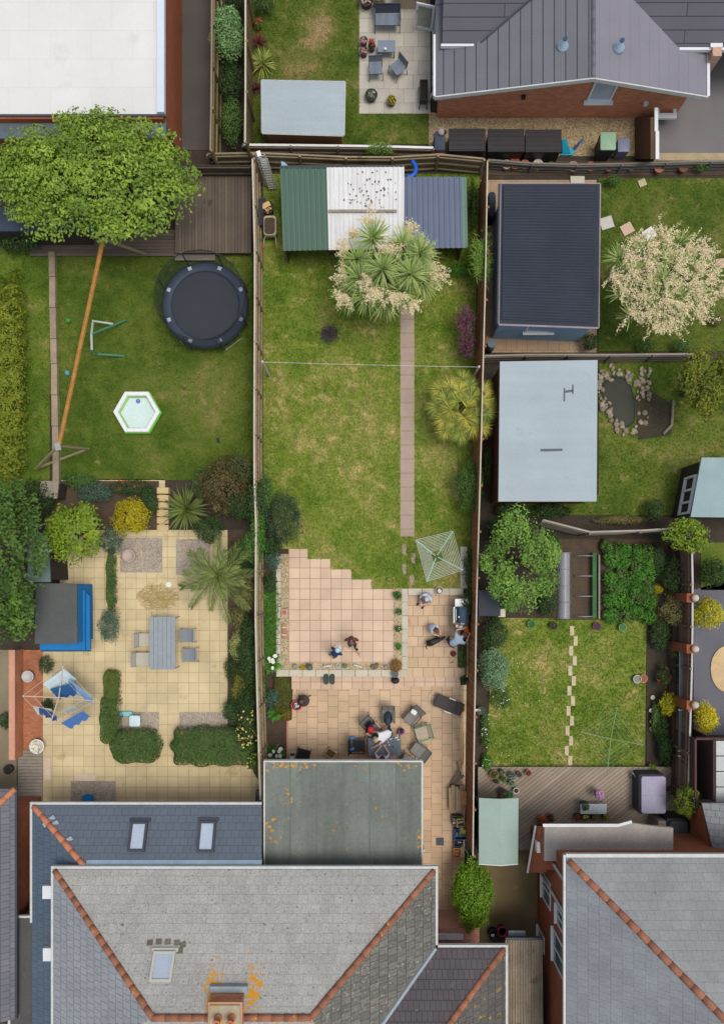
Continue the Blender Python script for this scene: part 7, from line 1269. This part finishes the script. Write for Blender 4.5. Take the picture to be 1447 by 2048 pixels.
t=thing('flower_table','pale table of mixed flower pots on the diagonal deck','table',W(1178,1612,.25)); part(t,'tabletop',MB().rbox((0,.05,.5),(1.1,.42,.04),.04),mat('pale_blue_table',C(196,206,210)))
for x,y in((-1,-1),(1,-1),(1,1),(-1,1)): part(t,'leg',MB().tube([(x*.48,y*.15+.05,.5),(x*.5,y*.17+.05,0)],.02,5),STEEL)
pot('round lilac flower ball on the pale deck table',1192,1584,.5,.16,.2,POTG,None,fl=[(F_PINK,160,.07)],ph=.25,sp=1.6); pot('dark leafy pot left of the lilac flower ball',1164,1606,.5,.18,.25,POTBK,L_DARK,200,.06)
for x,l,c_ in ((1150,'red flowered trough at the left front of the deck table',F_RED),(1166,'yellow flowered trough in the middle front of the deck table',F_YELL),(1184,'orange leafed trough right of the yellow one',L_ORNG),(1206,'yellow flowered trough at the right front of the deck table',L_GOLD)): pot(l,x,1630,.25,.15,.2,POTBK,L_FERN,60,.05,[(c_,50,.06)],ph=.12)
for x,y,l,c_ in ((1060,1248,'green glazed pot under the round leafy tree',(100,160,90)),(1104,1251,'dark wooden tub at the top of the daisy lawn',(84,62,56)),(1190,1252,'dull purple tub at the top of the daisy lawn',(110,70,90)),(1241,1254,'pale green ring shaped tub at the top of the daisy lawn',(112,166,100)),(1324,1480,'blue bowl in the right hand border',(20,80,160)),(1282,1356,'terracotta pot on the edge of the daisy lawn',(206,140,110)),(1270,1357,'pale white bowl left of the terracotta pot',(200,206,196))): pot(l,x,y,0,.17,.2,mat('pot_%d'%x,C(*c_),rough=.4),L_FERN if x in(1060,1104) else None,50,.05,ph=.1,fill=mat('fillp_%d'%x,C(*[v*.7 for v in c_])))
for x,y,r,l,c_ in ((1010,336,.2,'white rimmed pot in the terracotta border nearest the brown fence',(206,176,150)),(1026,334,.24,'large round terracotta pot in the border',(190,96,66)),(1046,336,.2,'shallow terracotta trough right of the large round pot',(192,120,90)),(1072,336,.22,'square white planter in the terracotta border',(226,216,196)),(1098,338,.16,'green pot right of the square white planter',(96,110,60)),(1142,340,.22,'grey pink urn in the border above the blue garden room',(170,140,126)),(1176,340,.2,'rusty terracotta pot right of the grey pink urn',(160,104,78)),(1212,342,.17,'rust coloured pot above the lawn corner',(150,96,70)),(1256,341,.16,'small grey pot in the border above the right lawn',(120,116,116)),(1312,343,.2,'faded terracotta pot near the tan kerb',(180,120,96)),(1360,342,.2,'brown pot near the right edge of the border',(140,90,66))): pot(l,x,y,0,r*.95,.28,mat('bpot_%d'%x,C(*c_),var=.12),L_MID if x in(1098,) else None,60,.05,ph=.1,fill=mat('bfill_%d'%x,C(*[v*.9 for v in c_])))
for x,y,l in ((1302,1394,'pale pebble pot highest along the right hand border'),(1299,1420,'pale pebble pot second along the right hand border'),(1300,1442,'pale pebble pot third along the right hand border'),(1300,1456,'pale pebble pot lowest along the right hand border')): pot(l,x,y,0,.09,.12,POTC,None,fill=COPE)
pot('grey round pot on the small crate by the brown fence',958,1419,0,.16,.3,POTG,L_DARK,60,.05); solo('white_tray',MB().rbox(W(955,1420,.31),(.25,.1,.05),.02),F_WHITE,'white tray beside the grey round pot','tray')
solo('chair_frame',MB().tube([W(1258,1555,.25),W(1264,1545,.6),W(1272,1558,.6),W(1266,1566,.25)],.03,5),STEEL,'bent grey frame left of the hot tub','frame')
# ---------------------------------------------------------------- stones etc by the blue roof back
for x,y,r,l in ((930,335,.12,'pale rubble stone behind the blue roof panel'),(940,330,.1,'smaller rubble stone behind the blue roof panel'),(922,328,.1,'flat paving offcut behind the blue roof panel')): solo('rubble',MB().ell(W(x,y,.04),(r,r*.8,.06),8,6),COPE,l,'stone',smooth=True)
# ---------------------------------------------------------------- people and dog
SKIN=mat('skin',C(226,178,152),var=.05); EYEW=mat('eye',C(60,50,46))
def body(name,J,R,edges,tags,mats,parent,rootv):
    names=list(J); me=bpy.data.meshes.new(name); me.from_pydata([tuple(J[k]) for k in names],[(names.index(a),names.index(b)) for a,b,_ in edges],[]); o=bpy.data.objects.new(name,me); COL.objects.link(o)
    o.modifiers.new('skin','SKIN'); sv=me.skin_vertices[0].data
    for i,k in enumerate(names): r=R[k]; sv[i].radius=r if isinstance(r,tuple) else (r,r); sv[i].use_root=(k==rootv)
    s=o.modifiers.new('sub','SUBSURF'); s.levels=2; s.render_levels=2
    dg=bpy.context.evaluated_depsgraph_get(); m2=bpy.data.meshes.new_from_object(o.evaluated_get(dg)); o.modifiers.clear(); o.data=m2
    m2.materials.clear()
    for m in mats: m2.materials.append(m)
    sg=[(Vector(J[a]),Vector(J[b]),tags.index(t),(R[a] if not isinstance(R[a],tuple) else R[a][0])) for a,b,t in edges]; mi=[]
    for p in m2.polygons:
        c=p.center; best=9e9;bi=0
        for A_,B2,ti,r in sg:
            d=B2-A_; f=max(0,min(1,(c-A_).dot(d)/max(d.length_squared,1e-9))); q=(c-(A_+d*f)).length-r*.6
            if q<best: best=q;bi=ti
        mi.append(bi)
    m2.polygons.foreach_set('material_index',mi); m2.polygons.foreach_set('use_smooth',[True]*len(mi)); m2.update(); o.parent=parent; return o
def person(label,px,py,z,rot,top,legs,shoe,pose,hair=(70,50,38),cap=None,hairlen=0,sleeve='short',legskin=False,scale=1.,chest=None):
    t=thing('person',label,'person',W(px,py,z),rot)
    J=dict(pel=(0,0,.95),waist=(0,0,1.08),chest=(0,0,1.28),neck=(0,0,1.45),head=(0,-.02,1.56),crown=(0,-.01,1.66),nose=(0,-.105,1.57))
    for s,x in(('l',1),('r',-1)): J.update({s+'sh':(x*.18,0,1.40),s+'el':(x*.26,.03,1.13),s+'wr':(x*.25,-.13,.92),s+'hip':(x*.1,0,.9),s+'kn':(x*.11,-.04,.5),s+'an':(x*.11,.02,.09),s+'toe':(x*.13,-.16,.04)})
    J.update(pose); J={k:Vector(v)*scale for k,v in J.items()}
    R=dict(pel=(.15,.11),waist=(.14,.1),chest=(.165,.115),neck=.055,head=.09,crown=.07,nose=.018)
    for s in 'lr': R.update({s+'sh':.07,s+'el':.045,s+'wr':.032,s+'hip':.095,s+'kn':.062,s+'an':.042,s+'toe':.038})
    E_=[('pel','waist','top'),('waist','chest','top'),('chest','neck','top'),('neck','head','skin'),('head','crown','skin'),('head','nose','skin')]
    for s in 'lr':
        el,wr=J[s+'el'],J[s+'wr']; d=(wr-el).normalized(); m_=J[s+'sh'].lerp(el,.55); J[s+'slv']=m_; R[s+'slv']=.056
        E_+= [('chest',s+'sh','top'),(s+'sh',s+'slv','top'),(s+'slv',s+'el','top' if sleeve=='long' else 'skin'),(s+'el',s+'wr','top' if sleeve=='long' else 'skin'),('pel',s+'hip','legs'),(s+'hip',s+'kn','legs'),(s+'kn',s+'an','skin' if legskin else 'legs'),(s+'an',s+'toe','shoe')]
        pm=wr+d*.07; J[s+'palm']=pm; R[s+'palm']=(.034,.02); E_.append((s+'wr',s+'palm','skin')); up=Vector((0,0,1)); sdv=d.cross(up); sdv=sdv.normalized() if sdv.length>.1 else Vector((1,0,0)); dn=d.cross(sdv).normalized(); dn=-dn if dn.z>0 else dn
        for k in range(4):
            o_=(k-1.5)*.019; L=(.062,.072,.068,.05)[k]; J[f'{s}f{k}a']=pm+d*.03+sdv*o_; J[f'{s}f{k}b']=pm+d*(.03+L*.55)+sdv*o_*1.1+dn*.008; J[f'{s}f{k}c']=pm+d*(.03+L)+sdv*o_*1.1+dn*.028
            for q in 'abc': R[f'{s}f{k}{q}']=.0088
            E_+=[(s+'palm',f'{s}f{k}a','skin'),(f'{s}f{k}a',f'{s}f{k}b','skin'),(f'{s}f{k}b',f'{s}f{k}c','skin')]
        ts=1 if s=='r' else -1; J[s+'th']=pm+d*.02+sdv*.045*ts; J[s+'ti']=pm+d*.055+sdv*.05*ts+dn*.01; R[s+'th']=R[s+'ti']=.0095; E_+=[(s+'palm',s+'th','skin'),(s+'th',s+'ti','skin')]
    nm=label.split()[0:3]; key='_'.join(str(int(v)) for v in (px,py)); tm=mat('top_'+key,C(*top),var=.08,vs=6,fine=30,fv=.06); lm=mat('legs_'+key,C(*legs),var=.1,vs=6); shm=mat('shoe_'+key,C(*shoe))
    body('body',J,R,E_,['skin','top','legs','shoe'],[SKIN,tm,lm,shm],t,'pel')
    hd=J['head']; cr=J['crown']; ax=(cr-hd).normalized(); fw=(J['nose']-hd); fw=(fw-ax*fw.dot(ax)).normalized(); sx=fw.cross(ax)
    for s in(-1,1): part(t,'eye',MB().ell(hd+fw*.082*scale+sx*s*.034*scale+ax*.03*scale,(.011,.011,.011),6,5),EYEW); part(t,'ear',MB().ell(hd+sx*s*.092*scale+ax*.01,(.018,.02,.03),6,5),SKIN,smooth=True)
    part(t,'mouth',MB().tube([hd+fw*.088*scale-ax*.035*scale+sx*q*scale for q in(-.02,0,.02)],.006,4),mat('lips_'+key,C(180,110,100)))
    hm=mat('hair_'+key,C(*hair),var=.25,vs=20,fine=60,fv=.25); b=MB(); c=hd+ax*.055*scale-fw*.015*scale; vs=[];n=14
    for i in range(8):
        th=math.pi*.62*i/7
        for j in range(n): a=6.28319*j/n; r=.105*scale*(1+.04*math.sin(5*a+i)); q=ax*math.cos(th)*r*1.02+(sx*math.cos(a)+fw*math.sin(a))*math.sin(th)*r; 
        # rows stay open over the face
        for j in range(n):
            a=6.28319*j/n; r=.106*scale*(1+.035*math.sin(5*a+i)); k_=th if math.sin(a)<.35 else min(th,math.pi*.36); vs.append(c+ax*math.cos(k_)*r+(sx*math.cos(a)+fw*math.sin(a))*math.sin(k_)*r)
    b.add(vs,[[i*n+j,i*n+(j+1)%n,(i+1)*n+(j+1)%n,(i+1)*n+j] for i in range(7) for j in range(n)])
    if hairlen: 
        back=c-fw*.085*scale
        for k in range(11): o_=sx*(k-5)*.017*scale; b.tube([back+o_*.8+ax*.03,back+o_*1.2-fw*.03-ax*hairlen*.5,back+o_*1.1-fw*.02-ax*hairlen],[.022,.02,.01],5)
    part(t,'hair',b,hm,smooth=True)
    if cap:
        cm=mat('cap_'+key,C(*cap),var=.05); b=MB(); vs=[]
        for i in range(6):
            th=math.pi*.5*i/5
            for j in range(16): a=6.28319*j/16; r=.116*scale; vs.append(c+ax*(math.cos(th)*r*.95+.012)+(sx*math.cos(a)+fw*math.sin(a))*math.sin(th)*r)
        b.add(vs,[[i*16+j,i*16+(j+1)%16,(i+1)*16+(j+1)%16,(i+1)*16+j] for i in range(5) for j in range(16)]); cp=part(t,'cap',b,cm,smooth=True)
        b=MB(); vs=[]
        for lay in(0,1):
            for i in range(9): a=math.pi*(.12+.76*i/8); vs.append(c+ax*(.012-.004*lay)+(sx*math.cos(a)+fw*math.sin(a))*.112*scale); vs.append(c+ax*(-.004-.004*lay)+sx*math.cos(a)*.1*scale+fw*(math.sin(a)*.1+.085*math.sin(math.pi*(i)/8)+.01)*scale)
        b.add(vs,[[2*i,2*i+1,2*i+3,2*i+2] for i in range(8)]); part(cp,'peak',b,cm)
    if chest: part(t,'shirt_panel',chest(J),mat('panel_'+key,C(118,112,124)),smooth=True)
    return t
# facing -Y is towards the bottom of the photograph
def panel(J):
    b=MB(); b.ell(J['chest'].lerp(J['pel'],.38)+Vector((0,-.045,0)),(.135,.1,.25),12,8); return b
person('man in a maroon sleeved shirt with grey front striding across the raised patio',704,1276,.012,.0,(104,58,58),(60,52,46),(206,196,170),dict(pel=(0,-.13,.93),waist=(0,-.12,1.05),chest=(0,.02,1.26),neck=(0,.1,1.43),head=(0,.1,1.54),crown=(0,.13,1.64),nose=(0,.0,1.53),lsh=(.19,.07,1.38),rsh=(-.19,.07,1.38),lel=(.27,.0,1.12),rel=(-.27,0,1.12),lwr=(.22,-.22,.98),rwr=(-.22,-.2,.96),lhip=(.1,-.14,.88),rhip=(-.1,-.14,.88),lkn=(.19,-.42,.5),lan=(.3,-.66,.1),ltoe=(.37,-.82,.05),rkn=(-.08,-.3,.48),ran=(-.09,-.28,.09),rtoe=(-.11,-.46,.04)),hair=(76,56,44),legskin=True,chest=panel)
person('person in a pale blue cap and navy top standing on the raised patio',674,1298,.012,math.pi*.8,(38,58,96),(126,120,132),(30,30,34),dict(pel=(0,.14,.92),waist=(0,.1,1.05),chest=(0,-.02,1.25),neck=(0,-.11,1.41),head=(0,-.16,1.5),crown=(0,-.17,1.6),nose=(0,-.26,1.48),lsh=(.18,-.06,1.36),rsh=(-.18,-.06,1.36),lel=(.26,-.04,1.1),rel=(-.26,-.04,1.1),lwr=(.18,-.24,1.0),rwr=(-.18,-.24,1.0),lhip=(.1,.16,.88),rhip=(-.1,.16,.88),lkn=(.1,.28,.48),rkn=(-.1,.28,.48),lan=(.1,.4,.08),ran=(-.1,.4,.08),ltoe=(.12,.25,.04),rtoe=(-.12,.25,.04)),hair=(70,60,54),cap=(178,214,222),legskin=True)
SIT=dict(pel=(0,.05,.52),waist=(0,.04,.64),chest=(0,-.02,.86),neck=(0,-.06,1.03),head=(0,-.1,1.13),crown=(0,-.1,1.23),nose=(0,-.2,1.12),lsh=(.18,-.03,.98),rsh=(-.18,-.03,.98),lel=(.26,-.14,.74),rel=(-.26,-.14,.74),lwr=(.14,-.36,.66),rwr=(-.14,-.36,.66),lhip=(.1,.0,.5),rhip=(-.1,.0,.5),lkn=(.12,-.44,.5),rkn=(-.12,-.44,.5),lan=(.12,-.46,.09),ran=(-.12,-.46,.09),ltoe=(.13,-.64,.04),rtoe=(-.13,-.64,.04))
person('person in a pale blue shirt sitting on the upper coping holding a phone',852,1192,MID,-.6,(196,206,222),(150,160,190),(34,34,36),{**SIT,'pel':(0,.1,.36),'waist':(0,.08,.5),'chest':(0,0,.74),'neck':(0,-.08,.9),'head':(0,-.13,.99),'crown':(0,-.14,1.09),'nose':(0,-.23,.97),'lsh':(.19,-.02,.86),'rsh':(-.19,-.02,.86),'lel':(.25,-.16,.62),'rel':(-.25,-.16,.62),'lwr':(.08,-.36,.62),'rwr':(-.08,-.36,.62),'lhip':(.1,.02,.36),'rhip':(-.1,.02,.36),'lkn':(.13,-.36,.44),'rkn':(-.13,-.36,.44),'lan':(.12,-.4,.2),'ran':(-.12,-.4,.2),'ltoe':(.13,-.58,.16),'rtoe':(-.13,-.58,.16)},hair=(214,206,196),legskin=True)
solo('phone',MB().rbox(W(843,1200,MID+.66),(.09,.15,.012),.01,.4),BLACK,'black phone held by the person sitting on the coping','phone')
person('child with long brown hair in a pale blue top stroking the black dog',863,1254,MID,.75,(196,210,226),(140,150,170),(190,190,190),{**SIT,'pel':(-.02,.14,.42),'waist':(0,.1,.54),'chest':(0,-.0,.74),'neck':(.02,-.1,.9),'head':(.03,-.17,.98),'crown':(.03,-.2,1.08),'nose':(.04,-.27,.95),'lsh':(.17,-.02,.86),'rsh':(-.15,-.02,.86),'lel':(.2,-.18,.66),'rel':(-.2,-.18,.66),'lwr':(.1,-.38,.56),'rwr':(-.1,-.36,.56),'lkn':(.13,-.24,.46),'rkn':(-.13,-.24,.46),'lan':(.12,-.08,.1),'ran':(-.12,-.08,.1),'ltoe':(.13,-.24,.04),'rtoe':(-.13,-.24,.04),'lhip':(.09,.1,.4),'rhip':(-.09,.1,.4)},hair=(112,76,56),hairlen=.3,scale=.92)
person('person in a loose light grey T shirt bending towards the barbecue',902,1279,MID,2.25,(158,174,190),(60,60,72),(40,40,44),dict(pel=(0,.16,.92),waist=(0,.06,1.03),chest=(0,-.16,1.14),neck=(0,-.36,1.2),head=(0,-.45,1.22),crown=(0,-.52,1.28),nose=(0,-.5,1.12),lsh=(.24,-.24,1.16),rsh=(-.24,-.24,1.16),lel=(.3,-.36,.96),rel=(-.3,-.36,.96),lwr=(.18,-.58,.92),rwr=(-.18,-.58,.92),lhip=(.12,.16,.88),rhip=(-.12,.16,.88),lkn=(.12,.1,.48),rkn=(-.12,.1,.48),lan=(.12,.16,.09),ran=(-.12,.16,.09),ltoe=(.14,-.02,.04),rtoe=(-.14,-.02,.04)),hair=(90,58,50),scale=1.08)
b=MB(); b.rbox(W(931,1258,MID+.75),(.2,.3,.2),.07,.2); b.rbox(W(928,1268,MID+.7),(.16,.28,.16),.06,-.5); solo('orange_coat',b,mat('orange_cloth',C(196,104,20),var=.2,vs=5),'bright orange garment bundled against the brown fence by the barbecue','coat',smooth=True)
solo('coat_stand',MB().rect(925,1252,934,1274,MID,MID+.72),mat('dark_stand',C(52,46,40)),'narrow dark stand under the orange garment','stand')
a_=.85
person('person in a red cap and black T shirt sitting at the slate table',737,1444,LOW,a_,(36,34,38),(112,104,120),(60,56,60),{**SIT,'lkn':(.14,-.46,.5),'rkn':(-.12,-.46,.5),'lwr':(.24,-.36,.6),'rwr':(-.3,-.42,.56),'lel':(.3,-.08,.74),'rel':(-.3,-.12,.74)},hair=(60,44,36),cap=(216,34,66))
person('blond person in a white T shirt leaning across the slate table',770,1459,LOW,-1.15,(232,232,238),(60,62,80),(226,226,226),dict(pel=(0,.2,.9),waist=(0,.08,1.0),chest=(0,-.14,1.1),neck=(0,-.32,1.14),head=(0,-.42,1.15),crown=(0,-.5,1.2),nose=(0,-.46,1.05),lsh=(.17,-.22,1.12),rsh=(-.17,-.22,1.12),lel=(.26,-.46,.98),rel=(-.24,-.3,.9),lwr=(.3,-.72,.85),rwr=(-.26,-.38,.82),lhip=(.09,.2,.86),rhip=(-.09,.2,.86),lkn=(.1,.16,.46),rkn=(-.1,.2,.46),lan=(.1,.24,.09),ran=(-.1,.26,.09),ltoe=(.11,.08,.04),rtoe=(-.11,.1,.04)),hair=(216,176,112))
person('dark haired person in a pale pink T shirt sitting at the slate table',763,1506,LOW,math.pi,(230,214,226),(50,54,66),(40,40,44),{**SIT,'lwr':(.12,-.4,.8),'rwr':(-.14,-.42,.8),'lel':(.3,-.18,.78),'rel':(-.3,-.18,.78),'head':(0,-.12,1.13),'crown':(0,-.12,1.23)},hair=(74,48,40))
chair('charcoal chair under the person in pale pink',763,1519,LOW,math.pi,SLING,FRAME,.46,.46,.42,.35,.08,False)
# dog
DOG=mat('black_fur',C(34,32,32),var=.25,vs=12,fine=50,fv=.3,rough=.55); q=W(866,1281,MID); t=thing('dog','black dog with a curled tail standing by the stroking child','dog',(q.x,q.y,MID),.42)   # head along +X
J=dict(rump=(-.26,0,.44),belly=(-.05,0,.43),chest=(.17,0,.42),neck=(.29,0,.52),head=(.39,0,.58),muz=(.5,0,.55),tail1=(-.36,-.02,.42),tail2=(-.42,-.1,.36),tail3=(-.4,-.2,.34))
R=dict(rump=(.125,.115),belly=(.125,.115),chest=(.135,.14),neck=.075,head=.07,muz=.034,tail1=.028,tail2=.024,tail3=.014); E_=[('rump','belly','f'),('belly','chest','f'),('chest','neck','f'),('neck','head','f'),('head','muz','f'),('rump','tail1','f'),('tail1','tail2','f'),('tail2','tail3','f')]
for s,y in(('l',.085),('r',-.085)):
    J.update({s+'fs':(.19,y,.33),s+'fw':(.18,y,.16),s+'fp':(.2,y,.02),s+'ft':(.25,y,.02),s+'hs':(-.22,y,.33),s+'hk':(-.16,y,.25),s+'hh':(-.31,y,.14),s+'hp':(-.29,y,.02),s+'ht':(-.23,y,.02),s+'ear':(.36,y*.55,.655)})
    R.update({s+'fs':.05,s+'fw':.028,s+'fp':.026,s+'ft':.026,s+'hs':.075,s+'hk':.048,s+'hh':.026,s+'hp':.024,s+'ht':.026,s+'ear':.02}); E_+=[('chest',s+'fs','f'),(s+'fs',s+'fw','f'),(s+'fw',s+'fp','f'),(s+'fp',s+'ft','f'),('rump',s+'hs','f'),(s+'hs',s+'hk','f'),(s+'hk',s+'hh','f'),(s+'hh',s+'hp','f'),(s+'hp',s+'ht','f'),('head',s+'ear','f')]
body('body',{k:Vector(v) for k,v in J.items()},R,E_,['f'],[DOG],t,'belly')
for s in(-1,1): part(t,'ear',MB().hexa([(.33,s*.03,.62),(.39,s*.03,.62),(.37,s*.075,.61),(.34,s*.07,.61)],[(.35,s*.05,.71),(.36,s*.05,.71),(.36,s*.06,.71),(.35,s*.06,.71)]),DOG); part(t,'eye',MB().ell((.45,s*.03,.6),(.01,.01,.01),6,5),EYEW)
part(t,'nose',MB().ell((.53,0,.555),(.016,.02,.014),6,5),BLACK); part(t,'collar',MB().tube([(.3+.0*math.cos(a*.7),.085*math.cos(a*.7),.53+.085*math.sin(a*.7)) for a in range(10)],.01,4),mat('red_collar',C(140,50,50)))

# ---------------------------------------------------------------- groups of repeats
for o in list(COL.objects):
    if o.parent or 'group' in o or 'category' not in o: continue
    c=o['category']; k=(H-max(o.location.z,0))/(H*S); px=CX+o.location.x/k; py=CY-o.location.y/k
    if c=='chair': o['group']='chairs on the stone patio' if py<300 else 'chairs at the long patio table' if px<450 else 'chairs on the lower patio'
    elif c=='plant pot': o['group']='pots on the stone patio' if py<300 else 'pots in the terracotta border' if py<360 else 'pots on the gravel strip' if px<860 and px>560 else 'pots on the pale deck' if py>1530 and px>950 else 'pots in the right hand gardens' if px>950 else 'pots in the left hand gardens' if px<500 else 'pots on the side patio'
    elif c in ('shrub','hedge','spiky plant','ivy'): o['group']={'shrub':'shrubs in the gardens','hedge':'clipped hedges on the yellow patio','spiky plant':'spiky rosette plants','ivy':'ivy on the fences'}[c]
    elif c=='tree': o['group']='trees in the gardens'
    elif c=='fence': o['group']='garden fences'
    elif c=='shed': o['group']='garden sheds'
    elif c=='person': o['group']='people in the central garden'
    elif c=='crate': o['group']='crates along the brown fence'
    elif c=='clothes dryer': o['group']='rotary clothes dryers'
    elif c=='laundry': o['group']='laundry on the rotary dryer'
    elif c=='slab': o['group']='loose slabs on the right lawn'
    elif c=='lily': o['group']='white arum lilies'
